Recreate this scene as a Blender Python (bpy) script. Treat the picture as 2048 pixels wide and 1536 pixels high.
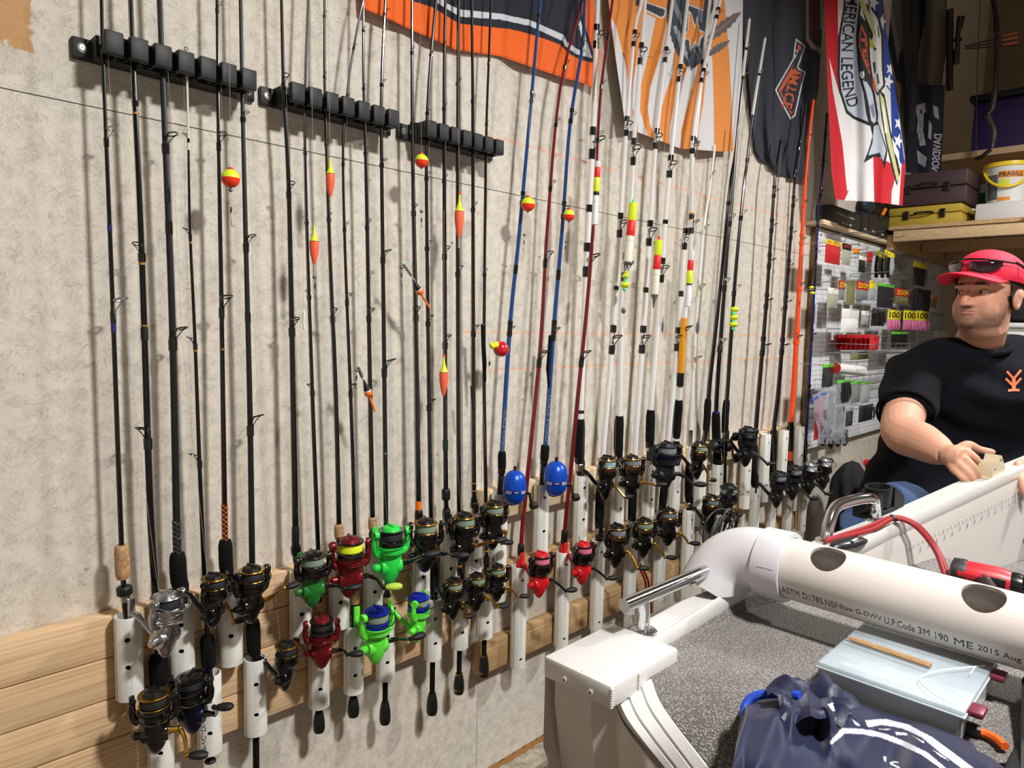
import bpy, bmesh, math, random
import numpy as np
from mathutils import Vector, Matrix

for o in list(bpy.data.objects): bpy.data.objects.remove(o)
C = bpy.context.scene.collection
random.seed(7)
PI = math.pi

# ------------------------------------------------------------------ camera
CAMH = 1.42                                   # camera height above the floor
FPX, CX, CY = 1400.0, 1024.0, 768.0
AX = np.array([[0.70147539, 0.04723911, -0.71112639],
               [-0.71234759, 0.07756487, -0.69752749],
               [0.02220785, 0.99586754, 0.08806051]])   # world = AX @ camera axes
CAM = np.array([0.0, -1.5, CAMH])
cd = bpy.data.cameras.new('camera'); cam = bpy.data.objects.new('camera', cd); C.objects.link(cam)
cd.sensor_width = 36; cd.lens = 36 * FPX / 2048; cd.clip_start = .01
cam.matrix_world = Matrix([[*AX[0], CAM[0]], [*AX[1], CAM[1]], [*AX[2], CAM[2]], [0, 0, 0, 1]])
bpy.context.scene.camera = cam

# ------------------------------------------------------------------ world, lights, exposure
w = bpy.data.worlds.new('world'); bpy.context.scene.world = w; w.use_nodes = True
w.node_tree.nodes['Background'].inputs[0].default_value = (.9, .93, 1, 1)
w.node_tree.nodes['Background'].inputs[1].default_value = 0
vs = bpy.context.scene.view_settings
vs.view_transform = 'Standard'; vs.look = 'None'; vs.gamma = 1; vs.use_curve_mapping = False
vs.exposure = 0.0
def lamp(name, loc, power, size, col=(1, .985, .96), aim=None):
    l = bpy.data.lights.new(name, 'AREA'); l.shape = 'DISK'; l.size = size; l.energy = power; l.color = col
    o = bpy.data.objects.new(name, l); C.objects.link(o); o.location = loc
    return o
lamp('ceiling_lamp_near_offscreen', (1.0, -2.05, 2.95), 104, .26)
lamp('ceiling_lamp_far_offscreen', (3.45, -1.9, 2.95), 88, .26)

# ------------------------------------------------------------------ back-projection helpers (metres)
def ray(px, py): return AX @ np.array([(px - CX) / FPX, -(py - CY) / FPX, -1.0])
def at_y(px, py, y): v = ray(px, py); return CAM + v * ((y - CAM[1]) / v[1])
def at_x(px, py, x): v = ray(px, py); return CAM + v * ((x - CAM[0]) / v[0])
def at_z(px, py, z): v = ray(px, py); return CAM + v * ((z - CAM[2]) / v[2])
def at_d(px, py, d): return CAM + ray(px, py) * d
def at_pl(px, py, p, n): v = ray(px, py); return CAM + v * (np.dot(np.array(p) - CAM, n) / np.dot(v, n))
def proj(p):
    q = AX.T @ (np.array(p) - CAM); return CX + FPX * q[0] / -q[2], CY - FPX * q[1] / -q[2]
def depth(p): return -(AX.T @ (np.array(p) - CAM))[2]
RIGHT = np.array([.7017, -.7125, 0.]); TOCAM = np.array([-.7139, -.7003, 0.]); UP = np.array([0, 0, 1.])

# ------------------------------------------------------------------ materials
def srgb(r, g=None, b=None):
    if g is None: r, g, b = r
    f = lambda c: (c / 255) / 12.92 if c / 255 <= .04045 else ((c / 255 + .055) / 1.055) ** 2.4
    return (f(r), f(g), f(b), 1)
MATS = {}
def mat(name, col, rough=.5, metal=0, bump=0, bscale=200, var=0, vscale=8, col2=None, spec=.5, coat=0, trans=0, alpha=1, sheen=0, stretch=None, detail=4, bdist=.002):
    if name in MATS: return MATS[name]
    m = bpy.data.materials.new(name); m.use_nodes = True; MATS[name] = m
    nt = m.node_tree; b = nt.nodes['Principled BSDF']
    c = srgb(col) if max(col) > 1.01 else (*col, 1)
    b.inputs['Base Color'].default_value = c
    b.inputs['Roughness'].default_value = rough; b.inputs['Metallic'].default_value = metal
    b.inputs['Specular IOR Level'].default_value = spec; b.inputs['Coat Weight'].default_value = coat
    b.inputs['Transmission Weight'].default_value = trans; b.inputs['Alpha'].default_value = alpha
    b.inputs['Sheen Weight'].default_value = sheen
    tc = None
    def coord(s=None):
        t = nt.nodes.new('ShaderNodeTexCoord'); mp = nt.nodes.new('ShaderNodeMapping')
        nt.links.new(t.outputs['Object'], mp.inputs[0])
        if s: mp.inputs['Scale'].default_value = s
        return mp.outputs[0]
    if var or col2:
        n = nt.nodes.new('ShaderNodeTexNoise'); n.inputs['Scale'].default_value = vscale; n.inputs['Detail'].default_value = detail
        nt.links.new(coord(stretch), n.inputs['Vector'])
        r = nt.nodes.new('ShaderNodeMix'); r.data_type = 'RGBA'
        r.inputs['A'].default_value = c
        r.inputs['B'].default_value = srgb(col2) if col2 else tuple(x * (1 - var) for x in c[:3]) + (1,)
        mr = nt.nodes.new('ShaderNodeMapRange'); mr.inputs[1].default_value = .35; mr.inputs[2].default_value = .65
        nt.links.new(n.outputs[0], mr.inputs[0]); nt.links.new(mr.outputs[0], r.inputs['Factor'])
        nt.links.new(r.outputs['Result'], b.inputs['Base Color'])
    if bump:
        n = nt.nodes.new('ShaderNodeTexNoise'); n.inputs['Scale'].default_value = bscale; n.inputs['Detail'].default_value = 3
        nt.links.new(coord(stretch), n.inputs['Vector'])
        bp = nt.nodes.new('ShaderNodeBump'); bp.inputs['Strength'].default_value = bump; bp.inputs['Distance'].default_value = bdist
        nt.links.new(n.outputs[0], bp.inputs['Height']); nt.links.new(bp.outputs[0], b.inputs['Normal'])
    return m

# ------------------------------------------------------------------ mesh builder
def frame(axis):
    a = np.array(axis, float); a /= np.linalg.norm(a)
    h = np.array([0, 0, 1.]) if abs(a[2]) < .9 else np.array([1., 0, 0])
    u = np.cross(h, a); u /= np.linalg.norm(u); v = np.cross(a, u)
    return u, v, a
class MB:
    def __init__(s): s.v = []; s.f = []; s.mi = []; s.cur = 0
    def add(s, vs, fs):
        k = len(s.v); s.v += [tuple(map(float, p)) for p in vs]
        s.f += [tuple(i + k for i in f) for f in fs]; s.mi += [s.cur] * len(fs); return s
    def m(s, i): s.cur = i; return s
    def box(s, c, size, R=None, bev=0):
        c = np.array(c, float); hx, hy, hz = [t / 2 for t in size]
        if bev:
            bm = bmesh.new(); bmesh.ops.create_cube(bm, size=1)
            for q in bm.verts: q.co = Vector((q.co.x * size[0], q.co.y * size[1], q.co.z * size[2]))
            bmesh.ops.bevel(bm, geom=bm.edges[:], offset=bev, segments=2, profile=.5, affect='EDGES')
            bm.verts.ensure_lookup_table(); bm.verts.index_update()
            P = [np.array(q.co) for q in bm.verts]; F = [[q.index for q in f.verts] for f in bm.faces]; bm.free()
        else:
            P = [np.array([x, y, z]) for x in (-hx, hx) for y in (-hy, hy) for z in (-hz, hz)]
            F = [(0, 1, 3, 2), (4, 6, 7, 5), (0, 4, 5, 1), (2, 3, 7, 6), (0, 2, 6, 4), (1, 5, 7, 3)]
        if R is not None: P = [R @ p for p in P]
        return s.add([p + c for p in P], F)
    def tube(s, path, rad, n=10, cap=True, flat=None):
        path = [np.array(p, float) for p in path]
        if np.isscalar(rad): rad = [rad] * len(path)
        vs = []; u = None
        for i, p in enumerate(path):
            t = path[min(i + 1, len(path) - 1)] - path[max(i - 1, 0)]; t /= (np.linalg.norm(t) + 1e-12)
            if u is None: u, _, _ = frame(t)
            u = u - t * np.dot(u, t); u /= (np.linalg.norm(u) + 1e-12); w_ = np.cross(t, u)
            for k in range(n):
                a = 2 * PI * k / n; vs.append(p + rad[i] * (math.cos(a) * u + math.sin(a) * w_))
        fs = []
        for i in range(len(path) - 1):
            for k in range(n):
                fs.append((i * n + k, i * n + (k + 1) % n, (i + 1) * n + (k + 1) % n, (i + 1) * n + k))
        if cap: fs += [tuple(range(n))[::-1], tuple((len(path) - 1) * n + k for k in range(n))]
        return s.add(vs, fs)
    def lathe(s, prof, org=(0, 0, 0), axis=(0, 0, 1), n=24, cap=True, sc=(1, 1)):
        u, v, a = frame(axis); org = np.array(org, float); vs = []
        for r, h in prof:
            for k in range(n):
                t = 2 * PI * k / n; vs.append(org + a * h + r * (sc[0] * math.cos(t) * u + sc[1] * math.sin(t) * v))
        fs = []
        for i in range(len(prof) - 1):
            for k in range(n): fs.append((i * n + k, i * n + (k + 1) % n, (i + 1) * n + (k + 1) % n, (i + 1) * n + k))
        if cap: fs += [tuple(range(n))[::-1], tuple((len(prof) - 1) * n + k for k in range(n))]
        return s.add(vs, fs)
    def ball(s, c, r, n=14, sc=(1, 1, 1)):
        c = np.array(c, float); vs = []; m_ = n // 2
        for i in range(m_ + 1):
            p = PI * i / m_
            for k in range(n):
                t = 2 * PI * k / n
                vs.append(c + r * np.array([sc[0] * math.sin(p) * math.cos(t), sc[1] * math.sin(p) * math.sin(t), sc[2] * math.cos(p)]))
        fs = [(i * n + k, (i + 1) * n + k, (i + 1) * n + (k + 1) % n, i * n + (k + 1) % n) for i in range(m_) for k in range(n)]
        return s.add(vs, fs)
    def torus(s, c, axis, R, r, n=20, m_=8, sc=(1, 1)):
        u, v, a = frame(axis); c = np.array(c, float); vs = []
        for i in range(n):
            t = 2 * PI * i / n; d = sc[0] * math.cos(t) * u + sc[1] * math.sin(t) * v; dn = math.cos(t) * u + math.sin(t) * v
            for k in range(m_):
                q = 2 * PI * k / m_; vs.append(c + d * R + r * (math.cos(q) * dn + math.sin(q) * a))
        fs = [(i * m_ + k, ((i + 1) % n) * m_ + k, ((i + 1) % n) * m_ + (k + 1) % m_, i * m_ + (k + 1) % m_) for i in range(n) for k in range(m_)]
        return s.add(vs, fs)
    def prism(s, poly, a, b):            # closed outline (list of 3-D points) extruded by vector a->b
        n = len(poly); A = np.array(a, float); B = np.array(b, float)
        vs = [np.array(p) + A for p in poly] + [np.array(p) + B for p in poly]
        return s.add(vs, [tuple(range(n))[::-1], tuple(range(n, 2 * n))] + [(i, (i + 1) % n, n + (i + 1) % n, n + i) for i in range(n)])
    def grid(s, P, flip=False):          # P[i][j] -> points
        r, c = len(P), len(P[0]); fs = []
        for i in range(r - 1):
            for j in range(c - 1):
                q = (i * c + j, i * c + j + 1, (i + 1) * c + j + 1, (i + 1) * c + j); fs.append(q[::-1] if flip else q)
        return s.add([p for row in P for p in row], fs)
    def xf(s, fn): s.v = [tuple(fn(np.array(p))) for p in s.v]; return s
    def mesh(s, name, mats, smooth=35):
        me = bpy.data.meshes.new(name); me.from_pydata(s.v, [], s.f); me.validate()
        for m_ in (mats if isinstance(mats, (list, tuple)) else [mats]): me.materials.append(m_)
        if len(me.polygons) == len(s.mi): me.polygons.foreach_set('material_index', s.mi)
        bm = bmesh.new(); bm.from_mesh(me); bmesh.ops.remove_doubles(bm, verts=bm.verts, dist=1e-6); bmesh.ops.recalc_face_normals(bm, faces=bm.faces); bm.to_mesh(me); bm.free()
        if smooth:
            me.polygons.foreach_set('use_smooth', [True] * len(me.polygons)); me.set_sharp_from_angle(angle=math.radians(smooth))
        return me
    def build(s, name, mats, parent=None, loc=(0, 0, 0), smooth=35):
        return put(name, s.mesh(name, mats, smooth), parent, loc)
def put(name, me, parent=None, loc=(0, 0, 0), rot=None, scale=None):
    o = bpy.data.objects.new(name, me); C.objects.link(o); o.location = loc
    if rot is not None: o.rotation_euler = rot
    if scale is not None: o.scale = (scale,) * 3 if np.isscalar(scale) else scale
    if parent: o.parent = parent
    return o
def thing(name, label, cat, loc=(0, 0, 0), rot=(0, 0, 0), group=None):
    o = bpy.data.objects.new(name, None); C.objects.link(o); o.location = loc; o.rotation_euler = rot
    o.empty_display_size = .02
    return tag(o, label, cat, group)
def tag(o, label=None, cat=None, group=None, kind=None):
    if label: o['label'] = label
    if cat: o['category'] = cat
    if group: o['group'] = group
    if kind: o['kind'] = kind
    return o
def lerp(a, b, t): return np.array(a, float) * (1 - t) + np.array(b, float) * t
def curve(pts, n=8):                          # Catmull-Rom through points
    P = [np.array(p, float) for p in pts]; out = []
    for i in range(len(P) - 1):
        a, b, c, d = P[max(i - 1, 0)], P[i], P[i + 1], P[min(i + 2, len(P) - 1)]
        for k in range(n):
            t = k / n; out.append(.5 * ((2 * b) + (c - a) * t + (2 * a - 5 * b + 4 * c - d) * t * t + (3 * b - a - 3 * c + d) * t ** 3))
    return out + [P[-1]]
_tc = {}
def text_tris(s, bold=False):                 # flat lettering as 2-D triangles, height of capitals ~ .7
    if s in _tc: return _tc[s]
    c = bpy.data.curves.new('t', 'FONT'); c.body = s; c.resolution_u = 3; c.offset = .015 if bold else 0
    o = bpy.data.objects.new('t', c); C.objects.link(o)
    dg = bpy.context.evaluated_depsgraph_get(); me = bpy.data.meshes.new_from_object(o.evaluated_get(dg))
    me.calc_loop_triangles()
    V = np.array([v.co[:2] for v in me.vertices]) if len(me.vertices) else np.zeros((0, 2)); T = [tuple(t.vertices) for t in me.loop_triangles]
    bpy.data.objects.remove(o); bpy.data.curves.remove(c); bpy.data.meshes.remove(me)
    _tc[s] = (V, T); return V, T
def lettering(s, fn, bold=True):              # fn(x,y) in text units (x 0..1 along, y 0..1 up) -> 3-D point
    V, T = text_tris(s, bold)
    lo, hi = V.min(0), V.max(0); W = (V - lo) / (hi - lo)
    return MB().add([fn(x, y) for x, y in W], T)
# ================================================================== the room
def wall_material():
    m = bpy.data.materials.new('painted_osb'); m.use_nodes = True; nt = m.node_tree; N = nt.nodes.new; L = nt.links.new
    b = nt.nodes['Principled BSDF']; b.inputs['Roughness'].default_value = .62; b.inputs['Specular IOR Level'].default_value = .3
    t = N('ShaderNodeTexCoord')
    def strands(rot, sc, seed, lo, hi, dist=1.6):       # short sharp strand ridges lying at one angle
        m0 = N('ShaderNodeMapping'); m0.inputs['Rotation'].default_value = (0, rot, 0); L(t.outputs['Object'], m0.inputs[0])
        mp = N('ShaderNodeMapping'); mp.inputs['Scale'].default_value = (sc, sc, sc * .12)
        mp.inputs['Location'].default_value = (seed, seed * 2, seed * 3)
        L(m0.outputs[0], mp.inputs[0])
        n = N('ShaderNodeTexNoise'); n.inputs['Scale'].default_value = 1; n.inputs['Detail'].default_value = 5; n.inputs['Roughness'].default_value = .62; n.inputs['Distortion'].default_value = dist
        L(mp.outputs[0], n.inputs[0])
        r = N('ShaderNodeMath'); r.operation = 'SUBTRACT'; r.inputs[1].default_value = .5; L(n.outputs[0], r.inputs[0])
        a = N('ShaderNodeMath'); a.operation = 'ABSOLUTE'; L(r.outputs[0], a.inputs[0])
        q = N('ShaderNodeMapRange'); q.inputs[1].default_value = lo; q.inputs[2].default_value = hi; q.inputs[3].default_value = 1; q.inputs[4].default_value = 0
        L(a.outputs[0], q.inputs[0]); return q.outputs[0], n.outputs[0]
    def patch(sc, seed, lo, hi):
        mp = N('ShaderNodeMapping'); mp.inputs['Location'].default_value = (seed, 0, seed * 1.7); L(t.outputs['Object'], mp.inputs[0])
        n = N('ShaderNodeTexNoise'); n.inputs['Scale'].default_value = sc; n.inputs['Detail'].default_value = 3; L(mp.outputs[0], n.inputs[0])
        q = N('ShaderNodeMapRange'); q.inputs[1].default_value = lo; q.inputs[2].default_value = hi; L(n.outputs[0], q.inputs[0]); return q.outputs[0]
    def op(o, x, y):
        k = N('ShaderNodeMath'); k.operation = o
        for i, z in enumerate((x, y)):
            if z is None: continue
            if isinstance(z, (int, float)): k.inputs[i].default_value = z
            else: L(z, k.inputs[i])
        return k.outputs[0]
    cracks = None; relief = None
    for rot, sc, seed, ps in ((.7, 150, 3, 30), (-.9, 130, 11, 26), (2.2, 170, 5, 34), (.1, 140, 17, 28), (1.45, 160, 23, 31), (-.35, 190, 29, 38)):
        c, n = strands(rot, sc, seed, .003, .022); pm = patch(ps, seed * 1.3, .5, .64)
        c = op('MULTIPLY', c, pm); cracks = c if cracks is None else op('MAXIMUM', cracks, c)
        nn = op('MULTIPLY', n, pm); relief = nn if relief is None else op('ADD', relief, nn)
    tone = patch(2.3, 40, .3, .7)
    mx = N('ShaderNodeMix'); mx.data_type = 'RGBA'; mx.inputs['A'].default_value = srgb(221, 210, 196); mx.inputs['B'].default_value = srgb(213, 207, 194); L(tone, mx.inputs['Factor'])
    blot = patch(14, 60, .56, .78); mx2 = N('ShaderNodeMix'); mx2.data_type = 'RGBA'; mx2.inputs['B'].default_value = srgb(200, 188, 170)
    L(mx.outputs['Result'], mx2.inputs['A']); L(op('MULTIPLY', blot, .38), mx2.inputs['Factor'])
    mx3 = N('ShaderNodeMix'); mx3.data_type = 'RGBA'; mx3.inputs['B'].default_value = srgb(88, 76, 62); L(mx2.outputs['Result'], mx3.inputs['A']); L(op('MULTIPLY', cracks, .55), mx3.inputs['Factor'])
    # dark specks (nail heads, knots)
    vo = N('ShaderNodeTexVoronoi'); vo.inputs['Scale'].default_value = 9; L(t.outputs['Object'], vo.inputs['Vector'])
    sp = N('ShaderNodeMapRange'); sp.inputs[1].default_value = .022; sp.inputs[2].default_value = .05; sp.inputs[3].default_value = .7; sp.inputs[4].default_value = 0; L(vo.outputs['Distance'], sp.inputs[0])
    mx4 = N('ShaderNodeMix'); mx4.data_type = 'RGBA'; mx4.inputs['B'].default_value = srgb(70, 60, 50); L(mx3.outputs['Result'], mx4.inputs['A']); L(sp.outputs[0], mx4.inputs['Factor'])
    cur = mx4.outputs['Result']
    sx = N('ShaderNodeSeparateXYZ'); L(t.outputs['Object'], sx.inputs[0])
    jit = patch(45, 80, .3, .7)
    # bare brown patches where the paint is missing (x, z, half sizes)
    for px, py, rx, rz in ((4, 30, .045, .05), (1412, 412, .035, .05)):
        p = at_y(px, py, 0)
        dx = op('DIVIDE', op('ABSOLUTE', op('SUBTRACT', sx.outputs[0], float(p[0])), None), rx)
        dz = op('DIVIDE', op('ABSOLUTE', op('SUBTRACT', sx.outputs[2], float(p[2])), None), rz)
        d = op('ADD', op('MAXIMUM', dx, dz), op('MULTIPLY', jit, .5))
        k = N('ShaderNodeMapRange'); k.inputs[1].default_value = 1.12; k.inputs[2].default_value = 1.2; k.inputs[3].default_value = .85 if px < 50 else .5; k.inputs[4].default_value = 0; L(d, k.inputs[0])
        mxp = N('ShaderNodeMix'); mxp.data_type = 'RGBA'; mxp.inputs['B'].default_value = srgb(190, 138, 72); L(cur, mxp.inputs['A']); L(k.outputs[0], mxp.inputs['Factor']); cur = mxp.outputs['Result']
    # orange chalk lines snapped on the wall
    for (x0, y0), (x1, y1) in (((975, 270), (1610, 446)), ((925, 664), (1615, 672)), ((975, 740), (1615, 714))):
        a, e = at_y(x0, y0, 0), at_y(x1, y1, 0); sl = (e[2] - a[2]) / (e[0] - a[0])
        z = op('ADD', op('MULTIPLY', op('SUBTRACT', sx.outputs[0], float(a[0])), float(sl)), float(a[2]))
        d = op('ABSOLUTE', op('SUBTRACT', sx.outputs[2], z), None)
        k = N('ShaderNodeMapRange'); k.inputs[1].default_value = .0012; k.inputs[2].default_value = .006; k.inputs[3].default_value = .8; k.inputs[4].default_value = 0; L(d, k.inputs[0])
        f = op('MULTIPLY', op('MULTIPLY', k.outputs[0], op('GREATER_THAN', sx.outputs[0], float(a[0]))), op('ADD', op('MULTIPLY', jit, .6), .25))
        mxp = N('ShaderNodeMix'); mxp.data_type = 'RGBA'; mxp.inputs['B'].default_value = srgb(246, 160, 110); L(cur, mxp.inputs['A']); L(f, mxp.inputs['Factor']); cur = mxp.outputs['Result']
    L(cur, b.inputs['Base Color'])
    bp = N('ShaderNodeBump'); bp.inputs['Strength'].default_value = .26; bp.inputs['Distance'].default_value = .004
    fine = N('ShaderNodeTexNoise'); fine.inputs['Scale'].default_value = 260; L(t.outputs['Object'], fine.inputs[0])
    h = op('SUBTRACT', op('ADD', op('MULTIPLY', relief, .55), op('MULTIPLY', fine.outputs[0], .12)), op('MULTIPLY', cracks, .4))
    L(h, bp.inputs['Height']); L(bp.outputs[0], b.inputs['Normal'])
    return m
OSB = wall_material()
SEAM_Z = float(at_y(800, 340.5, 0)[2]); VSEAM_X = float(at_y(972, 480, 0)[0])
BASE_Z = float(at_y(1085, 1470, 0)[2])
WX0, WX1, WT = -2.2, 7.2, 4.3
wl = thing('wall_left', None, None); wl['kind'] = 'structure'
g = .0022
for x0, x1, z0, z1 in ((WX0, VSEAM_X - g / 2, BASE_Z, SEAM_Z - g), (VSEAM_X + g / 2, WX1, BASE_Z, SEAM_Z - g), (WX0, WX1, SEAM_Z, WT)):
    MB().box(((x0 + x1) / 2, .006, (z0 + z1) / 2), (x1 - x0, .012, z1 - z0)).build('panel', OSB, wl)
MB().box(((WX0 + WX1) / 2, .06, WT / 2), (WX1 - WX0, .03, WT)).build('backing', mat('stud_wood', (150, 116, 78), .9), wl)
# ragged bare edge at the foot of the boards and the concrete kerb below
mb = MB(); n = 160; P = []
for i in range(n + 1):
    x = 0.2 + 2.2 * i / n; P.append([(x, -.002, BASE_Z - .004 + .008 * random.random()), (x, -.006 - .008 * random.random(), BASE_Z - .012), (x, -.002, BASE_Z - .03)])
mb.grid(P); tag(mb.build('trim_1', mat('raw_edge', (140, 96, 48), .9, bump=.5, bscale=120)), kind='structure')
KERB = mat('kerb', (138, 128, 110), .9, bump=.8, bscale=60, col2=(176, 168, 150), vscale=30, bdist=.01)
tag(MB().box(((WX0 + WX1) / 2, -.045, (BASE_Z - .03) / 2 - .0), (WX1 - WX0, .11, BASE_Z - .04), bev=.012).build('trim_2', KERB), kind='structure')
FLOOR = mat('floor_concrete', (112, 92, 74), .85, bump=.5, bscale=40, col2=(92, 80, 68), vscale=6)
tag(MB().box((2.5, -2.6, -.05), (9.6, 5.4, .1)).build('floor', FLOOR), kind='structure')
PLY = mat('back_wall_paint', (150, 134, 112), .8, bump=.2, bscale=50, col2=(132, 116, 96), vscale=3)
tag(MB().box((7.25, -2.6, WT / 2), (.1, 5.3, WT)).build('wall_back', PLY), kind='structure')
WHT = mat('plain_wall', (214, 210, 202), .8)
tag(MB().box((2.5, -5.2, WT / 2), (9.6, .1, WT)).build('wall_right', WHT), kind='structure')
tag(MB().box((-2.25, -2.6, WT / 2), (.1, 5.3, WT)).build('wall_front', WHT), kind='structure')
tag(MB().box((2.5, -2.6, WT + .05), (9.6, 5.4, .1)).build('ceiling', mat('ceiling_paint', (224, 220, 214), .85)), kind='structure')

# ------------------------------------------------------------------ timber on the wall
def wood(name, c1, c2, knots=True):
    m = bpy.data.materials.new(name); m.use_nodes = True; nt = m.node_tree; N = nt.nodes.new; L = nt.links.new
    b = nt.nodes['Principled BSDF']; b.inputs['Roughness'].default_value = .6; b.inputs['Specular IOR Level'].default_value = .25
    t = N('ShaderNodeTexCoord'); oi = N('ShaderNodeObjectInfo'); mp = N('ShaderNodeMapping'); mp.inputs['Scale'].default_value = (1.6, 30, 58)
    cb = N('ShaderNodeCombineXYZ'); k = N('ShaderNodeMath'); k.operation = 'MULTIPLY'; k.inputs[1].default_value = 37; L(oi.outputs['Random'], k.inputs[0]); L(k.outputs[0], cb.inputs[0]); L(k.outputs[0], cb.inputs[2])
    L(cb.outputs[0], mp.inputs['Location']); L(t.outputs['Object'], mp.inputs[0])
    n = N('ShaderNodeTexNoise'); n.inputs['Scale'].default_value = 2.2; n.inputs['Detail'].default_value = 6; n.inputs['Distortion'].default_value = .7; L(mp.outputs[0], n.inputs[0])
    w_ = N('ShaderNodeTexWave'); w_.wave_type = 'BANDS'; w_.bands_direction = 'Z'; w_.inputs['Scale'].default_value = .55; w_.inputs['Distortion'].default_value = 5; w_.inputs['Detail'].default_value = 3; L(mp.outputs[0], w_.inputs[0])
    ad = N('ShaderNodeMath'); ad.operation = 'ADD'; L(n.outputs[0], ad.inputs[0]); m2 = N('ShaderNodeMath'); m2.operation = 'MULTIPLY'; m2.inputs[1].default_value = .2; L(w_.outputs['Fac'], m2.inputs[0]); L(m2.outputs[0], ad.inputs[1])
    r = N('ShaderNodeMapRange'); r.inputs[1].default_value = .45; r.inputs[2].default_value = 1.0; L(ad.outputs[0], r.inputs[0])
    mx = N('ShaderNodeMix'); mx.data_type = 'RGBA'; mx.inputs['A'].default_value = srgb(c1); mx.inputs['B'].default_value = srgb(c2); L(r.outputs[0], mx.inputs['Factor'])
    vo = N('ShaderNodeTexVoronoi'); vo.inputs['Scale'].default_value = 1; mv = N('ShaderNodeMapping'); mv.inputs['Scale'].default_value = (3.4, 3, 7); L(cb.outputs[0], mv.inputs['Location']); L(t.outputs['Object'], mv.inputs[0]); L(mv.outputs[0], vo.inputs['Vector'])
    kr = N('ShaderNodeMapRange'); kr.inputs[1].default_value = .04; kr.inputs[2].default_value = .1; kr.inputs[3].default_value = .75; kr.inputs[4].default_value = 0; L(vo.outputs['Distance'], kr.inputs[0])
    mk = N('ShaderNodeMix'); mk.data_type = 'RGBA'; mk.inputs['B'].default_value = srgb(96, 62, 34); L(mx.outputs['Result'], mk.inputs['A']); L(kr.outputs[0], mk.inputs['Factor'])
    L(mk.outputs['Result'], b.inputs['Base Color'])
    bp = N('ShaderNodeBump'); bp.inputs['Strength'].default_value = .15; bp.inputs['Distance'].default_value = .002; L(n.outputs[0], bp.inputs['Height']); L(bp.outputs[0], b.inputs['Normal'])
    return m
PINE = wood('pine', (226, 194, 154), (194, 154, 112)); PINE2 = wood('pine_pale', (228, 206, 172), (200, 170, 130)); OLDPINE = wood('pine_worn', (196, 162, 118), (142, 110, 74))
PANEL_TOP = CAMH - .583
tp = thing('trim_3', None, None); tp['kind'] = 'structure'
for i in range(4):
    z1 = PANEL_TOP - i * .0838; x1 = 1.36 - .02 * (i % 2)
    MB().box(((WX0 + x1) / 2, -.0195, z1 - .0409), (x1 - WX0, .037, .0818), bev=.003).build('plank', PINE, tp)
for k, (zt, zb, xa, xb, mt) in enumerate(((-.496, -.59, 1.385, 3.66, PINE2), (-.735, -.846, 1.39, 3.66, OLDPINE), (-.966, -1.06, 1.38, 3.66, OLDPINE))):
    tag(MB().box(((xa + xb) / 2, -.0195, CAMH + (zt + zb) / 2), (xb - xa, .037, zt - zb), bev=.003).build('trim_%d' % (4 + k), mt), kind='structure')

SCREW = mat('screw_zinc', (186, 190, 170), .35, .8)
# ================================================================== PVC pipe rod holders
PVC = mat('pvc_white', (226, 224, 216), .38, var=.06, vscale=30); PVCIN = mat('pvc_inside', (196, 192, 182), .5)
INK = mat('black_ink', (34, 32, 32), .7); PENCIL_LINE = mat('grey_print', (120, 116, 112), .7)
PR = .0245; PY = -.064
ROWS = {'UL': (-.579, -.744), 'LL': (-.75, -.923), 'UR': (-.501, -.825), 'LR': (-.743, -1.063)}
def cut(mesh, cutters, name, mats):
    o = bpy.data.objects.new('tmp', mesh); C.objects.link(o); cs = []
    for cm in cutters:
        c = bpy.data.objects.new('tmpc', cm); C.objects.link(c); cs.append(c)
        md = o.modifiers.new('b', 'BOOLEAN'); md.object = c; md.operation = 'DIFFERENCE'; md.solver = 'EXACT'
    dg = bpy.context.evaluated_depsgraph_get(); dg.update()
    me = bpy.data.meshes.new_from_object(o.evaluated_get(dg)); me.name = name
    for c in cs: bpy.data.objects.remove(c)
    bpy.data.objects.remove(o)
    me.polygons.foreach_set('use_smooth', [True] * len(me.polygons)); me.set_sharp_from_angle(angle=math.radians(40))
    return me
HDIR = TOCAM * math.cos(.42) + RIGHT * math.sin(.42)
PIPE_ME = {}
for key, (zt_, zb_) in ROWS.items():
    h = zt_ - zb_; m_ = MB(); r0, r1 = PR, PR - .0042
    m_.lathe([(r1, 0), (r0 - .0008, 0), (r0, .0008), (r0, h - .0012), (r0 - .001, h), (r1 + .0005, h), (r1, h - .0006), (r1, 0)], n=40, cap=False)
    hs = {'UL': (.42 * h / 1, .75 * h), 'LL': (.3 * h, .7 * h), 'UR': (.25 * h, .55 * h, .88 * h), 'LR': (.1 * h, .88 * h)}[key]
    cut_ = [MB().lathe([(.0052, 0), (.0052, .05)], (HDIR[0] * .004, HDIR[1] * .004, z), HDIR, n=16).mesh('c', PVC, 0) for z in hs]
    PIPE_ME[key] = cut(m_.mesh('pipe', PVC), cut_, 'pipe_body', PVC)
def on_pipe(s, x, z0, z1, ang, rad=PR, hgt=None, bold=False, up=True):   # lettering that runs up a vertical pipe, wrapped on it
    hgt = hgt or .012
    def fn(u, v):
        a = ang + (.5 - v) * hgt / rad * (-1 if up else 1); d = TOCAM * math.cos(a) + RIGHT * math.sin(a)
        return np.array([0, 0, 0]) + d * (rad + .0004) + UP * ((z0 + (z1 - z0) * u) if up else (z1 + (z0 - z1) * u))
    return lettering(s, fn, bold)
PIPES = {}
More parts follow.
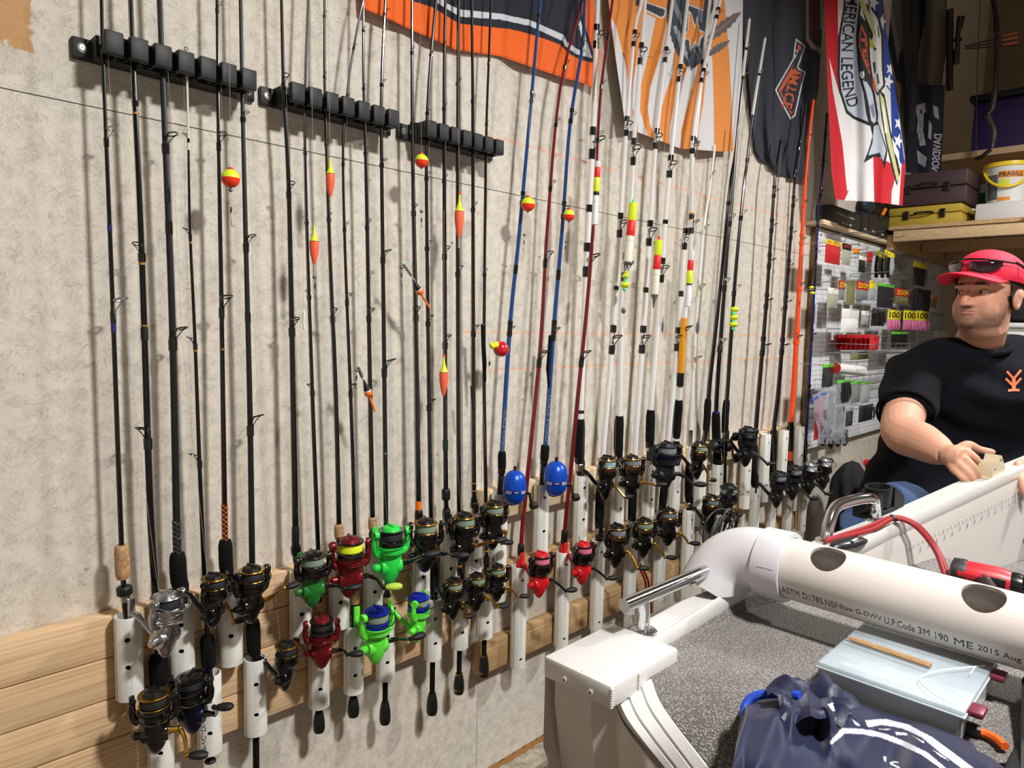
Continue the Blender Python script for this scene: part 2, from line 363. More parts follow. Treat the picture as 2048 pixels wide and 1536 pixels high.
def pipe(row, px, what, line=True, txt=None, dz=0):
    zt_, zb_ = ROWS[row][0] + dz, ROWS[row][1] + dz; py = proj((at_y(px, 900, PY)[0], PY, CAMH + (zt_ + zb_) / 2))[1]
    x = float(at_y(px, py, PY)[0])
    t = thing('pipe_holder', 'white pipe ' + what, 'pipe', (x, PY, CAMH + zb_), group='white pipe rod holders on the wall')
    put('pipe_body', PIPE_ME[row], t)
    h = zt_ - zb_
    if line:
        d = TOCAM * math.cos(.55) - RIGHT * math.sin(.55); q = np.cross(UP, d) * .0005; m_ = MB()
        m_.add([d * (PR + .0003) - q, d * (PR + .0003) + q, d * (PR + .0003) + q + UP * h, d * (PR + .0003) - q + UP * h], [(0, 1, 2, 3)]); m_.build('printed_line', PENCIL_LINE, t, smooth=0)
    for s_, a0, a1, ang, hg in (txt or []):
        on_pipe(s_, 0, a0 * h, a1 * h, ang, hgt=hg).build('printed_text', INK, t, smooth=0)
    for zz in (.3, .7): MB().lathe([(.0035, 0), (.0035, .012)], (0, PR - .003, h * zz), (0, 1, 0), n=10).build('screw', SCREW, t)
    PIPES[what] = (x, zt_ + CAMH, zb_ + CAMH); return t

# ================================================================== fishing reels
def M3(n, c, r=.35, me=0, **k): return mat(n, c, r, me, **k)
BLK = M3('reel_black', (9, 9, 10), .16, coat=.6); BLKM = M3('matte_black', (13, 13, 15), .5); GOLD = M3('gold_metal', (196, 150, 66), .28, 1); SILV = M3('silver_metal', (196, 196, 200), .25, 1)
CHR = M3('chrome', (215, 217, 220), .12, 1); GUN = M3('gunmetal', (62, 60, 58), .28, .9); REDA = M3('maroon_anodised', (122, 26, 30), .3, .5); GRN = M3('lime_green', (96, 226, 62), .35); GRNB = M3('neon_green', (40, 214, 74), .35)
BLUA = M3('blue_anodised', (30, 52, 190), .22, .6); NAVY = M3('navy_metal', (15, 15, 46), .3, .5); ZBLU = M3('closed_reel_blue', (14, 78, 196), .32, .25); PINK = M3('pink_line', (206, 104, 130), .7, bump=.3, bscale=900)
LGRN = M3('green_braid', (120, 138, 118), .8, bump=.4, bscale=900); LBLK = M3('black_line', (26, 26, 28), .6, bump=.4, bscale=900); LYEL = M3('yellow_line', (222, 236, 34), .6, bump=.3, bscale=900); LGRY = M3('grey_braid', (112, 116, 124), .8, bump=.4, bscale=900); LTEAL = M3('teal_braid', (128, 160, 160), .8, bump=.4, bscale=900)
RED = M3('bright_red', (206, 26, 32), .4); DGRN = M3('dark_green', (34, 110, 40), .35); BRZ = M3('bronze_metal', (128, 98, 74), .3, .9); KNOB = M3('rubber_knob', (15, 15, 17), .6); LSILV = M3('silver_line', (150, 154, 160), .6); YGRN = M3('cord_wrap', (176, 206, 72), .8, bump=.6, bscale=500)
STY = {  # body, rotor, spool, lip, line, knob_top, bail, crank, knob
    'silver': (SILV, SILV, SILV, SILV, LBLK, SILV, SILV, SILV, KNOB), 'gold': (BLK, BLK, BLK, GOLD, LBLK, GUN, GUN, GOLD, KNOB), 'goldg': (BLK, BLK, BLK, GOLD, LGRN, GUN, GUN, GOLD, KNOB),
    'goldk': (BLK, BLK, BLK, GOLD, LGRN, GUN, GUN, BLK, KNOB), 'navy': (NAVY, BLK, BLK, BLK, LBLK, BLK, GUN, BLK, KNOB), 'green': (DGRN, BLK, BLK, GUN, LGRN, BLK, BLK, BLK, KNOB),
    'red': (REDA, REDA, BLK, BLK, LYEL, REDA, BLK, BLK, YGRN), 'redk': (REDA, REDA, BLK, BLK, LBLK, REDA, BLK, BLK, KNOB), 'neon': (GRNB, GRNB, BLK, BLK, LBLK, GRNB, BLK, BLK, KNOB), 'lime': (GRN, GRN, BLUA, BLUA, LGRN, BLUA, BLK, BLK, KNOB), 'limeg': (GRN, GRN, BLUA, BLUA, LGRN, BLUA, BLK, BLK, GRN),
    'pink': (RED, BLK, BLK, BLK, PINK, RED, BLK, BLK, KNOB), 'bronze': (BLK, BLK, BRZ, GOLD, LGRY, GUN, GUN, GOLD, KNOB), 'bronzet': (BLK, BLK, BRZ, GOLD, LTEAL, GUN, SILV, GOLD, KNOB), 'bronzeg': (BLK, BLK, BRZ, GOLD, LGRN, GUN, GUN, GOLD, KNOB),
    'blue': (BLKM, BLKM, NAVY, BLKM, LGRY, BLKM, GUN, BLKM, KNOB), 'blueg': (BLKM, BLKM, NAVY, BLKM, LGRN, BLKM, GUN, BLKM, KNOB), 'bluek': (BLKM, BLKM, NAVY, BLKM, LBLK, BLKM, GUN, BLKM, KNOB), 'gun': (BLKM, GUN, GUN, SILV, LSILV, SILV, SILV, BLKM, KNOB)}
SX = .08
def reel_geo():
    G = {}
    m_ = MB(); m_.box((.0085, 0, 0), (.006, .013, .062), bev=.002)
    m_.tube(curve([(.009, 0, .004), (.026, 0, -.004), (.044, 0, -.02), (.062, 0, -.032)], 5), [.0065] * 5 + [.0052] * 6 + [.0056] * 3 + [.009] * 2, 10)
    m_.lathe([(.003, -.064), (.008, -.06), (.0135, -.05), (.018, -.038), (.0205, -.024), (.0205, -.008), (.019, 0)], (SX - .003, 0, 0), n=20, sc=(1.1, .82))
    m_.lathe([(.0145, -.021), (.0165, -.017), (.0165, .017), (.0145, .021)], (SX - .004, 0, -.027), (0, 1, 0), n=20)
    m_.lathe([(.008, 0), (.008, .012), (.005, .016)], (SX - .004, -.019, -.027), (0, -1, 0), n=12)
    G['body'] = m_
    m_ = MB(); m_.lathe([(.0195, -.004), (.0235, 0), (.0255, .008), (.026, .014), (.0235, .0145)], (SX, 0, 0), n=28)
    for sg in (-1, 1):
        m_.tube(curve([(SX, sg * .023, -.001), (SX, sg * .0315, .006), (SX + .001, sg * .0335, .022), (SX + .002, sg * .0315, .04)], 5), [.0075] * 5 + [.0065] * 6 + [.0055] * 4 + [.005], 10)
        m_.lathe([(.0085, -.004), (.009, 0), (.0075, .0045)], (SX + .003, sg * .0325, .039), (.2, sg, 0), n=14)
    for k in range(3): m_.torus((SX, 0, .003 + k * .004), (0, 0, 1), .0252, .0007, 28, 4)
    G['rotor'] = m_
    m_ = MB(); m_.lathe([(.0238, .0135), (.0245, .016), (.0243, .024), (.019, .0245), (.019, .042), (.021, .0425)], (SX, 0, 0), n=28)
    G['spool'] = m_
    m_ = MB(); m_.lathe([(.02, .0405), (.0248, .042), (.0252, .0435), (.0244, .045), (.019, .0445)], (SX, 0, 0), n=28); m_.torus((SX, 0, .0245), (0, 0, 1), .0238, .0012, 28, 6); G['lip'] = m_
    m_ = MB(); m_.lathe([(.0205, .0248), (.0222, .027), (.0222, .039), (.021, .0412)], (SX, 0, 0), n=28); G['line'] = m_
    m_ = MB(); m_.lathe([(.018, .0445), (.0165, .0475), (.0155, .05), (.0125, .0518), (.004, .0525)], (SX, 0, 0), n=24); m_.box((SX, 0, .0525), (.026, .005, .006), bev=.0015); G['top'] = m_
    m_ = MB(); P = [(SX + .003 + .036 * math.sin(a), .033 * math.cos(a), .038 - .012 * math.sin(a)) for a in np.linspace(0, PI, 15)]; m_.tube(P, .0011, 6); m_.ball((SX + .006, .0335, .041), .0055, 10); G['bail'] = m_
    return G
RG = reel_geo(); _rm = {}
def rmesh(part, m_):
    k = (part, m_.name)
    if k not in _rm: _rm[k] = RG[part].mesh('reel_' + part, m_)
    return _rm[k]
def crank_geo(ang, L_=.046, knob='oval'):
    a = MB(); ca, sa = math.cos(ang), math.sin(ang); x0, z0 = SX - .004, -.027
    e = (x0 + L_ * ca, .05, z0 + L_ * sa)
    a.tube([(x0, .019, z0), (x0, .036, z0)], [.0068, .0042], 10); a.ball((x0, .038, z0), .0055, 10)
    a.tube(curve([(x0, .038, z0), (x0 + L_ * .35 * ca, .046, z0 + L_ * .35 * sa), (x0 + L_ * .75 * ca, .049, z0 + L_ * .75 * sa), e], 4), [.0046] * 3 + [.0036] * 9 + [.0036], 8); a.ball(e, .0048, 10)
    k = MB(); k.lathe([(.003, .003), (.0062, .006), (.0088, .014), (.0094, .022), (.0078, .03), (.004, .034)], e, (.15 * ca, 1, .15 * sa), n=14, sc=(1, .72))
    return a, k
def add_reel(rod, rodloc, P, dirv, s, style, ang=-.9, side=1, crank=True):
    """P = foot centre on the rod; dirv = horizontal direction in which the reel stands off"""
    b, ro, sp, lip, ln, top, bail, cr, kn = STY[style]
    th = math.atan2(dirv[1], dirv[0])
    r = put('reel', rmesh('body', b), rod, tuple(np.array(P) - rodloc), (0, 0, th), s)
    for nm, part, m_ in (('rotor', 'rotor', ro), ('spool', 'spool', sp), ('spool_lip', 'lip', lip), ('line_winding', 'line', ln), ('drag_knob', 'top', top), ('bail_wire', 'bail', bail)):
        put(nm, rmesh(part, m_), r)
    if crank:
        a, k = crank_geo(ang)
        oa = a.build('crank_arm', cr, r); ok = k.build('crank_knob', kn, r)
        if side < 0:
            for o in (oa, ok):
                for v in o.data.vertices: v.co.y = -v.co.y
                o.data.flip_normals()
    return r
def add_closed_reel(rod, rodloc, P, dirv, s):
    th = math.atan2(dirv[1], dirv[0]); m_ = MB(); X = .061
    m_.lathe([(.006, .046), (.0075, .0465), (.016, .043), (.0245, .035), (.0305, .022), (.0325, .008), (.0325, -.004)], (X, 0, 0), n=32)
    r = m_.build('reel', ZBLU, rod, tuple(np.array(P) - rodloc)); r.rotation_euler = (0, 0, th); r.scale = (s,) * 3
    MB().lathe([(.0328, -.012), (.0334, -.008), (.0334, -.004), (.0328, -.0035)], (X, 0, 0), n=32).build('body_ring', M3('closed_reel_dark_blue', (16, 40, 120), .4), r)
    MB().lathe([(.01, -.048), (.021, -.042), (.029, -.028), (.0325, -.0115)], (X, 0, 0), n=32).build('rear_cover', ZBLU, r)
    q = MB(); q.box((.0095, 0, -.004), (.006, .012, .05), bev=.002); q.box((.022, 0, 0), (.024, .009, .018), bev=.002); q.lathe([(.0035, 0), (.0045, .012)], (X, 0, .0455), n=12); q.box((X - .01, 0, -.046), (.024, .022, .012), bev=.004)
    q.build('foot_and_button', BLKM, r)
    c = MB(); c.tube([(X + .008, .03, -.02), (X + .012, .044, -.022), (X + .016, .046, -.044), (X + .017, .047, -.056)], [.006, .0045, .004, .004], 8); c.build('crank_arm', BLK, r)
    k = MB(); k.lathe([(.004, -.012), (.0095, -.009), (.011, 0), (.0095, .009), (.004, .012)], (X + .017, .056, -.056), (0, 1, 0), n=14); k.build('crank_knob', KNOB, r)
    rad = .0336
    def fn(a0, a1, z0, z1): return lambda u, v: np.array([X + rad * math.cos(a0 + (a1 - a0) * u), rad * math.sin(a0 + (a1 - a0) * u), z0 + (z1 - z0) * v])
    WHT_INK = mat('white_print', (226, 228, 230), .6)
    lettering('ZEBCO', fn(-.15, .42, -.0122, -.0045)).build('brand_text', WHT_INK, r, smooth=0); lettering('ZEBCO', fn(-1.5, -.95, -.0122, -.0045)).build('brand_text', WHT_INK, r, smooth=0); lettering('OMEGA', fn(-.7, -.35, -.0095, -.006)).build('brand_text', WHT_INK, r, smooth=0)
    return r
def add_cast_reel(rod, rodloc, P, dirv, s):
    th = math.atan2(dirv[1], dirv[0]); m_ = MB(); m_.box((.009, 0, 0), (.006, .014, .06), bev=.002)
    m_.lathe([(.014, -.034), (.021, -.031), (.0225, -.02), (.0215, -.017)], (.03, 0, 0), (0, 1, 0), n=24, sc=(1.25, 1)); m_.lathe([(.0215, .017), (.0225, .02), (.021, .031), (.014, .034)], (.03, 0, 0), (0, 1, 0), n=24, sc=(1.25, 1))
    m_.box((.03, 0, .02), (.034, .036, .006), bev=.002); m_.box((.028, 0, -.02), (.034, .036, .008), bev=.002)
    r = m_.build('reel', BLKM, rod, tuple(np.array(P) - rodloc)); r.rotation_euler = (0, 0, th); r.scale = (s,) * 3
    MB().lathe([(.016, -.017), (.011, -.014), (.011, .014), (.016, .017)], (.032, 0, 0), (0, 1, 0), n=20).build('spool', NAVY, r)
    q = MB(); q.tube([(.03, .033, 0), (.03, .042, 0)], .005, 10); q.tube([(.022, .043, .03), (.03, .044, 0), (.036, .046, -.04)], [.004, .005, .004], 8); q.build('crank_arm', BLK, r)
    q = MB()
    for zz, xx in ((-.042, .036), (.031, .022)): q.lathe([(.004, 0), (.0095, .004), (.0105, .016), (.007, .024)], (xx, .046, zz), (0, 1, 0), n=14, sc=(1, 1.5))
    q.build('crank_knob', KNOB, r)
    q = MB()
    for k in range(5): a = k * 2 * PI / 5; q.tube([(.03, .037, 0), (.03 + .016 * math.cos(a), .038, .016 * math.sin(a))], [.003, .002], 6)
    q.build('star_drag', GUN, r); return r

# ================================================================== line guides
def guide_geo(double=False):
    m_ = MB(); c = (1.25, 0, .25); ax = (-.3, 0, 1)
    m_.torus(c, ax, .92, .13, 20, 7)
    for sg in (-1, 1):
        m_.tube(curve([(1.25, sg * .9, .25), (.7, sg * .6, -.35), (.2, sg * .12, -1.5), (.16, 0, -2.6)], 4), .09, 6)
    if double: m_.tube(curve([(.4, 0, .05), (.22, 0, .8), (.16, 0, 1.7)], 4), .09, 6)
    return m_
GD = {}
def guide_mesh(double, m_):
    k = (double, m_.name)
    if k not in GD: GD[k] = guide_geo(double).mesh('line_guide', m_)
    return GD[k]

# ================================================================== rods
CORK = M3('cork', (196, 158, 112), .75, bump=.5, bscale=250, col2=(160, 122, 80), vscale=120); EVA = M3('black_foam_grip', (10, 10, 11), .8, bump=.25, bscale=600, spec=.2)
BLANK = M3('black_blank', (8, 8, 9), .22, coat=.5); BLANKM = M3('charcoal_blank', (22, 23, 27), .38); BLUEB = M3('blue_blank', (24, 74, 138), .28, .2, coat=.4); REDB = M3('red_blank', (112, 14, 20), .28, coat=.4); WHB = M3('white_blank', (232, 232, 230), .3, coat=.3); ORGB = M3('orange_blank', (250, 84, 30), .4); PALE = M3('pale_tip', (214, 210, 190), .5); YELB = M3('yellow_wrap', (238, 160, 20), .4); NVB = M3('navy_blank', (24, 34, 92), .3, coat=.4); ORW = M3('orange_wrap', (240, 120, 24), .5); GRNW = M3('dark_green_wrap', (22, 54, 34), .4); PURP = M3('indigo_wrap', (40, 34, 108), .3, coat=.3)
GOLDW = M3('gold_thread', (176, 128, 60), .5, .3); SEAT = M3('reel_seat_black', (14, 14, 15), .35)
SILG = M3('silver_guide', (176, 176, 178), .3, .9)
def yof(z, x=9):                                   # stand-off of a rod from the wall at height z
    t = min(max((z - CAMH + .5) / 1.5, 0), 1); return PY - .014 * t if x > 1.47 else PY + .006 * t
def rodpoint(px, py):
    p = at_y(px, py, PY)
    for _ in range(2): p = at_y(px, py, yof(p[2], p[0]))
    return p
RODS = []; RACK_X = []
def rod(label, pts, w0, w1, bm, row, px, grips=(), guides=(), reel=None, bands=(), butt=None, gm=BLK, double=False, ptxt=None, pwhat=None, line=True, gdir=None, wrap=BLK, tip=None, text=None, front=None, pdz=0):
    pwhat = pwhat or ('holding the ' + label)
    pipe(row, px, pwhat, line, ptxt, pdz); xp, zpt, zpb = PIPES[pwhat]
    W = []
    for p in pts:                              # front = (extra stand-off, height from which it grows): rods that cross pass one before the other
        q = rodpoint(*p); W.append(q if not front else at_y(p[0], p[1], q[1] - front[0] * min(max((q[2] - CAMH - front[1]) / .25, 0), 1)))
    base = np.array([xp, PY, zpb + .02])
    W += [np.array([xp, PY, zpt - .01])]
    if W[-2][2] < zpt: W = [q for q in W[:-1] if q[2] > zpt + .01] + [W[-1]]
    zend = zpb + .02
    if butt: zend = float(at_y(butt[0], butt[2], PY)[2])
    full = curve(W, 6) + [np.array([xp, PY, zend + .005])]
    n = len(full); zt_, z1 = full[0][2], CAMH - .5
    t = thing('fishing_rod', label, 'fishing rod', (xp, PY, zend), group='fishing rods standing along the wall'); org = np.array([xp, PY, zend])
    def rad(z):
        q = W[0]; f = min(max((zt_ - z) / (zt_ - z1), 0), 1); dpt = depth([xp, PY, z]); return (w0 + (w1 - w0) * f) / 2 * depth(W[-1]) / FPX
    def axis(z):
        for a, b in zip(full[:-1], full[1:]):
            if b[2] <= z <= a[2]: return lerp(b, a, (z - b[2]) / (a[2] - b[2] + 1e-9))
        return full[0] if z > full[0][2] else np.array([xp, PY, z])
    def zof(py):
        lo, hi = full[-1][2], full[0][2]
        for _ in range(40):
            md = (lo + hi) / 2
            if proj(axis(md))[1] > py: lo = md
            else: hi = md
        return lo
    if xp < 1.47: RACK_X.append(float(axis(CAMH + .477)[0]))
    def sect(z0, z1_, r0, r1, nm, m_, k=5, shape=None, label_=None):
        P = [axis(z0 + (z1_ - z0) * i / k) - org for i in range(k + 1)]
        R_ = [r0 + (r1 - r0) * i / k for i in range(k + 1)]
        if shape: R_ = [r * shape[min(i * len(shape) // (k + 1), len(shape) - 1)] for i, r in enumerate(R_)]
        o = MB().tube(P, R_, 12).build(nm, m_, t); 
        if label_: o['label'] = label_
        return o
    o = MB().tube([p - org for p in full], [rad(p[2]) for p in full], 10).build('blank', bm, t)
    if tip:                                    # differently coloured tip section (to pixel row)
        za = zof(tip[0]); sect(za, full[0][2], rad(za) * 1.15, rad(full[0][2]) * 1.3, 'tip_section', tip[1])
    for y0, y1, wpx, nm, m_, shp in [tuple(g) + (None,) * (6 - len(g)) for g in grips]:
        za, zb_ = zof(y1), zof(y0); r = wpx / 2 * depth(axis(za)) / FPX
        sect(za, zb_, r, r, nm, m_, 9, shp or [.8, .95, 1, 1, 1, 1, 1, 1, .95, .8])
    for y0, y1, m_ in bands:
        za, zb_ = zof(y1), zof(y0)
        if isinstance(m_, str):                # lattice of wound thread
            lm = M3('lattice_orange', (214, 112, 52), .5) if m_ == 'lattice' else M3('lattice_charcoal', (70, 70, 74), .4)
            for k in range(8):
                sg = 1 if k < 4 else -1; r = rad(za) * 1.06; P_ = []
                for i in range(41): f = i / 40; a_ = sg * f * (zb_ - za) / .02 * PI + k * PI / 2; P_.append(axis(za + (zb_ - za) * f) - org + np.array([r * math.cos(a_), r * math.sin(a_), 0]))
                MB().tube(P_, .0007, 4).build('lattice_thread', lm, t)
            continue
        sect(za, zb_, rad(za) * 1.18, rad(zb_) * 1.18, 'thread_band', m_, 2)
    dirv = np.array([0, -1., 0])
    if reel:
        style, cx, cy, s = reel[:4]; kw = reel[4] if len(reel) > 4 else {}
        off = {'zebco': .061, 'cast': .03}.get(style, SX) * s; top = {'zebco': .046, 'cast': .02}.get(style, .0525) * s
        zz = zof(min(max(cy, proj(full[0])[1] + 5), 1500)) - .02
        for _ in range(8):
            a = axis(zz); lat = (cx - proj(a + TOCAM * off)[0]) * (depth(a) - off * .7) / FPX
            sn = max(-.97, min(.97, lat / off)); dirv = RIGHT * sn + TOCAM * math.sqrt(1 - sn * sn)
            q = a + dirv * off + UP * top; e = (proj(q)[1] - cy) * depth(q) / FPX; zz += e
        P = axis(zz)
        if style == 'zebco': add_closed_reel(t, org, P, dirv, s)
        elif style == 'cast': add_cast_reel(t, org, P, dirv, s)
        else: add_reel(t, org, P, dirv, s, style, **kw)
        r = max(rad(zz) * 1.25, .0075)
        sect(zz - .045 * s, zz + .045 * s, r, r, 'reel_seat', SEAT, 6); sect(zz + .026 * s, zz + .04 * s, r * 1.25, r * 1.25, 'locking_ring', GUN if style not in ('silver',) else SILV, 3)
    if gdir is not None: dirv = gdir
    th = math.atan2(dirv[1], dirv[0])
    rings = []
    for y, R_ in guides:
        z = zof(y); a = axis(z); R_ = R_ / 1000 * (1.6 if xp > 1.47 else 1.15); r = rad(z)
        put('line_guide', guide_mesh(double, gm), t, tuple(a - org + dirv * r * .6), (0, 0, th), R_); rings.append(a - org + dirv * (r * .6 + 1.25 * R_ / 1) + UP * .25 * R_)
        sect(z - 3.2 * R_, z - 1.5 * R_, r * 1.3, r * 1.35, 'guide_wrap', wrap, 2)
        if double: sect(z + 1.0 * R_, z + 2.4 * R_, r * 1.3, r * 1.3, 'guide_wrap', wrap, 2)
    if len(rings) > 1:
        rings.sort(key=lambda q: q[2]); top_ = [full[0] - org + dirv * .004]
        if reel and style not in ('cast',): rings.insert(0, P - org + dirv * off * .8 + UP * top)
        MB().tube(rings + top_, .0003, 4, False).build('fishing_line', M3('fishing_line', (176, 170, 160), .4), t)
    if not (tip is None): sect(full[0][2] - .004, full[0][2] + .004, .0014, .0014, 'tip_top', BLK, 2); MB().torus(full[0] - org + UP * .006, (0, 1, .3), .003, .0007, 12, 5).build('tip_ring', gm, t)
    if butt:                                   # handle end below the pipe: (px, y_top_of_knob, y_end, width_px, material)
        za = float(at_y(butt[0], butt[1], PY)[2]); r = butt[3] / 2 * depth(full[-1]) / FPX
        MB().tube([np.array([0, 0, zz - zend]) for zz in np.linspace(zend, za, 8)], [r * k for k in (.86, 1, 1.02, 1, .96, .88, .78, .62)], 14).build('butt_grip', butt[4], t)
        MB().tube([np.array([0, 0, za - zend]), np.array([0, 0, zpb + .03 - zend])], [r * .48] * 2, 12).build('rear_handle', EVA if butt[4] != CORK else CORK, t)
        if len(butt) > 5: MB().tube([np.array([0, 0, .012]), np.array([0, 0, .016])], [r * 1.04] * 2, 14).build('butt_band', GOLD, t); MB().tube([np.array([0, 0, za - zend - .003]), np.array([0, 0, za - zend + .001])], [r * .7] * 2, 14).build('butt_band', GOLD, t)
    else:
        za = zpb + .02; r = max(rad(za), .009); MB().tube([np.array([0, 0, 0]), np.array([0, 0, zpt - zend - .03])], [r, r], 12).build('rear_handle', EVA, t)
    if text:
        s_, y0, y1, m_ = text; za, zb_ = zof(y1), zof(y0); r = rad(za) * 1.06 + .0003
        def fn(u, v):
            p = axis(za + (zb_ - za) * u) - org; a = (.35 - (v - .5) * 1.3); return p + (TOCAM * math.cos(a) + RIGHT * math.sin(a)) * r
        lettering(s_, fn, False).build('printed_text', M3('silver_print', (150, 152, 150), .5), t, smooth=0)
    RODS.append(t); return t
LEFTD = np.array([-1., .15, 0]); CAMD = TOCAM
G_ = 'foregrip'
rod('dark rod with a cork foregrip and a silver spinning reel', [(200, -120), (203, 0), (207, 140), (225, 600), (243, 1090), (250, 1190)], 6, 10, BLANK, 'UL', 258,
    [(1090, 1157, 28, G_, CORK), (1172, 1190, 30, 'seat_nut', BLKM)], [(260, 8), (602, 11)], ('silver', 320, 1182, 1.12, dict(crank=False)), [(450, 462, PURP), (638, 665, PURP)], (256, 1425, 1436, 32, CORK), SILG)
rod('thick black gold-banded rod with its reel just below the silver reel', [(257, -120), (261, 0), (270, 200), (283, 490), (300, 1000), (311, 1190)], 8, 14, BLANK, 'LL', 321,
    [(1310, 1370, 36, G_, EVA)], [(192, 5), (492, 8), (857, 11)], ('gold', 305, 1378, 1.12, dict(ang=-.7)), [(225, 229, GOLDW), (525, 530, GOLDW), (650, 653, GOLDW), (655, 680, BLKM)], None, BLK, gdir=CAMD, ptxt=[('DWV PVC PIPE', .5, .95, .1, .007)])
rod('thickest charcoal rod with a braided wrap above its foam grip', [(314, -120), (319, 0), (330, 270), (345, 660), (355, 1110), (361, 1170)], 9, 15, BLANKM, 'UL', 363,
    [(1106, 1190, 32, G_, EVA)], [(272, 9), (660, 11)], ('gold', 409, 1147, .98, dict(ang=-1.3)), [(443, 468, BLK), (673, 693, BLK), (693, 694.5, GOLDW), (1040, 1106, 'lattice_grey')])
rod('slim black rod with left-facing guides and a navy spinning reel', [(372, 104), (375, 200), (377, 300), (380, 460), (390, 680), (400, 950), (410, 1180), (416, 1300)], 3, 9, BLANK, 'LL', 419,
    [(1272, 1335, 28, G_, EVA)], [(270, 4), (460, 5), (677, 6), (910, 7)], ('navy', 383, 1344, 1.12, dict(ang=.75)), [(484, 487, GOLDW), (700, 703, GOLDW)], (425, 1515, 1522, 22, BLKM), BLK, gdir=LEFTD, tip=(300, PALE), ptxt=[('PVC-DWV PIPE', .1, .82, -.1, .01)])
rod('black rod with an orange lattice wrap and gold-armed black reel', [(431, -120), (434, 0), (437, 270), (443, 610), (450, 1060), (454, 1150)], 5, 11, BLANK, 'UL', 461,
    [(1080, 1150, 27, G_, EVA)], [(10, 4), (272, 8), (597, 11)], ('gold', 489, 1131, 1.06, dict(ang=.62)), [(1008, 1080, 'lattice'), (628, 631, GOLDW), (697, 700, GOLDW)])
rod('charcoal rod with a long black butt below its pipe', [(477, -120), (481, 0), (485, 200), (492, 500), (500, 830), (506, 1240)], 6, 12, BLANKM, 'LL', 511,
    [(1240, 1308, 27, G_, EVA)], [(226, 5), (474, 8), (834, 11)], ('gold', 566, 1283, .98, dict(ang=-2.4)), [(492, 505, BLK), (625, 645, BLK)], (512, 1560, 1640, 26, EVA))
rod('black rod with a green collar and a black and green reel', [(560, -120), (563, 0), (568, 200), (578, 400), (590, 1000), (592, 1100)], 5, 13, BLANK, 'UL', 601,
    [(1094, 1110, 19, 'collar', GRNW), (1050, 1094, 15, G_, BLKM)], [(155, 7), (370, 8), (640, 10)], ('green', 620, 1102, 1.1, dict(ang=.1)))
rod('black rod with cork foregrip and maroon reel with black line', [(620, -120), (616, 0), (610, 200), (612, 400), (625, 800), (640, 1210)], 4, 9, BLANK, 'LL', 638,
    [(1204, 1240, 17, G_, CORK)], [(178, 3), (300, 3), (436, 4), (583, 5), (770, 7)], ('redk', 642, 1233, 1.06, dict(ang=.2)), (), (649, 1418, 1458, 23, BLKM), gdir=CAMD)
rod('black rod with cork foregrip and maroon reel with yellow line', [(647, -120), (649, 0), (650, 200), (660, 500), (672, 800), (678, 1060)], 4, 10, BLANK, 'UL', 678,
    [(1048, 1078, 19, G_, CORK), (1082, 1100, 16, 'seat_nut', BLKM)], [(25, 3), (147, 3), (282, 3), (428, 5), (620, 8)], ('red', 697, 1073, 1.25, dict(ang=-.2)))
rod('bent-tipped black rod with a lime reel and blue spool', [(760, -120), (727, 0), (705, 110), (692, 210), (686, 300), (690, 500), (705, 900), (711, 1180)], 3, 8, BLANK, 'LL', 707,
    [(1183, 1210, 16, G_, CORK), (1210, 1232, 18, 'seat_nut', BLKM)], [(90, 3), (190, 3), (320, 4), (448, 5), (590, 7), (770, 8)], ('lime', 748, 1214, 1.22, dict(ang=.3)), (), (717, 1390, 1427, 23, BLKM), front=(.022, .56))
rod('black rod with short cork grip and all neon green reel', [(726, -120), (727, 0), (727, 150), (733, 400), (745, 1030), (748, 1080)], 4, 10, BLANK, 'UL', 746,
    [(1034, 1060, 18, G_, CORK), (1062, 1082, 17, 'seat_nut', BLKM)], [(55, 3), (171, 3), (217, 3), (298, 4), (442, 6), (620, 8)], ('neon', 778, 1051, 1.25, dict(ang=.5)))
rod('black rod with a lime green reel that has green crank knobs', [(779, -120), (771, 0), (764, 150), (763, 300), (768, 700), (772, 1055), (774, 1190)], 5, 10, BLANK, 'LL', 771,
    [(1190, 1206, 16, G_, CORK), (1206, 1222, 18, 'seat_nut', BLKM)], [(20, 4), (161, 4), (320, 5), (503, 8), (722, 11)], ('limeg', 836, 1187, 1.1, dict(ang=-1.9)), (), (773, 1402, 1445, 22, BLKM))
rod('black rod with an orange band above its reel', [(822, -120), (824, 0), (825, 300), (833, 700), (838, 1050)], 5, 11, BLANK, 'UL', 842,
    [(1020, 1040, 16, G_, BLKM)], [(97, 4), (239, 4), (412, 7), (617, 9)], ('goldk', 850, 1037, 1.2, dict(ang=.2)), [(1002, 1019, ORW)])
rod('black rod whose foam butt hangs lowest, right of the green reels', [(884, -120), (872, 0), (856, 200), (853, 400), (862, 1050), (868, 1150)], 5, 9, BLANK, 'LL', 866,
    [(1120, 1180, 16, G_, EVA)], [(104, 3), (221, 3), (347, 5), (485, 6), (633, 7), (800, 8)], ('goldg', 905, 1156, 1.0, dict(ang=-1.7)), (), (865, 1385, 1427, 22, BLKM))
rod('green-tinted black rod with a bulbous black foregrip', [(894, -120), (891, 0), (888, 200), (890, 700), (892, 1000)], 5, 10, BLANK, 'UL', 897,
    [(978, 1000, 18, G_, BLKM), (1018, 1040, 17, 'seat_nut', BLKM)], [(85, 3), (210, 4), (352, 5), (497, 8), (673, 9)], ('goldg', 927, 1025, 1.2, dict(ang=.4)), [(880, 900, GRNW)])
rod('black rod with gold-ringed butt and low gold-crank reel', [(917, -120), (917, 0), (915, 400), (917, 900), (919, 1130)], 6, 9, BLANK, 'LL', 920,
    [(1142, 1165, 14, 'seat_nut', SILV)], [(160, 4), (328, 5), (535, 7)], ('goldg', 953, 1146, .96, dict(ang=-.5)), [(1130, 1133, GOLDW)], (918, 1347, 1386, 21, BLKM, 1))
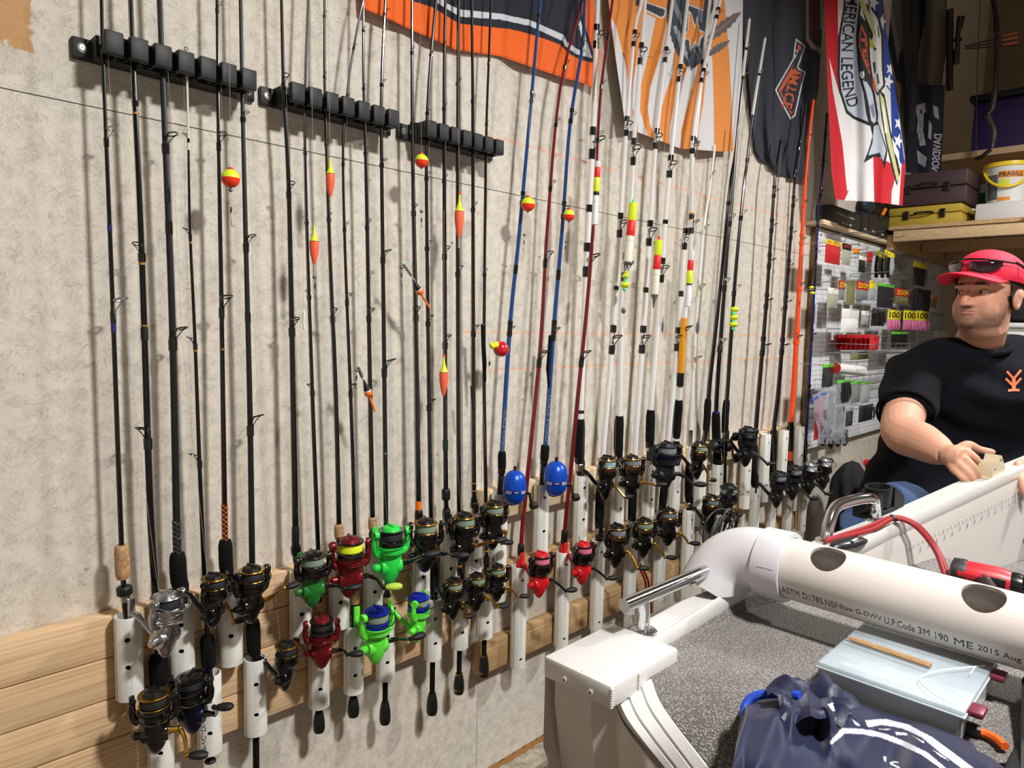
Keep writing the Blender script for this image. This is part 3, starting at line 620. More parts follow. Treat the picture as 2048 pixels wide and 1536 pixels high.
rod('black rod with gold bands and a steel seat ring', [(942, -120), (943, 0), (945, 150), (946, 500), (948, 990)], 5, 9, BLANK, 'UL', 947,
    [(1003, 1016, 16, G_, BLKM), (1016, 1026, 15, 'seat_nut', SILV)], [(195, 4), (408, 6), (653, 8)], ('goldg', 986, 1002, 1.18, dict(ang=-2.2)), [(965, 967, GOLDW), (980, 982, GOLDW), (1000, 1003, GOLDW)], ptxt=[('DWV PIPE 1120', .15, .8, -.1, .01)])
rod('slim black rod ending at the end of the racks, gold-banded butt', [(984, -60), (978, 110), (972, 300), (968, 700), (971, 960), (973, 1130)], 4, 8, BLANK, 'LL', 970,
    [(1112, 1128, 13, G_, BLKM)], [(122, 3), (243, 3), (540, 5)], ('goldg', 994, 1128, .96, dict(ang=-.25)), [(1085, 1088, GOLDW), (1100, 1103, GOLDW), (1115, 1118, GOLDW)], (968, 1310, 1352, 20, BLKM, 1))
rod('blue rod with closed blue reel beside the last rack', [(1090, -120), (1080, 0), (1040, 450), (1020, 650), (1005, 890), (1004, 930)], 5, 10, BLUEB, 'UR', 997,
    [(903, 940, 17, G_, EVA)], [(36, 4), (193, 5), (395, 6), (655, 7)], ('zebco', 1029, 941, 1.05), [(530, 548, BLK), (643, 668, BLK)], None, BLK, True, text=('OMEGA ZEBCO', 820, 900, None))
rod('red rod between the two blue rods, with red spinning reel', [(1195, -120), (1165, 0), (1120, 180), (1095, 450), (1080, 700), (1050, 1000), (1042, 1095)], 4, 9, REDB, 'LR', 1037,
    [(1088, 1110, 14, G_, BLKM), (1110, 1118, 14, 'seat_nut', SILV), (1118, 1138, 15, 'seat_hood', RED)], [(125, 4), (240, 4), (365, 5), (508, 8), (705, 9)], ('pink', 1081, 1104, 1.2, dict(ang=-.4)), [(518, 530, BLK), (718, 735, BLK)], front=(.02, .45))
rod('blue rod with a closed blue reel between the two red rods', [(1190, -120), (1170, 0), (1165, 90), (1140, 250), (1125, 450), (1108, 650), (1093, 860)], 5, 10, BLUEB, 'UR', 1081,
    [(890, 922, 18, G_, EVA)], [(88, 4), (230, 5), (418, 6), (658, 7)], ('zebco', 1112, 923, 1.12), [(540, 560, BLK), (643, 668, BLK)], None, BLK, True, text=('OMEGA ZEBCO', 790, 882, None), front=(.042, .4))
rod('red rod with a red reel leaning past the thick white rod', [(1240, -120), (1225, 0), (1200, 200), (1190, 400), (1175, 600), (1155, 800), (1130, 1060)], 4, 9, REDB, 'LR', 1124,
    [(1060, 1078, 14, G_, BLKM), (1078, 1088, 14, 'seat_nut', SILV), (1088, 1110, 15, 'seat_hood', RED)], [(68, 4), (165, 4), (268, 5), (705, 9)], ('pink', 1167, 1084, 1.2, dict(ang=-.4)), [(712, 728, BLK)], front=(.05, -.45))
rod('thick white rod with a long black grip, nearest the red rods', [(1198, -120), (1195, 0), (1185, 280), (1175, 480), (1168, 650), (1160, 850), (1159, 930)], 8, 13, WHB, 'UR', 1160,
    [(838, 926, 21, G_, EVA), (926, 940, 19, 'seat_nut', SILV)], [(70, 8), (282, 11), (515, 12)], ('bronzet', 1216, 912, 1.25, dict(ang=-.8)), [(410, 424, BLK), (820, 826, BLK)], None, BLK, True, ptxt=[('L', .3, .38, .1, .014), ('T', .07, .14, .1, .014)])
rod('white rod beside the thick white rod, left of the green-tipped float', [(1292, -120), (1283, 0), (1270, 60), (1253, 250), (1240, 450), (1225, 680), (1205, 920), (1200, 1000)], 6, 11, WHB, 'LR', 1194,
    [(960, 1055, 18, G_, EVA), (1055, 1068, 17, 'seat_nut', SILV)], [(75, 6), (250, 7), (447, 9), (675, 11)], ('bronze', 1234, 1048, 1.3, dict(ang=-.9)), [(572, 580, BLK)], None, BLK, True, front=(.024, .2))
rod('white rod behind the green-tipped float', [(1294, -120), (1290, 0), (1270, 250), (1262, 400), (1245, 600), (1240, 800), (1237, 880)], 7, 11, WHB, 'UR', 1234,
    [(832, 912, 19, G_, EVA), (912, 922, 17, 'seat_nut', SILV)], [(105, 8), (300, 10), (530, 11)], ('bronze', 1263, 910, 1.25, dict(ang=.1)), (), None, BLK, True)
rod('white rod just left of the float with a long sinker', [(1360, -120), (1345, 0), (1315, 250), (1300, 450), (1285, 680), (1270, 900), (1265, 1000)], 6, 11, WHB, 'LR', 1260,
    [(940, 1040, 17, G_, EVA), (1040, 1052, 16, 'seat_nut', SILV)], [(108, 6), (275, 8), (463, 10), (675, 11)], ('bronzeg', 1288, 1036, 1.25, dict(ang=-.6)), [(575, 585, BLK)], None, BLK, True)
rod('white rod with dark blue reel behind the tipped-over spoon lure', [(1388, -120), (1375, 0), (1345, 280), (1330, 450), (1315, 650), (1303, 800), (1300, 870)], 7, 11, WHB, 'UR', 1296,
    [(820, 892, 18, G_, EVA), (892, 902, 16, 'seat_nut', SILV)], [(145, 7), (330, 9), (537, 10)], ('blue', 1333, 884, 1.5, dict(ang=-.35)), [(440, 448, BLK)], None, BLK, True, ptxt=[('SCH 40 1.50 PVC-DWV NSF-14 ASTM D1785', .1, .8, .2, .006)])
rod('white rod between the dark blue reel and the orange-wrapped rod', [(1436, -120), (1420, 0), (1390, 280), (1370, 480), (1355, 680), (1335, 900), (1326, 1000)], 6, 10, WHB, 'LR', 1319,
    [(930, 1015, 16, G_, EVA)], [(135, 7), (293, 8), (475, 9), (675, 10)], ('bronze', 1337, 1016, 1.25, dict(ang=-.3)), [(582, 593, BLK)], None, BLK, True)
rod('white rod with an orange-yellow lower section', [(1458, -120), (1440, 0), (1405, 150), (1385, 290), (1383, 430), (1378, 560), (1367, 660), (1358, 800), (1354, 850)], 6, 10, WHB, 'UR', 1348,
    [(636, 745, 13, 'yellow_section', YELB, [1] * 10), (745, 772, 14, 'band_section', BLKM, [1] * 10), (800, 876, 17, G_, EVA)], [(26, 5), (150, 6), (288, 7), (445, 8), (655, 9)], ('bronzeg', 1400, 884, 1.25, dict(ang=-1.2)), [(425, 440, YELB), (760, 765, YELB)], None, BLK, True, front=(.03, -.35))
rod('slender white rod passing the bare wood patch', [(1430, 290), (1419, 380), (1405, 480), (1390, 680), (1381, 870), (1378, 950)], 4, 8, WHB, 'LR', 1374,
    [(860, 892, 8, 'lattice_wrap', GUN, [1] * 10), (930, 1004, 16, G_, EVA), (1004, 1014, 15, 'seat_nut', SILV)], [(345, 5), (453, 6), (572, 8), (715, 9)], ('bronze', 1424, 990, 1.35, dict(ang=-.6, crank=False)), [(560, 590, PALE), (690, 735, PALE)], None, SILG, wrap=PALE)
rod('white-tipped black rod beside the striped orange flag', [(1499, 39), (1486, 153), (1478, 230), (1470, 310), (1459, 380), (1440, 580), (1418, 780), (1413, 850)], 4, 9, BLANK, 'UR', 1399,
    [(798, 862, 14, G_, EVA)], [(91, 4), (148, 4), (398, 5)], ('blueg', 1473, 968, 1.45, dict(ang=-.5)), (), None, SILG, tip=(153, WHB))
rod('thick black rod with a blue ring and black baitcasting reel', [(1476, 250), (1464, 400), (1455, 490), (1447, 600), (1434, 780), (1432, 850)], 5, 9, BLANK, 'UR', 1432,
    [(824, 900, 17, G_, EVA), (905, 1000, 16, 'rear_grip', EVA, [1] * 10), (823, 828, 13, 'blue_ring', BLUA)], [(433, 8), (560, 9), (680, 10)], ('cast', 1440, 880, 1.2), (), None, SILG, front=(.024, -.35), pdz=-.085)
rod('black rod with a pale tip, hung with yellow and green beads', [(1530, 77), (1505, 230), (1494, 325), (1487, 380), (1470, 560), (1455, 780), (1450, 850)], 4, 9, BLANK, 'LR', 1445,
    [(800, 862, 14, G_, EVA), (862, 874, 13, 'seat_nut', SILV)], [(143, 4), (310, 6), (424, 7), (573, 8)], ('bluek', 1497, 854, 1.45, dict(ang=-.6)), (), None, SILG, tip=(230, WHB))
rod('black rod emerging from under the black flag', [(1562, 280), (1552, 340), (1548, 380), (1533, 600), (1518, 780), (1510, 880), (1506, 940)], 5, 9, BLANK, 'LR', 1507,
    [(890, 972, 15, G_, EVA)], [(382, 6), (450, 7), (520, 8), (600, 8), (690, 10)], ('blue', 1561, 943, 1.45, dict(ang=-.8, crank=False)), (), None, BLK, True)
rod('black rod crossing the front of the black flag', [(1613, 200), (1605, 247), (1589, 348), (1588, 380), (1573, 580), (1557, 780), (1547, 870)], 4, 9, BLANK, 'LR', 1541,
    [(860, 950, 15, G_, EVA)], [(290, 5), (350, 6), (402, 6), (465, 7), (530, 7), (603, 8), (690, 9)], ('blue', 1591, 931, 1.45, dict(ang=-.7)), (), None, BLK, True)
rod('bright orange rod with a black grip', [(1627, 200), (1619, 262), (1610, 372), (1609, 385), (1598, 580), (1587, 780), (1582, 840)], 5, 11, ORGB, 'LR', 1574,
    [(838, 908, 12, G_, EVA)], [(270, 4), (403, 5), (477, 6), (567, 7), (672, 8)], ('gun', 1622, 924, 1.45, dict(ang=-.7)), (), None, GUN, True, wrap=ORGB)
rod('dark navy rod against the pegboard frame', [(1654, 226), (1642, 380), (1636, 434), (1617, 780), (1611, 880)], 4, 7, NVB, 'LR', 1604,
    [(880, 926, 9, G_, EVA)], [(272, 4), (325, 4), (383, 5), (445, 5), (505, 6), (570, 6), (668, 7), (780, 8)], ('gun', 1651, 915, 1.45, dict(ang=-1.2, crank=False)), (), None, BLK, True)
# pipes with no rod of their own in view
pipe('UR', 1491, 'empty, half hidden under a black reel', True); pipe('UR', 1528, 'empty, third from the pegboard frame in the upper row', True)
pipe('UR', 1564, 'empty, second from the pegboard frame in the upper row', True); pipe('UR', 1596, 'empty, beside the pegboard frame in the upper row', True)
# ------------------------------------------------------------------ three black rod racks on the wall
RACK = mat('rack_plastic', (15, 16, 19), .55, bump=.08, bscale=400); FOAM = mat('rack_foam', (22, 22, 24), .95, bump=1, bscale=300)
def rack(label, x0, x1, zb, zt):
    r = thing('rod_rack', label, 'rod rack', ((x0 + x1) / 2, 0, zb), group='black rod racks in a row')
    L_ = x1 - x0; h = zt - zb; D = .09; m_ = MB()
    m_.box((0, -.006, h / 2), (L_, .012, h * .98), bev=.004)
    e = .032; n = 6; bw = .031; pit = (L_ - 2 * e - bw) / n
    m_.box((0, -.0275, h / 2), (L_ - 2 * e + .004, .035, h * .96))
    for k in range(n + 1):                     # each finger: front plate, open channel for a rod behind it, one thin bridge
        xk = -L_ / 2 + e + bw / 2 + k * pit
        m_.box((xk, -(D + .072) / 2, h / 2), (bw, D - .072, h), bev=.003)
        c_ = max((-1, 1), key=lambda sg: min([abs(x - r.location.x - xk - sg * (bw / 2 - .004)) for x in RACK_X] + [9]))
        m_.box((xk + c_ * (bw / 2 - .004), -.059, h / 2), (.007, .03, h * .9))
    m_.build('rack_body', RACK, r)
    for k in range(n):
        xc = -L_ / 2 + e + bw + (k + .5) * pit - bw / 2
        f = MB(); gw = pit - bw
        for sgn in (-1, 1):
            f.lathe([(.0075, .002), (.0075, h - .002)], (xc + sgn * gw * .3, -.062, 0), n=12)
            f.box((xc + sgn * gw * .3, -.052, h / 2), (.009, .03, h - .006))
        f.build('foam_grip', FOAM, r)
    for sgn in (-1, 1):
        s_ = MB(); s_.lathe([(.009, 0), (.009, .002), (.006, .0035), (.0022, .0035), (.002, .0015)], (sgn * (L_ / 2 - .016), -.012, h / 2), (0, -1, 0), n=16)
        s_.build('mounting_screw', SCREW, r)
    return r
zb, zt = CAMH + .455, CAMH + .505
for lab, a, b_ in (('black rod rack nearest the bare brown patch on the wall', (140, 95), (522, 190)), ('black rod rack between the other two black racks', (516, 190), (796, 256)), ('black rod rack beside the blue fishing rods, below the orange and black flag', (791, 258), (1000, 300))):
    xa = float(at_y(a[0], a[1], -.0)[0]); xb = float(at_y(b_[0], b_[1], -.04)[0])
    rack(lab, xa, xb, CAMH + .457, CAMH + .497)
# ================================================================== printed cloth flags
def resample(poly, n):
    P = np.array(poly, float); d = np.r_[0, np.cumsum(np.linalg.norm(np.diff(P, axis=0), axis=1))]; t = np.linspace(0, d[-1], n)
    return np.c_[np.interp(t, d, P[:, 0]), np.interp(t, d, P[:, 1])]
def inpoly(P, poly):
    x, y = P[:, 0], P[:, 1]; c = np.zeros(len(P), bool); q = np.array(poly, float); j = len(q) - 1
    for i in range(len(q)):
        xi, yi = q[i]; xj, yj = q[j]
        if yi != yj: c ^= ((yi > y) != (yj > y)) & (x < (xj - xi) * (y - yi) / (yj - yi) + xi)
        j = i
    return c
def colour_attr(me, cols):
    a = me.color_attributes.new('print', 'FLOAT_COLOR', 'POINT'); a.data.foreach_set('color', np.asarray(cols, np.float32).ravel())
def cloth_material(name, rough=.75, bump=.25):
    m = bpy.data.materials.new(name); m.use_nodes = True; nt = m.node_tree; b = nt.nodes['Principled BSDF']; b.inputs['Roughness'].default_value = rough; b.inputs['Sheen Weight'].default_value = .15; b.inputs['Specular IOR Level'].default_value = .25
    a = nt.nodes.new('ShaderNodeAttribute'); a.attribute_name = 'print'; nt.links.new(a.outputs['Color'], b.inputs['Base Color'])
    t = nt.nodes.new('ShaderNodeTexCoord'); n = nt.nodes.new('ShaderNodeTexNoise'); n.inputs['Scale'].default_value = 700; nt.links.new(t.outputs['Object'], n.inputs[0])
    bp = nt.nodes.new('ShaderNodeBump'); bp.inputs['Strength'].default_value = bump; bp.inputs['Distance'].default_value = .001; nt.links.new(n.outputs[0], bp.inputs['Height']); nt.links.new(bp.outputs[0], b.inputs['Normal'])
    return m
CLOTH = cloth_material('flag_cloth')
def quick_grid(name, P):                      # (rows, cols, 3) array -> smooth quad mesh
    r, c = P.shape[:2]; me = bpy.data.meshes.new(name); i = np.arange((r - 1) * c).reshape(r - 1, c)[:, :-1].ravel()
    F = np.stack([i, i + c, i + c + 1, i + 1], -1); me.vertices.add(r * c); me.vertices.foreach_set('co', np.ascontiguousarray(P, np.float32).ravel())
    me.loops.add(F.size); me.polygons.add(len(F)); me.loops.foreach_set('vertex_index', F.ravel().astype(np.int32)); me.polygons.foreach_set('loop_start', np.arange(0, F.size, 4, dtype=np.int32)); me.update(calc_edges=True)
    me.polygons.foreach_set('use_smooth', [True] * len(F)); return me
def cloth(name, label, cat, left, right, bottom, base, prints, plane, fold, nu=200, nv=150, group=None, hem=None, texts=()):
    """left/right edges run downwards and bottom runs left to right, all read on the cloth's own plane; prints = [(rgb, outline)]"""
    L_ = resample(left, nv); R_ = resample(right, nv); B = resample(bottom, nu); T = np.c_[np.linspace(L_[0, 0], R_[0, 0], nu), np.linspace(L_[0, 1], R_[0, 1], nu)]
    u = np.linspace(0, 1, nu)[None, :, None]; v = np.linspace(0, 1, nv)[:, None, None]
    S = (1 - v) * T[None] + v * B[None] + (1 - u) * L_[:, None] + u * R_[:, None] - ((1 - u) * (1 - v) * T[0] + u * (1 - v) * T[-1] + (1 - u) * v * B[0] + u * v * B[-1])
    Q = S.reshape(-1, 2); col = np.tile(np.array(srgb(base)), (len(Q), 1))
    for rgb, poly in prints: col[inpoly(Q, poly)] = srgb(rgb)
    for s_, rgb, fn in texts:
        V, Tr = text_tris(s_, True); lo, hi = V.min(0), V.max(0); W = np.array([fn(*((p - lo) / (hi - lo))) for p in V])
        for t in Tr: col[inpoly(Q, W[list(t)])] = srgb(rgb)
    nrm = np.array(plane[1]) / np.linalg.norm(plane[1])
    R3 = np.stack([(S[..., 0] - CX) / FPX, -(S[..., 1] - CY) / FPX, -np.ones((nv, nu))], -1) @ AX.T
    off = fold(np.tile(np.linspace(0, 1, nu)[None, :], (nv, 1)), np.tile(np.linspace(0, 1, nv)[:, None], (1, nu)))
    P = CAM + R3 * ((np.dot(np.array(plane[0]) - CAM, nrm) + off) / (R3 @ nrm))[..., None]
    org = P[-1, nu // 2].copy(); me = quick_grid(name, (P - org)); me.materials.append(CLOTH); colour_attr(me, col)
    o = put(name, me, None, tuple(org)); tag(o, label, cat, group)
    if hem:
        mh = MB()
        for k in range(0, nu - 4, 4): mh.tube([P[-4][k] - org + nrm * .0012, P[-4][k + 2] - org + nrm * .0012], .0006, 4)
        mh.build('hem_stitch', mat('stitch_' + name, hem, .9), o, smooth=0)
    return o
def crop(x0, y0, s): return lambda pts: [(x0 + x / s, y0 + y / s) for x, y in pts]
YN = (0, -1, 0)
# -- orange, black and white flag over the racks
c5 = crop(700, 0, 6.4); c3 = crop(1000, 0, 3.84)
stripe_lo = [(825, -60), (825, 2), (864, 14), (887, 28), (914, 45), (919, 47), (1020, 58), (1060, 68), (1090, 78), (1122, 90), (1135, 106), (1160, 119), (1194, 128), (1164, 31), (1172, -220), (760, -220)]
wht = [(830, -60), (873, 5), (914, 30), (919, 33), (1000, 39), (1060, 52), (1127, 83), (1130, 92), (1154, 109), (1184, 116), (1161, 40), (1157, 48), (1170, 104), (1156, 99), (1134, 84), (1128, 70), (1060, 40), (1031, 34), (1000, 27), (919, 19), (892, 6), (860, -60)]
cloth('flag', 'orange, black and white flag hanging over the rod racks', 'flag', [(735, -210), (729, -40), (729, 14)], [(1182, -210), (1187, 0), (1200, 100), (1197, 140), (1191, 178)],
      [(729, 14), (731, 19), (769, 34), (825, 61), (864, 77), (912, 100), (950, 105), (1000, 112), (1060, 133), (1130, 156), (1169, 167), (1191, 178)], (240, 104, 32),
      [((32, 34, 46), stripe_lo), ((206, 208, 214), wht)], ((0, -.026, 0), YN), lambda u, v: .009 * np.sin(u * 17 + v * 2) * (1 - .4 * v) + .007 * np.sin(u * 7 + 1) + .004 * v * np.sin(u * 33 + 4 * v), nu=420, nv=330, hem=(214, 78, 22), group='motorcycle flags hung along the wall')
# -- orange and white striped flag with a star
def S3(l): return c3(l)
OR, WH = (226, 140, 62), (214, 214, 216); DK, GY = (56, 62, 74), (120, 128, 140)
L1 = [(1095, 0), (1080, 300), (1045, 650), (1060, 900), (1110, 1040), (1120, 1200)]
B1 = [(1240, -60), (1195, 150), (1140, 420), (1085, 640), (1075, 850), (1130, 1030), (1150, 1200)]
B2 = [(1380, -60), (1280, 180), (1240, 400), (1150, 680), (1135, 830), (1150, 950), (1205, 1080), (1215, 1200)]
B3 = [(1400, -60), (1330, 480), (1330, 560), (1270, 720), (1240, 830), (1225, 980), (1250, 1100), (1250, 1200)]
B4 = [(1470, 300), (1440, 520), (1390, 650), (1330, 850), (1300, 980), (1295, 1200)]
B5 = [(1540, 300), (1510, 560), (1430, 850), (1390, 1000), (1385, 1200)]
B6 = [(1590, 300), (1585, 560), (1560, 800), (1525, 1000), (1520, 1200)]
B7 = [(1610, 300), (1630, 460), (1640, 760), (1645, 1200)]
B8 = [(1720, -60), (1760, 400), (1780, 800), (1790, 1200)]
def between(a, b): return S3(a + b[::-1])
def feather(x0, y0, x1, y1, w_):
    a = np.array([x0, y0], float); b = np.array([x1, y1], float); t = (b - a) / np.linalg.norm(b - a); n_ = np.array([-t[1], t[0]]); up_, dn = [], []
    for k in range(13):
        q = k / 12; c_ = a + (b - a) * q; ww = w_ * math.sin(PI * min(1, .12 + q * .88)) ** .7; up_.append(tuple(c_ + n_ * ww * (1 if k % 2 else .7))); dn.append(tuple(c_ - n_ * ww * (.7 if k % 2 else 1)))
    return S3(up_ + dn[::-1])
pr = [(OR, S3([(830, -60), (1100, -60), (1085, 200), (1060, 420), (1020, 640), (1000, 800), (1055, 900), (1060, 1010), (940, 1020)])), (WH, S3([(850, 130), (890, 200), (960, 480), (1010, 800), (1030, 1010), (960, 1010)])),
      (WH, between(L1, B1)), (OR, between(B1, B2)), (WH, between(B2, B3)), (OR, between(B3, B4)), (WH, between(B4, B5)), (OR, between(B5, B6)), (WH, between(B6, B7)), (OR, between(B7, B8)),
      (OR, S3([(1040, -60), (1300, -60), (1290, 120), (1245, 165), (1030, 60)])), (WH, S3([(1108, 10), (1280, 68), (1270, 130), (1235, 142), (1100, 78)])), (DK, S3([(1118, 20), (1268, 74), (1258, 122), (1236, 130), (1112, 68)])), (DK, S3([(1040, -60), (1092, -60), (1086, 52), (1040, 44)])), (OR, S3([(1240, -60), (1290, -60), (1290, 60), (1270, 70), (1240, 10)])),
      (DK, S3([(1300, -60), (1640, -60), (1640, 60), (1580, 200), (1600, 330), (1540, 480), (1470, 540), (1420, 430), (1340, 320), (1285, 190), (1280, 60)])), (GY, S3([(1340, -60), (1360, 40), (1390, 100), (1400, 200), (1370, 150), (1330, 60)])), (GY, S3([(1520, 30), (1560, 60), (1550, 180), (1520, 150)])), (OR, S3([(1440, -60), (1580, -60), (1560, 70), (1450, 30)])), (WH, S3([(1450, 32), (1562, 74), (1556, 82), (1446, 40)])),
      ((150, 156, 164), feather(1340, 200, 1450, 520, 34)), (DK, feather(1300, 180, 1400, 480, 26)), (DK, feather(1400, 420, 1450, 520, 22)), ((96, 92, 98), feather(1600, 300, 1850, 90, 46)), ((150, 110, 90), feather(1620, 280, 1850, 90, 10)), ((96, 92, 98), feather(1600, 420, 1765, 310, 30)), (GY, feather(1480, 330, 1600, 520, 30)), (DK, feather(1500, 360, 1580, 500, 22)),
      (WH, S3([(1448, 80), (1470, 100), (1498, 200), (1515, 120), (1535, 230), (1590, 250), (1540, 300), (1530, 360), (1495, 330), (1462, 400), (1450, 300), (1398, 310), (1440, 230)])), (OR, S3([(1455, 98), (1468, 110), (1494, 218), (1512, 150), (1530, 240), (1575, 254), (1532, 292), (1522, 340), (1492, 318), (1464, 376), (1456, 292), (1412, 300), (1446, 226)]))]
cloth('flag', 'white and orange striped flag with a star, behind the white rods', 'flag', [(1222, -210), (1217, 0), (1226, 80), (1250, 245), (1254, 262)], [(1492, -210), (1486, 0), (1485, 100), (1480, 200), (1473, 302)],
      [(1254, 262), (1270, 262), (1290, 270), (1330, 285), (1360, 297), (1400, 300), (1440, 303), (1473, 302)], WH, pr, ((0, -.05, 0), YN), lambda u, v: .012 * np.sin(u * 15 + v * 3) * (.5 + .5 * v) + .01 * np.sin(u * 6 - v * 4), 320, 320, 'motorcycle flags hung along the wall')
# -- black flag with an orange shield
c1 = crop(1380, 0, 6.4); BK = (38, 42, 54); OG = (206, 92, 56)
sh = [(1355, 490), (1480, 590), (1385, 860), (1400, 880), (1480, 915), (1420, 1160), (1350, 1480), (1285, 1530), (1180, 1340), (1090, 1150), (1320, 750), (1335, 610)]
def shrink(p, k):
    P = np.array(p, float); out = []
    for i in range(len(P)):
        a, b, d = P[i - 1], P[i], P[(i + 1) % len(P)]; e = np.array([(b - a)[1], -(b - a)[0]]); f = np.array([(d - b)[1], -(d - b)[0]]); e /= np.linalg.norm(e); f /= np.linalg.norm(f); n_ = e + f; out.append(tuple(b - n_ / max(np.dot(n_, n_) / 2, .5) * k))
    return out
def along(p0, p1, h):                       # text frame: from p0 to p1 with cap height vector h (pixels)
    p0, p1, h = map(np.array, (p0, p1, h)); return lambda u, v: tuple(p0 + (p1 - p0) * u + h * v)
pr = [((176, 168, 142), [(1609, -220), (1612, 80), (1622, 96), (1634, 103), (1643, 112), (1641, 96), (1628, 88), (1618, 76), (1616, -220)]), ((112, 44, 62), [(1627, -220), (1627, 70), (1635, 80), (1643, -220)]), ((176, 168, 142), [(1640, -220), (1640, 60), (1646, 60), (1647, -220)]), ((96, 78, 78), [(1616, -220), (1618, 76), (1627, 84), (1627, -220)]),
      ((216, 220, 220), c1(sh)), (BK, c1(shrink(sh, 16))), (OG, c1(shrink(sh, 40))), (BK, c1([(1310, 950), (1420, 950), (1398, 1160), (1310, 1440), (1262, 1400), (1165, 1170)])), (BK, c1([(1385, 640), (1432, 655), (1350, 870), (1300, 900), (1345, 760)]))]
cloth('flag', 'black flag with an orange lettered shield, gathered at its foot', 'flag', [(1488, -210), (1486, 0), (1487, 70), (1495, 130), (1503, 230), (1510, 300), (1520, 320)], [(1652, -210), (1648, 0), (1641, 110), (1637, 180), (1625, 230), (1612, 280), (1614, 310), (1617, 362)],
      [(1520, 320), (1556, 338), (1553, 345), (1580, 358), (1617, 362)], BK, pr, ((0, -.022, 0), YN), lambda u, v: .010 * np.sin(u * 12 + v * 4) + .005 * np.sin(u * 29) * v, 280, 320, 'motorcycle flags hung along the wall',
      texts=[('MTCE', OG, along(c1([(1400, 985)])[0], c1([(1300, 1400)])[0], (-19, -6))), ('LE', (216, 220, 220), along(c1([(1385, 650)])[0], c1([(1345, 760)])[0], (-5, -2)))])
# -- stars and stripes flag with a ribbon and an eagle, hung at an angle
c4 = crop(1480, 0, 3.491); RD, BL, GR = (196, 28, 42), (26, 58, 142), (186, 194, 208); OL = (196, 200, 140)
pL = at_y(1670, 400, -.17); pR = at_z(1805, 411, pL[2]); dv = (pR - pL)[:2]; PN = (dv[1], -dv[0], 0) if dv[1] * -.7 - dv[0] * -.7 > 0 else (dv[1], -dv[0], 0)
ban = [(770, -700), (720, 60), (685, 260), (680, 520), (692, 640), (740, 790), (790, 830), (905, 880), (935, 850), (900, 780), (880, 640), (850, 540), (835, 420), (822, 260), (835, 120), (860, -80), (850, -700)]
tail = [(905, 860), (960, 840), (1030, 1050), (1010, 1190), (985, 1100), (935, 1095), (862, 1138), (900, 1040), (925, 950)]
star = lambda x, y, r: c4([(x + r * (1 if k % 2 == 0 else .42) * math.sin(k * PI / 5 + .3), y - 1.5 * r * (1 if k % 2 == 0 else .42) * math.cos(k * PI / 5 + .3)) for k in range(10)])
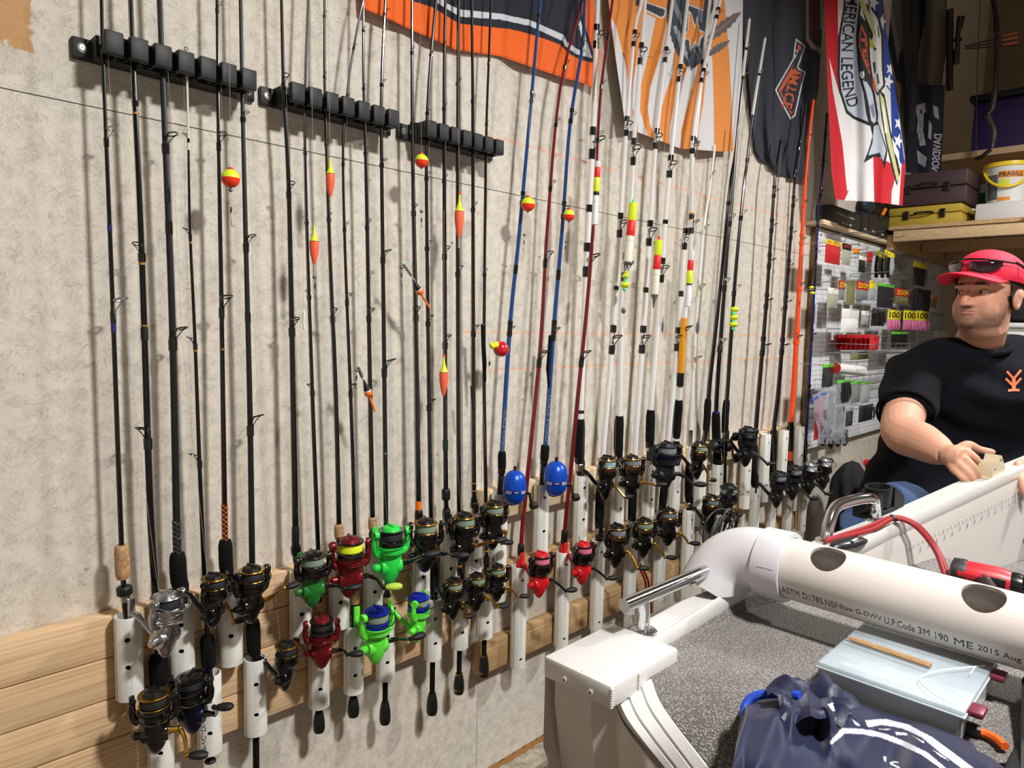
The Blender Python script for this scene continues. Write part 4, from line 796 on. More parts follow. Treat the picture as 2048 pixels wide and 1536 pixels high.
pr = [(RD, c4([(560, -700), (690, -700), (682, 0), (690, 500), (700, 760), (760, 1330), (720, 1420), (640, 1420)])), ((224, 222, 222), c4([(622, 400), (690, 640), (745, 860), (842, 1290), (748, 1335), (715, 1000), (650, 640)])),
      (RD, c4([(930, 1080), (1075, 1150), (1085, 1240), (1060, 1330), (1055, 1450), (938, 1450)])), (RD, c4([(1130, 1120), (1170, 1100), (1150, 1450), (1110, 1450)])),
      (BL, c4([(850, -700), (990, -700), (1020, 200), (1060, 440), (1110, 800), (1150, 1150), (1120, 1140), (1060, 960), (1050, 640), (990, 560), (975, 300), (900, 60)])), ((224, 226, 232), star(930, 20, 44)), ((224, 226, 232), star(990, 150, 40)), ((224, 226, 232), star(1050, 480, 34)), ((224, 226, 232), star(1035, 570, 40)), ((224, 226, 232), star(1108, 860, 34)), ((224, 226, 232), star(1105, 985, 38)),
      ((30, 32, 36), c4(ban)), (GR, c4(shrink(ban, 14)) if False else c4([(785, -700), (735, 60), (702, 260), (697, 520), (710, 640), (752, 770), (800, 812), (895, 850), (880, 790), (862, 650), (832, 540), (818, 420), (808, 260), (822, 110), (845, -80), (838, -700)])),
      ((30, 32, 36), c4(tail)), (GR, c4([(935, 880), (965, 870), (1020, 1050), (1000, 1130), (975, 1065), (895, 1085), (925, 1000)])), ((30, 32, 36), c4([(840, 545), (900, 560), (940, 640), (965, 800), (960, 860), (935, 882), (905, 850), (890, 740), (870, 650)])), (GR, c4([(856, 562), (895, 575), (925, 650), (950, 800), (950, 845), (934, 862), (915, 840), (902, 740), (882, 650)])), ((120, 130, 146), c4([(905, 740), (930, 720), (945, 800), (930, 830)])),
      ((40, 42, 48), c4([(838, 100), (900, 180), (960, 520), (925, 640), (880, 560), (830, 520), (815, 300)])), (OG, c4([(848, 170), (880, 240), (920, 480), (905, 520), (870, 440), (830, 320), (832, 250)])), ((40, 42, 48), c4([(850, 200), (872, 250), (908, 470), (900, 495), (874, 425), (840, 320), (841, 262)])), ((224, 226, 228), c4([(838, 500), (866, 500), (870, 530), (852, 548), (836, 530)])),
      ((34, 36, 40), c4([(880, 20), (975, 110), (1002, 250), (1006, 480), (1014, 600), (958, 672), (918, 570), (898, 430), (888, 330), (912, 250)])), ((150, 148, 120), c4([(838, 30), (872, 60), (940, 200), (955, 300), (900, 200)])), ((34, 36, 40), c4([(850, 60), (900, 150), (950, 280), (930, 270), (880, 160)])),
      ((214, 216, 214), c4([(900, 40), (960, 130), (985, 250), (990, 480), (1000, 590), (960, 650), (930, 560), (912, 430), (905, 330), (930, 250)])), (OL, c4([(830, -80), (870, 20), (930, 150), (960, 260), (925, 230), (880, 120), (840, 40)])), ((190, 180, 40), c4([(903, 258), (925, 290), (938, 320), (922, 345), (908, 330)])), ((30, 32, 36), c4([(930, 320), (956, 345), (938, 356)])), ((70, 70, 70), c4([(925, 440), (945, 430), (950, 500), (938, 520)])), ((90, 90, 90), c4([(950, 520), (965, 510), (975, 580), (960, 590)])), ((60, 60, 62), c4([(960, 180), (968, 180), (975, 260), (966, 262)])), (OG, c4([(925, 540), (935, 540), (955, 640), (930, 630)])),
      ((214, 216, 214), c4([(1000, 620), (1040, 630), (1050, 700), (1030, 800), (1010, 760)])), ((30, 32, 36), c4([(965, 620), (1010, 660), (1050, 900), (1120, 1200), (1095, 1300), (1060, 1180), (1015, 980), (985, 800)])), (OL, c4([(972, 640), (1005, 690), (1040, 900), (1060, 1000), (1112, 1240), (1096, 1270), (1070, 1160), (1030, 1000), (998, 820)])), ((232, 232, 226), c4([(1060, 960), (1110, 1060), (1112, 1130), (1075, 1060)])), ((232, 232, 226), c4([(990, 720), (1010, 760), (1030, 920), (1014, 930)]))]
def ribbon_text(a0, a1):
    path = resample(c4([(800, -110), (775, 60), (750, 260), (745, 480), (757, 620), (800, 770)]), 60)
    def fn(u, v):
        t = (a0 + (a1 - a0) * u) * 59; i = min(int(t), 58); p = path[i] + (path[i + 1] - path[i]) * (t - i); d = path[i + 1] - path[i]; d /= np.linalg.norm(d); n_ = np.array([d[1], -d[0]]); return tuple(p + n_ * (v - .5) * 24)
    return fn
cloth('flag', 'red, white and blue flag with an eagle and a grey lettered ribbon', 'flag', [(1645, -210), (1649, 0), (1655, 172), (1663, 344), (1671, 398)], [(1745, -210), (1766, 0), (1781, 123), (1798, 229), (1811, 329), (1805, 411)],
      [(1671, 398), (1690, 401), (1740, 403), (1805, 411)], (222, 220, 220), pr, (tuple(pL), PN), lambda u, v: .02 * np.sin(u * 9 + v * 2) + .01 * np.sin(u * 21 + v * 5), 300, 420, 'motorcycle flags hung along the wall',
      texts=[('AMERICAN', (24, 26, 30), ribbon_text(.02, .53)), ('LEGEND', (24, 26, 30), ribbon_text(.58, .97)), ('LES', OG, along(c4([(872, 270)])[0], c4([(905, 470)])[0], (-8, 0))), ('R', (30, 32, 36), along(c4([(858, 506)])[0], c4([(858, 540)])[0], (-4, 0)))])
# -- darker cloths behind it, over the loft
pl = ((4.75, 0, 0), (-1, -.25, 0))
cloth('flag', 'dark flag with streaky grey hair and an orange figure', 'flag', [(1764, -160), (1772, 60), (1796, 180), (1806, 262)], [(1832, -160), (1838, 60), (1836, 150), (1830, 262)], [(1806, 262), (1818, 264), (1830, 262)], (34, 36, 44),
      [((92, 90, 94), [(1770, -160), (1800, -160), (1812, 80), (1800, 110), (1785, 60)]), ((62, 62, 68), [(1800, -160), (1815, -160), (1822, 120), (1814, 190), (1806, 100)]), ((150, 96, 56), [(1794, 160), (1802, 170), (1800, 205), (1795, 215), (1792, 200)]), ((118, 116, 118), [(1778, 20), (1784, 10), (1800, 100), (1796, 130)])], pl, lambda u, v: .02 * np.sin(u * 8 + 3 * v), 60, 120, 'dark cloths hung above the loft')
pl = ((4.95, 0, 0), (-1, -.2, 0))
cloth('cloth_banner', 'grey canvas banner with a black lettered strap', 'banner', [(1808, -160), (1812, 60), (1812, 195)], [(1895, -160), (1893, 100), (1880, 196)], [(1812, 195), (1850, 199), (1880, 196)], (104, 98, 90),
      [((14, 14, 18), [(1790, -160), (1850, -160), (1852, 30), (1838, 100), (1832, 160), (1812, 162), (1808, 60)])], pl, lambda u, v: .02 * np.sin(u * 11 + v), 80, 100, 'dark cloths hung above the loft', texts=[('JOUR', (150, 148, 146), along((1827, 96), (1825, 142), (-10, 0)))])
cloth('flag', 'navy flag printed with a motorcycle and the word MOTORCYCLES', 'flag', [(1806, 170), (1808, 260), (1812, 345)], [(1890, 170), (1886, 260), (1882, 345)], [(1812, 345), (1850, 347), (1882, 345)], (22, 24, 38),
      [((156, 150, 160), [(1830, 212), (1850, 205), (1852, 222), (1836, 240)]), ((176, 176, 184), [(1838, 222), (1848, 218), (1846, 262), (1852, 290), (1840, 292), (1834, 260)]), ((20, 22, 30), [(1850, 260), (1870, 215), (1876, 240), (1868, 300)]), ((150, 152, 162), [(1858, 240), (1864, 250), (1862, 280), (1856, 275)]), ((156, 156, 166), [(1834, 300), (1854, 315), (1850, 335), (1836, 325)]), ((150, 152, 162), [(1866, 210), (1876, 215), (1878, 240), (1868, 232)])], ((4.85, 0, 0), (-1, -.2, 0)), lambda u, v: .012 * np.sin(u * 11 + v), 170, 200, 'dark cloths hung above the loft',
      texts=[('MOTORCYCLES', (24, 26, 34), along((1846, 220), (1843, 284), (-8, 0))), ('DAVIDSON', (170, 172, 182), along((1884, 268), (1878, 345), (-16, 0)))])

# ================================================================== floats, beads, weights on hanging lines
FRED = mat('float_red', (246, 62, 26), .35, spec=.4); FYEL = mat('float_yellow', (226, 244, 40), .4); FORG = mat('float_salmon', (250, 104, 70), .45); FWHT = mat('float_white', (228, 228, 232), .4); FCRM = mat('float_cream', (226, 222, 200), .5); FR2 = mat('float_bright_red', (236, 34, 36), .45); LEAD = mat('lead_grey', (112, 112, 108), .5, .6); LINE = mat('fishing_line', (176, 170, 160), .4); HOOK = mat('hook_bronze', (60, 48, 40), .35, .8); FORANGE = mat('float_orange', (252, 116, 24), .4); BEADG = mat('bead_green', (104, 232, 132), .4); SPR = mat('clear_stem', (170, 166, 150), .3)
FY = -.115
def fpos(px, py, y=FY): p = at_y(px, py, y); return p, FPX / depth(p)
def hangline(t, org, px, py, top, y=FY):
    a = at_y(px, py, y); b = at_y(top[0], top[1], yof(a[2] + .3) - .01); MB().tube([a - org, lerp(a, b, .5) - org, b - org], .00035, 5).build('line', LINE, t)
def rig(t, org, pts, y=FY):                  # swivel, beads and hook on a little line below the float
    P = [at_y(x, yy, y) - org for x, yy in pts]; MB().tube(P, .00035, 5).build('leader_line', LINE, t)
    MB().lathe([(.0012, -.006), (.0018, 0), (.0012, .006)], P[len(P) // 2], (.1, 0, 1), n=8).build('swivel', HOOK, t)
    e = P[-1]; MB().tube([e + np.array(k) * .008 for k in ((0, 0, .6), (0, 0, -.6), (.25, 0, -1), (.5, 0, -.8), (.5, 0, -.4))], .0006, 5).build('hook', HOOK, t)
FG = 'floats hanging on fishing lines'
def round_float(label, px, py, d, top, rigpts=()):
    p, s = fpos(px, py); r = d / 2 / s; t = thing('float', label, 'fishing float', tuple(p), group=FG)
    hemi = lambda a, b: [(r * math.sin(x), r * math.cos(x)) for x in np.linspace(a, b, 9)]
    MB().lathe(hemi(PI / 2, PI), n=24).build('lower_half', FRED, t); MB().lathe(hemi(.02, PI / 2), n=24).build('upper_half', FYEL, t)
    MB().lathe([(r * 1.01, -.0008), (r * 1.02, 0), (r * 1.01, .0008)], n=24, cap=False).build('rim', FRED, t); MB().lathe([(r * .28, r * .93), (r * .28, r * 1.16), (r * .2, r * 1.22)], n=14).build('push_button', FRED, t); MB().lathe([(r * .12, -r * 1.15), (r * .12, -r * .95)], n=10).build('line_clip', HOOK, t)
    hangline(t, p, px, py - d * .6, top)
    if rigpts:
        w_ = at_y(*rigpts[0], FY) - p; MB().ball(w_, .0042, 10).build('split_shot', LEAD, t); rig(t, p, rigpts)
    return t
round_float('round red and yellow float left of the black racks\' joint, over the gold-wrapped rod', 461, 357, 36, (458, -20), [(461, 380), (462, 420), (463, 445)])
round_float('round red and yellow float under the last rack, beside the orange-banded rod', 843, 322, 27, (840, -20), [(843, 423), (843, 440), (842, 448)])
round_float('larger round red and yellow float beside the blue rod', 1056, 409, 28, (1062, 80), [(1049, 470), (1048, 485), (1046, 498)])
round_float('small round red and yellow float beside the second blue rod', 1138, 431, 23, (1150, 60), [(1132, 484), (1131, 495), (1130, 505)])
def pear_float(label, px, py0, py1, w_, top, red_tip=False, stem=24, shot=None):
    p, s = fpos(px, (py0 + py1) / 2); H = (py1 - py0) / s; r = w_ / 2 / s; t = thing('float', label, 'fishing float', tuple(p), group=FG); h = H / 2
    MB().lathe([(r * .18, h), (r * .2, h * .85), (r * .28, h * .62), (r * .62, h * .38), (r * .95, h * .2)], n=20).build('yellow_top', FYEL, t)
    MB().lathe([(r * .95, h * .2), (r, h * .12), (r * .98, -h * .15), (r * .8, -h * .5), (r * .45, -h * .85), (r * .2, -h)], n=20).build('salmon_body', FORG, t); MB().torus((0, 0, h * .2), (0, 0, 1), r * .97, .0005, 20, 5).build('dark_band', BLKM, t)
    if red_tip: MB().ball((0, 0, h * 1.02), r * .32, 10).build('red_tip', FRED, t)
    q = MB()
    for k in range(5): q.lathe([(r * .22, -h - (k + .1) * stem / 5 / s), (r * .28, -h - (k + .5) * stem / 5 / s), (r * .22, -h - (k + .9) * stem / 5 / s)], n=10)
    q.build('spring_stem', SPR, t); hangline(t, p, px, py0, top)
    if shot: MB().ball(at_y(*shot, FY) - p, .0045, 10).build('split_shot', LEAD, t); rig(t, p, [shot, (shot[0] + 1, shot[1] + 18), (shot[0] + 1, shot[1] + 38)])
pear_float('salmon pear float with a yellow top, topmost beside the middle rack', 660.5, 318, 393, 18, (655, -20))
pear_float('salmon pear float with a yellow top, left of the small-ringed rod', 628.5, 452, 529, 19, (620, -20), shot=(629, 554))
pear_float('tallest salmon and yellow float with a red tip, below the last rack', 918.5, 388, 476, 19, (915, 60), True, 20)
pear_float('salmon and yellow pear float low against a black rod', 887.5, 712, 792, 18, (888, 420), True, 0)
def stick_float(label, a, b, ball, end):
    pa, s = fpos(*ball); t = thing('float', label, 'fishing float', tuple(pa), group=FG); W = lambda q: at_y(*q, FY) - pa
    ax = W(end) - W(a); ax /= np.linalg.norm(ax); r = .0098 * 1.0
    MB().tube([W(a), W(b)], .0018, 8).build('clear_stem', SPR, t); q = MB()
    for k in range(7): q.torus(lerp(W(a), W(b), .12 + k * .09), ax, .003, .0011, 12, 5)
    q.build('wire_coil', BLKM, t); MB().lathe([(.0018, -.034), (.0035, -.026), (.0085, -.0075)], (0, 0, 0), ax, n=16).build('black_cone', BLKM, t); MB().lathe([(.0087, -.0075), (.0092, -.006), (.0087, -.0045)], (0, 0, 0), ax, n=16).build('white_ring', FWHT, t)
    MB().ball((0, 0, .0), r, 16).build('orange_ball', FORANGE, t); L_ = np.linalg.norm(W(end)); MB().lathe([(.0035, .006), (.0028, .012), (.0026, L_)], (0, 0, 0), ax, n=10).build('orange_antenna', FORANGE, t); MB().ball(W(a), .0028, 8).build('green_bead', BEADG, t)
    hangline(t, pa, a[0], a[1], (a[0] + 2, a[1] - 200)); MB().ball(W((a[0] - 1, a[1] + 9)), .004, 8).build('split_shot', LEAD, t)
    rig(t, pa, [(a[0] - 1, a[1] + 9), (a[0] - 2, a[1] + 24), (a[0] - 3, a[1] + 40)])
stick_float('tilted orange stick float hanging higher, near the round float', (805, 526), (830, 562), (839.5, 583), (860, 617))
stick_float('tilted orange stick float hanging lower, beside the small-guide rods', (715, 732), (728, 764), (736.5, 786), (748, 824))
def cyl_float(label, top, bot, w_, bands, line_top, tip=None, sinker=None):
    sk_ = sinker if isinstance(sinker, float) else .045
    y = -.155; a, b = at_y(*top, y), at_y(*bot, y); s = FPX / depth(a); r = w_ / 2 / s; t = thing('float', label, 'fishing float', tuple(b), group=FG); ax = (a - b) / np.linalg.norm(a - b); H = np.linalg.norm(a - b)
    for f0, f1, m_, nm in bands:
        k0, k1 = (.96 if f0 > .05 else .55), (.96 if f1 < .95 else .6)
        MB().lathe([(r * k0 * .98, H * f0), (r, H * f0 + .0015), (r, H * f1 - .0015), (r * k1 * .98, H * f1)], (0, 0, 0), ax, n=20).build(nm, m_, t)
    if tip: MB().lathe([(r * .45, H), (r * .4, H + .008), (r * .15, H + .014)], (0, 0, 0), ax, n=12).build('coloured_tip', tip, t)
    if sinker: MB().lathe([(r * .15, -sk_), (r * .3, -sk_ * .67), (r * .5, -sk_ * .27), (r * .95, -.002), (r * .95, .001)], (0, 0, 0), ax, n=16).build('sinker', LEAD, t)
    MB().tube([a - b, at_y(*line_top, yof(a[2] + .4) - .01) - b], .0005, 5).build('line', LINE, t)
    for c_ in (.36, .5): MB().torus(ax * H * c_, ax, r, .0004, 18, 4).build('ring_line', GUN, t)
    MB().tube([np.array((0, 0, 0)), np.array((.004, 0, -.03)), np.array((-.004, 0, -.06))], .0006, 5).build('leader_line', LINE, t)
cyl_float('white, yellow and red cylinder float beside the thick white rod', (1196, 322), (1189, 450), 12, [(0, .46, FWHT, 'white_body'), (.46, .52, BLKM, 'black_band'), (.52, .74, FYEL, 'yellow_band'), (.74, .9, FR2, 'red_band'), (.9, 1, FWHT, 'white_end')], (1208, 100))
cyl_float('long cream, red and yellow float with a green tip', (1267, 406), (1255, 525), 17, [(0, .44, FCRM, 'cream_body'), (.44, .7, FR2, 'red_band'), (.7, 1, FYEL, 'yellow_top')], (1278, 150), BEADG, .02)
cyl_float('cream, red and yellow float with a long grey sinker', (1318, 480), (1309, 590), 15, [(0, .46, FCRM, 'cream_body'), (.46, .72, FR2, 'red_band'), (.72, 1, FYEL, 'yellow_top')], (1335, 200), FRED, True)
cyl_float('white float with red over yellow bands beside the orange-wrapped rod', (1383, 500), (1375, 614), 12, [(0, .38, FWHT, 'white_body'), (.38, .41, BLKM, 'black_band'), (.41, .64, FYEL, 'yellow_band'), (.64, .82, FR2, 'red_band'), (.82, 1, FWHT, 'white_end')], (1392, 250))
# red ball with yellow beads by the blue rod
p, s = fpos(1002, 698); t = thing('float', 'glossy red ball float with small yellow beads', 'fishing float', tuple(p), group=FG); MB().ball((0, 0, 0), 16 / s, 22).build('red_ball', mat('sparkle_red', (206, 18, 36), .18, coat=1, bump=.6, bscale=160), t)
for px_, py_, r_ in ((992, 690, 7), (985, 692, 6), (982, 689, 4)): MB().ball(at_y(px_, py_, FY) - p, r_ / s, 12).build('yellow_bead', FYEL, t)
MB().tube([at_y(982, 688, FY) - p, at_y(979, 712, FY) - p, at_y(978, 740, FY) - p, at_y(983, 756, FY) - p], .0006, 5).build('leader_line', LINE, t); MB().lathe([(.002, -.006), (.0025, 0), (.002, .006)], at_y(979, 727, FY) - p, n=8).build('swivel', HOOK, t); hangline(t, p, 985, 688, (1000, 480))
# beads, spoons and weights on the white and black rods
def bead_rig(label, pts, wt=None, top=None):
    p = at_y(pts[0][0], pts[0][1], -.14); t = thing('bead_rig', label, 'fishing rig', tuple(p), group='beaded rigs on the rods'); s = FPX / depth(p)
    for x, y, r_, k in pts: MB().ball(at_y(x, y, -.14) - p, r_ / s, 12, sc=(1.25, 1.25, .8) if k else (1, 1, 1.2)).build('bead', FYEL if k else BEADG, t)
    e = at_y(pts[-1][0], pts[-1][1] + 12, -.14) - p; MB().tube([at_y(pts[0][0], pts[0][1], -.14) - p, e], .0006, 5).build('line', LINE, t)
    if top: MB().tube([np.zeros(3), at_y(*top, yof(p[2] + .3)) - p], .0005, 5).build('hanging_line', LINE, t)
    if wt: q = at_y(*wt, -.14) - p; MB().tube([e, q], .0006, 5).build('leader_line', LINE, t); MB().ball(q, 5 / s, 10, (1, 1, 1.3)).build('weight', LEAD, t)
    else: MB().tube([e, e + np.array((.004, 0, -.015)), e + np.array((.01, 0, -.012))], .0008, 5).build('hook', HOOK, t)
bead_rig('yellow and green bead rig under the green-tipped float', [(1252, 545, 4, 1), (1251, 552, 6, 1), (1250, 562, 4, 0), (1250, 570, 8, 1), (1249, 578, 4, 0)], (1247, 621), (1256, 527))
bead_rig('yellow and green bead rig against the black rods', [(1469, 619, 7, 1), (1467, 627, 4, 0), (1468, 635, 7, 1), (1467, 642, 4, 0), (1467, 649, 7, 1), (1467, 657, 4, 0)], None, (1490, 420))
bead_rig('small yellow bead rig at the pegboard frame', [(1623, 575, 4, 1), (1625, 586, 4, 1)], None, (1640, 480))
def spoon(label, px, py, h, w_, top, m_):
    p = at_y(px, py, -.14); s = FPX / depth(p); t = thing('spoon_lure', label, 'fishing lure', tuple(p), group='spoon lures'); MB().ball((0, 0, 0), 1, 16, (w_ / 2 / s, .0022, h / 2 / s)).build('blade', m_, t); MB().torus((0, 0, h / 2 / s + .002), (0, 1, 0), .003, .0006, 12, 5).build('split_ring', HOOK, t); MB().ball((0, 0, h / 2 / s + .009), .0022, 8).build('red_bead', FRED, t); MB().tube([np.array((0, 0, h / 2 / s)), at_y(*top, yof(p[2] + .2)) - p], .0005, 5).build('line', LINE, t)
spoon('narrow grey willow-leaf spoon on a white rod', 1325, 653, 26, 8, (1323, 560), LEAD); spoon('broad grey spoon beside the orange-wrapped rod', 1395, 655, 26, 15, (1398, 560), LEAD)
p = at_y(607, 640, FY); t = thing('soft_lure', 'translucent white soft plastic minnow hanging on a line', 'fishing lure', tuple(p)); MB().tube(curve([(0, 0, .022), (.001, 0, .01), (0, 0, -.004), (.001, 0, -.018), (.004, 0, -.023)], 4), [.001] * 2 + [.0032] * 6 + [.0024] * 5 + [.0012] * 2 + [.0025] * 2, 8).build('lure_body', mat('soft_plastic', (228, 224, 214), .3), t); MB().tube([np.array((0, 0, .022)), at_y(604, 300, FY) - p], .0003, 5).build('line', LINE, t)
for lab, pts_, r_ in (('black sleeve strapped along the second blue rod', [(1101, 672), (1099, 700), (1096, 740), (1098, 776)], 4), ('dark purple sleeve on the slim rod below the racks', [(966, 650), (967, 690), (969, 730), (970, 765)], 4.5)):
    P = [at_y(*q, -.09) for q in pts_]; s = FPX / depth(P[0]); t = thing('rod_sleeve', lab, 'rod sleeve', tuple(P[-1])); MB().tube([q - P[-1] for q in curve(P, 4)], [r_ / s] * 9 + [r_ * .7 / s] * 3 + [r_ * .4 / s], 10).build('sleeve', EVA, t); MB().box(P[0] - P[-1], (.012, .008, .006), bev=.002).build('clip', BLKM, t)
P = [at_y(*q, -.09) for q in ((943, 772), (944, 790), (946, 818))]; s = FPX / depth(P[0]); t = thing('brush_lure', 'small black bristly lure against a black rod', 'fishing lure', tuple(P[-1])); mb = MB(); mb.tube([q - P[-1] for q in P], .003, 8)
for k in range(26):
    c_ = lerp(P[0], P[-1], random.random()) - P[-1]; a = random.random() * 6.28; mb.tube([c_, c_ + np.array([math.cos(a) * .007, math.sin(a) * .007, -.004])], [.0008, .0003], 4)
mb.build('bristle_body', BLKM, t)
# ================================================================== pegboard, its goods, shelf and loft
def peg_material():
    m = bpy.data.materials.new('pegboard_white'); m.use_nodes = True; nt = m.node_tree; N = nt.nodes.new; L = nt.links.new; b = nt.nodes['Principled BSDF']; b.inputs['Roughness'].default_value = .45
    t = N('ShaderNodeTexCoord'); sx = N('ShaderNodeSeparateXYZ'); L(t.outputs['Object'], sx.inputs[0])
    def op(o, x, y=None):
        k = N('ShaderNodeMath'); k.operation = o
        for i, z in enumerate((x, y)):
            if z is None: continue
            if isinstance(z, (int, float)): k.inputs[i].default_value = z
            else: L(z, k.inputs[i])
        return k.outputs[0]
    cell = lambda s_: op('SUBTRACT', op('FRACT', op('DIVIDE', s_, .0254)), .5)
    x, z = cell(sx.outputs[0]), cell(sx.outputs[2]); d = op('SQRT', op('ADD', op('MULTIPLY', x, x), op('MULTIPLY', z, z)))
    r = N('ShaderNodeMapRange'); r.inputs[1].default_value = .11; r.inputs[2].default_value = .15; r.inputs[3].default_value = 1; r.inputs[4].default_value = 0; L(d, r.inputs[0])
    mx = N('ShaderNodeMix'); mx.data_type = 'RGBA'; mx.inputs['A'].default_value = srgb(224, 226, 230); mx.inputs['B'].default_value = srgb(60, 58, 56); L(r.outputs[0], mx.inputs['Factor']); L(mx.outputs['Result'], b.inputs['Base Color'])
    bp = N('ShaderNodeBump'); bp.invert = True; bp.inputs['Strength'].default_value = .6; bp.inputs['Distance'].default_value = .003; L(r.outputs[0], bp.inputs['Height']); L(bp.outputs[0], b.inputs['Normal']); return m
PX0 = float(at_y(1638, 456, -.04)[0]); PX1 = 6.15; PZ1 = CAMH + .52; PZ0 = CAMH - .642; PGY = -.04
pg = thing('pegboard', 'white perforated pegboard on the wall beside the rods', 'pegboard', ((PX0 + PX1) / 2, PGY, PZ0)); cx_ = (PX0 + PX1) / 2
MB().box((0, .003, (PZ1 - PZ0) / 2), (PX1 - PX0, .006, PZ1 - PZ0)).build('panel', peg_material(), pg)
for a, b_, z0, z1, nm in ((PX0, PX0 + .02, PZ0, PZ1, 'frame_strip'), (PX1 - .02, PX1, PZ0, PZ1, 'frame_strip'), (PX0 + .02, PX1 - .02, PZ0, PZ0 + .02, 'frame_strip'), (PX0 + .02, PX1 - .02, PZ1 - .02, PZ1, 'frame_strip')):
    MB().box(((a + b_) / 2 - cx_, .023, (z0 + z1) / 2 - PZ0), (b_ - a, .034, z1 - z0)).build(nm, mat('brown_batten', (128, 96, 58), .7, col2=(104, 76, 46), vscale=30), pg)
for sx_ in (.03, .6, 1.25, 1.9):
    for sz in (.02, PZ1 - PZ0 - .03): MB().lathe([(.006, 0), (.005, .003)], (PX0 - cx_ + sx_, 0, sz), (0, -1, 0), n=10).build('screw', mat('dark_screw', (40, 40, 42), .4, .8), pg)
WIRE = mat('hook_wire', (170, 172, 174), .3, .9); CLEAR = mat('clear_bag', (206, 210, 206), .15, trans=.75, alpha=.8)
MC = {k: mat('pack_' + k, v, .4) for k, v in dict(red=(186, 34, 40), yellow=(232, 214, 44), black=(26, 26, 28), white=(226, 226, 222), green=(98, 196, 52), grey=(120, 122, 120), olive=(120, 118, 78), pink=(214, 120, 160), orange=(230, 130, 40), silver=(150, 154, 158), sage=(156, 160, 138), blue=(50, 84, 170), dark=(44, 44, 48)).items()}
PK = [0]; HG = 'packets hanging on the pegboard'
def packet(label, x0, y0, x1, y1, head, body, hf=.3, kind='packet', txt=None, y=None, tcol='yellow', worms=0):
    PK[0] += 1; y = y if y is not None else -.19
    a = at_y(x0, y0, y); b_ = at_y(x1, y1, y); ym_ = (y0 + y1) / 2; w_ = (at_y(x1, ym_, y)[0] - at_y(x0, ym_, y)[0]) * .95; c_ = at_y((x0 + x1) / 2, ym_, y); h = abs(at_y((x0 + x1) / 2, y1, y)[2] - at_y((x0 + x1) / 2, y0, y)[2]); base = np.array([c_[0], y, c_[2] - h / 2])
    t = thing('lure_packet', label, 'packet', tuple(base), group=HG); hh = h * hf
    MB().box((0, 0, h - hh / 2), (w_, .004, hh), bev=.001).build('header_card', MC[head], t)
    P = []
    for i in range(9):
        f = i / 8; P.append([((j / 6 - .5) * w_, s_ * .012 * math.sin(PI * j / 6) * math.sin(PI * min(.98, f * .95 + .03)), (h - hh) * (1 - f)) for s_ in (-1,) for j in range(7)])
    Q = [[(x, -y_, z) for x, y_, z in r] for r in P]; q = MB().grid(P); q.grid(Q, True); q.build('bag', MC[body], t)
    if worms:
        q = MB()
        for k in range(worms): xx = (random.random() - .5) * w_ * .85; q.tube(curve([(xx, -.012, (h - hh) * .95), (xx + random.uniform(-.006, .006), -.018, (h - hh) * .5), (xx + random.uniform(-.01, .01), -.014, (h - hh) * random.uniform(.02, .2))], 3), [.003] * 4 + [.0025] * 2 + [.0012], 6)
        tag(q.build('soft_baits', MC['black'] if body != 'pink' else MC['pink'], t), kind='stuff')
    if txt: lettering(txt, lambda u, v: np.array([(-.42 + .84 * u) * w_, -.0026, h - hh * .8 + hh * .6 * v])).build('printed_text', MC[tcol], t, smooth=0)
    zz = h - .006
    m_ = MB(); m_.tube([(0, PGY - y, zz), (0, -.05, zz), (0, -.058, zz + .012)], .002, 6); m_.torus((0, 0, zz), (0, 1, 0), .004, .001, 10, 4); m_.build('hook', WIRE, t)
    return t
packet('red packet with a yellow header, topmost on the pegboard', 1650, 481, 1682, 528, 'yellow', 'red', .2, txt='BEST BAITS', tcol='red')
packet('black and red packet beside the topmost red packet', 1684, 487, 1702, 530, 'black', 'sage', .3, txt='JACK', tcol='red')
packet('narrow orange packet of the upper row', 1706, 497, 1720, 508, 'orange', 'orange', .5)
packet('black comb-shaped lure card under the orange packet', 1717, 512, 1731, 545, 'white', 'black', .25)
packet('small red packet between the comb card and the silver lures', 1734, 504, 1745, 524, 'red', 'red', .5)
for i in range(6):
    x = 1750 + i * 6; packet('silver blade lure with a yellow tag, in the upper cluster', x, 500 + (i % 3) * 3, x + 8, 556 - (i % 2) * 6, 'yellow', 'silver' if i % 2 else 'dark', .22, y=-.09 - .03 * i)
packet('packet of black worms with a yellow header, upper right alone', 1826, 524, 1852, 572, 'yellow', 'dark', .25, worms=6)
packet('pale sage packet nearest the pegboard frame', 1654, 576, 1676, 616, 'white', 'sage', .3)
packet('red-topped packet of the second row, half turned', 1677, 561, 1690, 600, 'red', 'grey', .45, txt='ZOOM')
packet('clear packet of brown baits in the second row', 1692, 560, 1711, 610, 'olive', 'olive', .2)
packet('red-headed packet with a grey bag, second row', 1712, 563, 1737, 600, 'red', 'grey', .45, txt='ZOOM')
packet('packet with a bright yellow tag in the second row', 1738, 562, 1750, 600, 'yellow', 'silver', .4)
packet('green-topped dark packet in the second row', 1754, 568, 1788, 616, 'green', 'dark', .12, txt=None)
packet('red-headed packet with an olive bag, second row', 1790, 578, 1818, 608, 'red', 'olive', .5, txt='ZOOM')
packet('bundle of black soft worms at the end of the second row', 1822, 578, 1862, 622, 'dark', 'dark', .15, worms=14)
packet('white card with black scissors hanging from the middle row', 1682, 618, 1718, 665, 'white', 'white', .4)
packet('black packet left of the yellow and pink packets', 1742, 620, 1770, 652, 'dark', 'black', .2, worms=8)
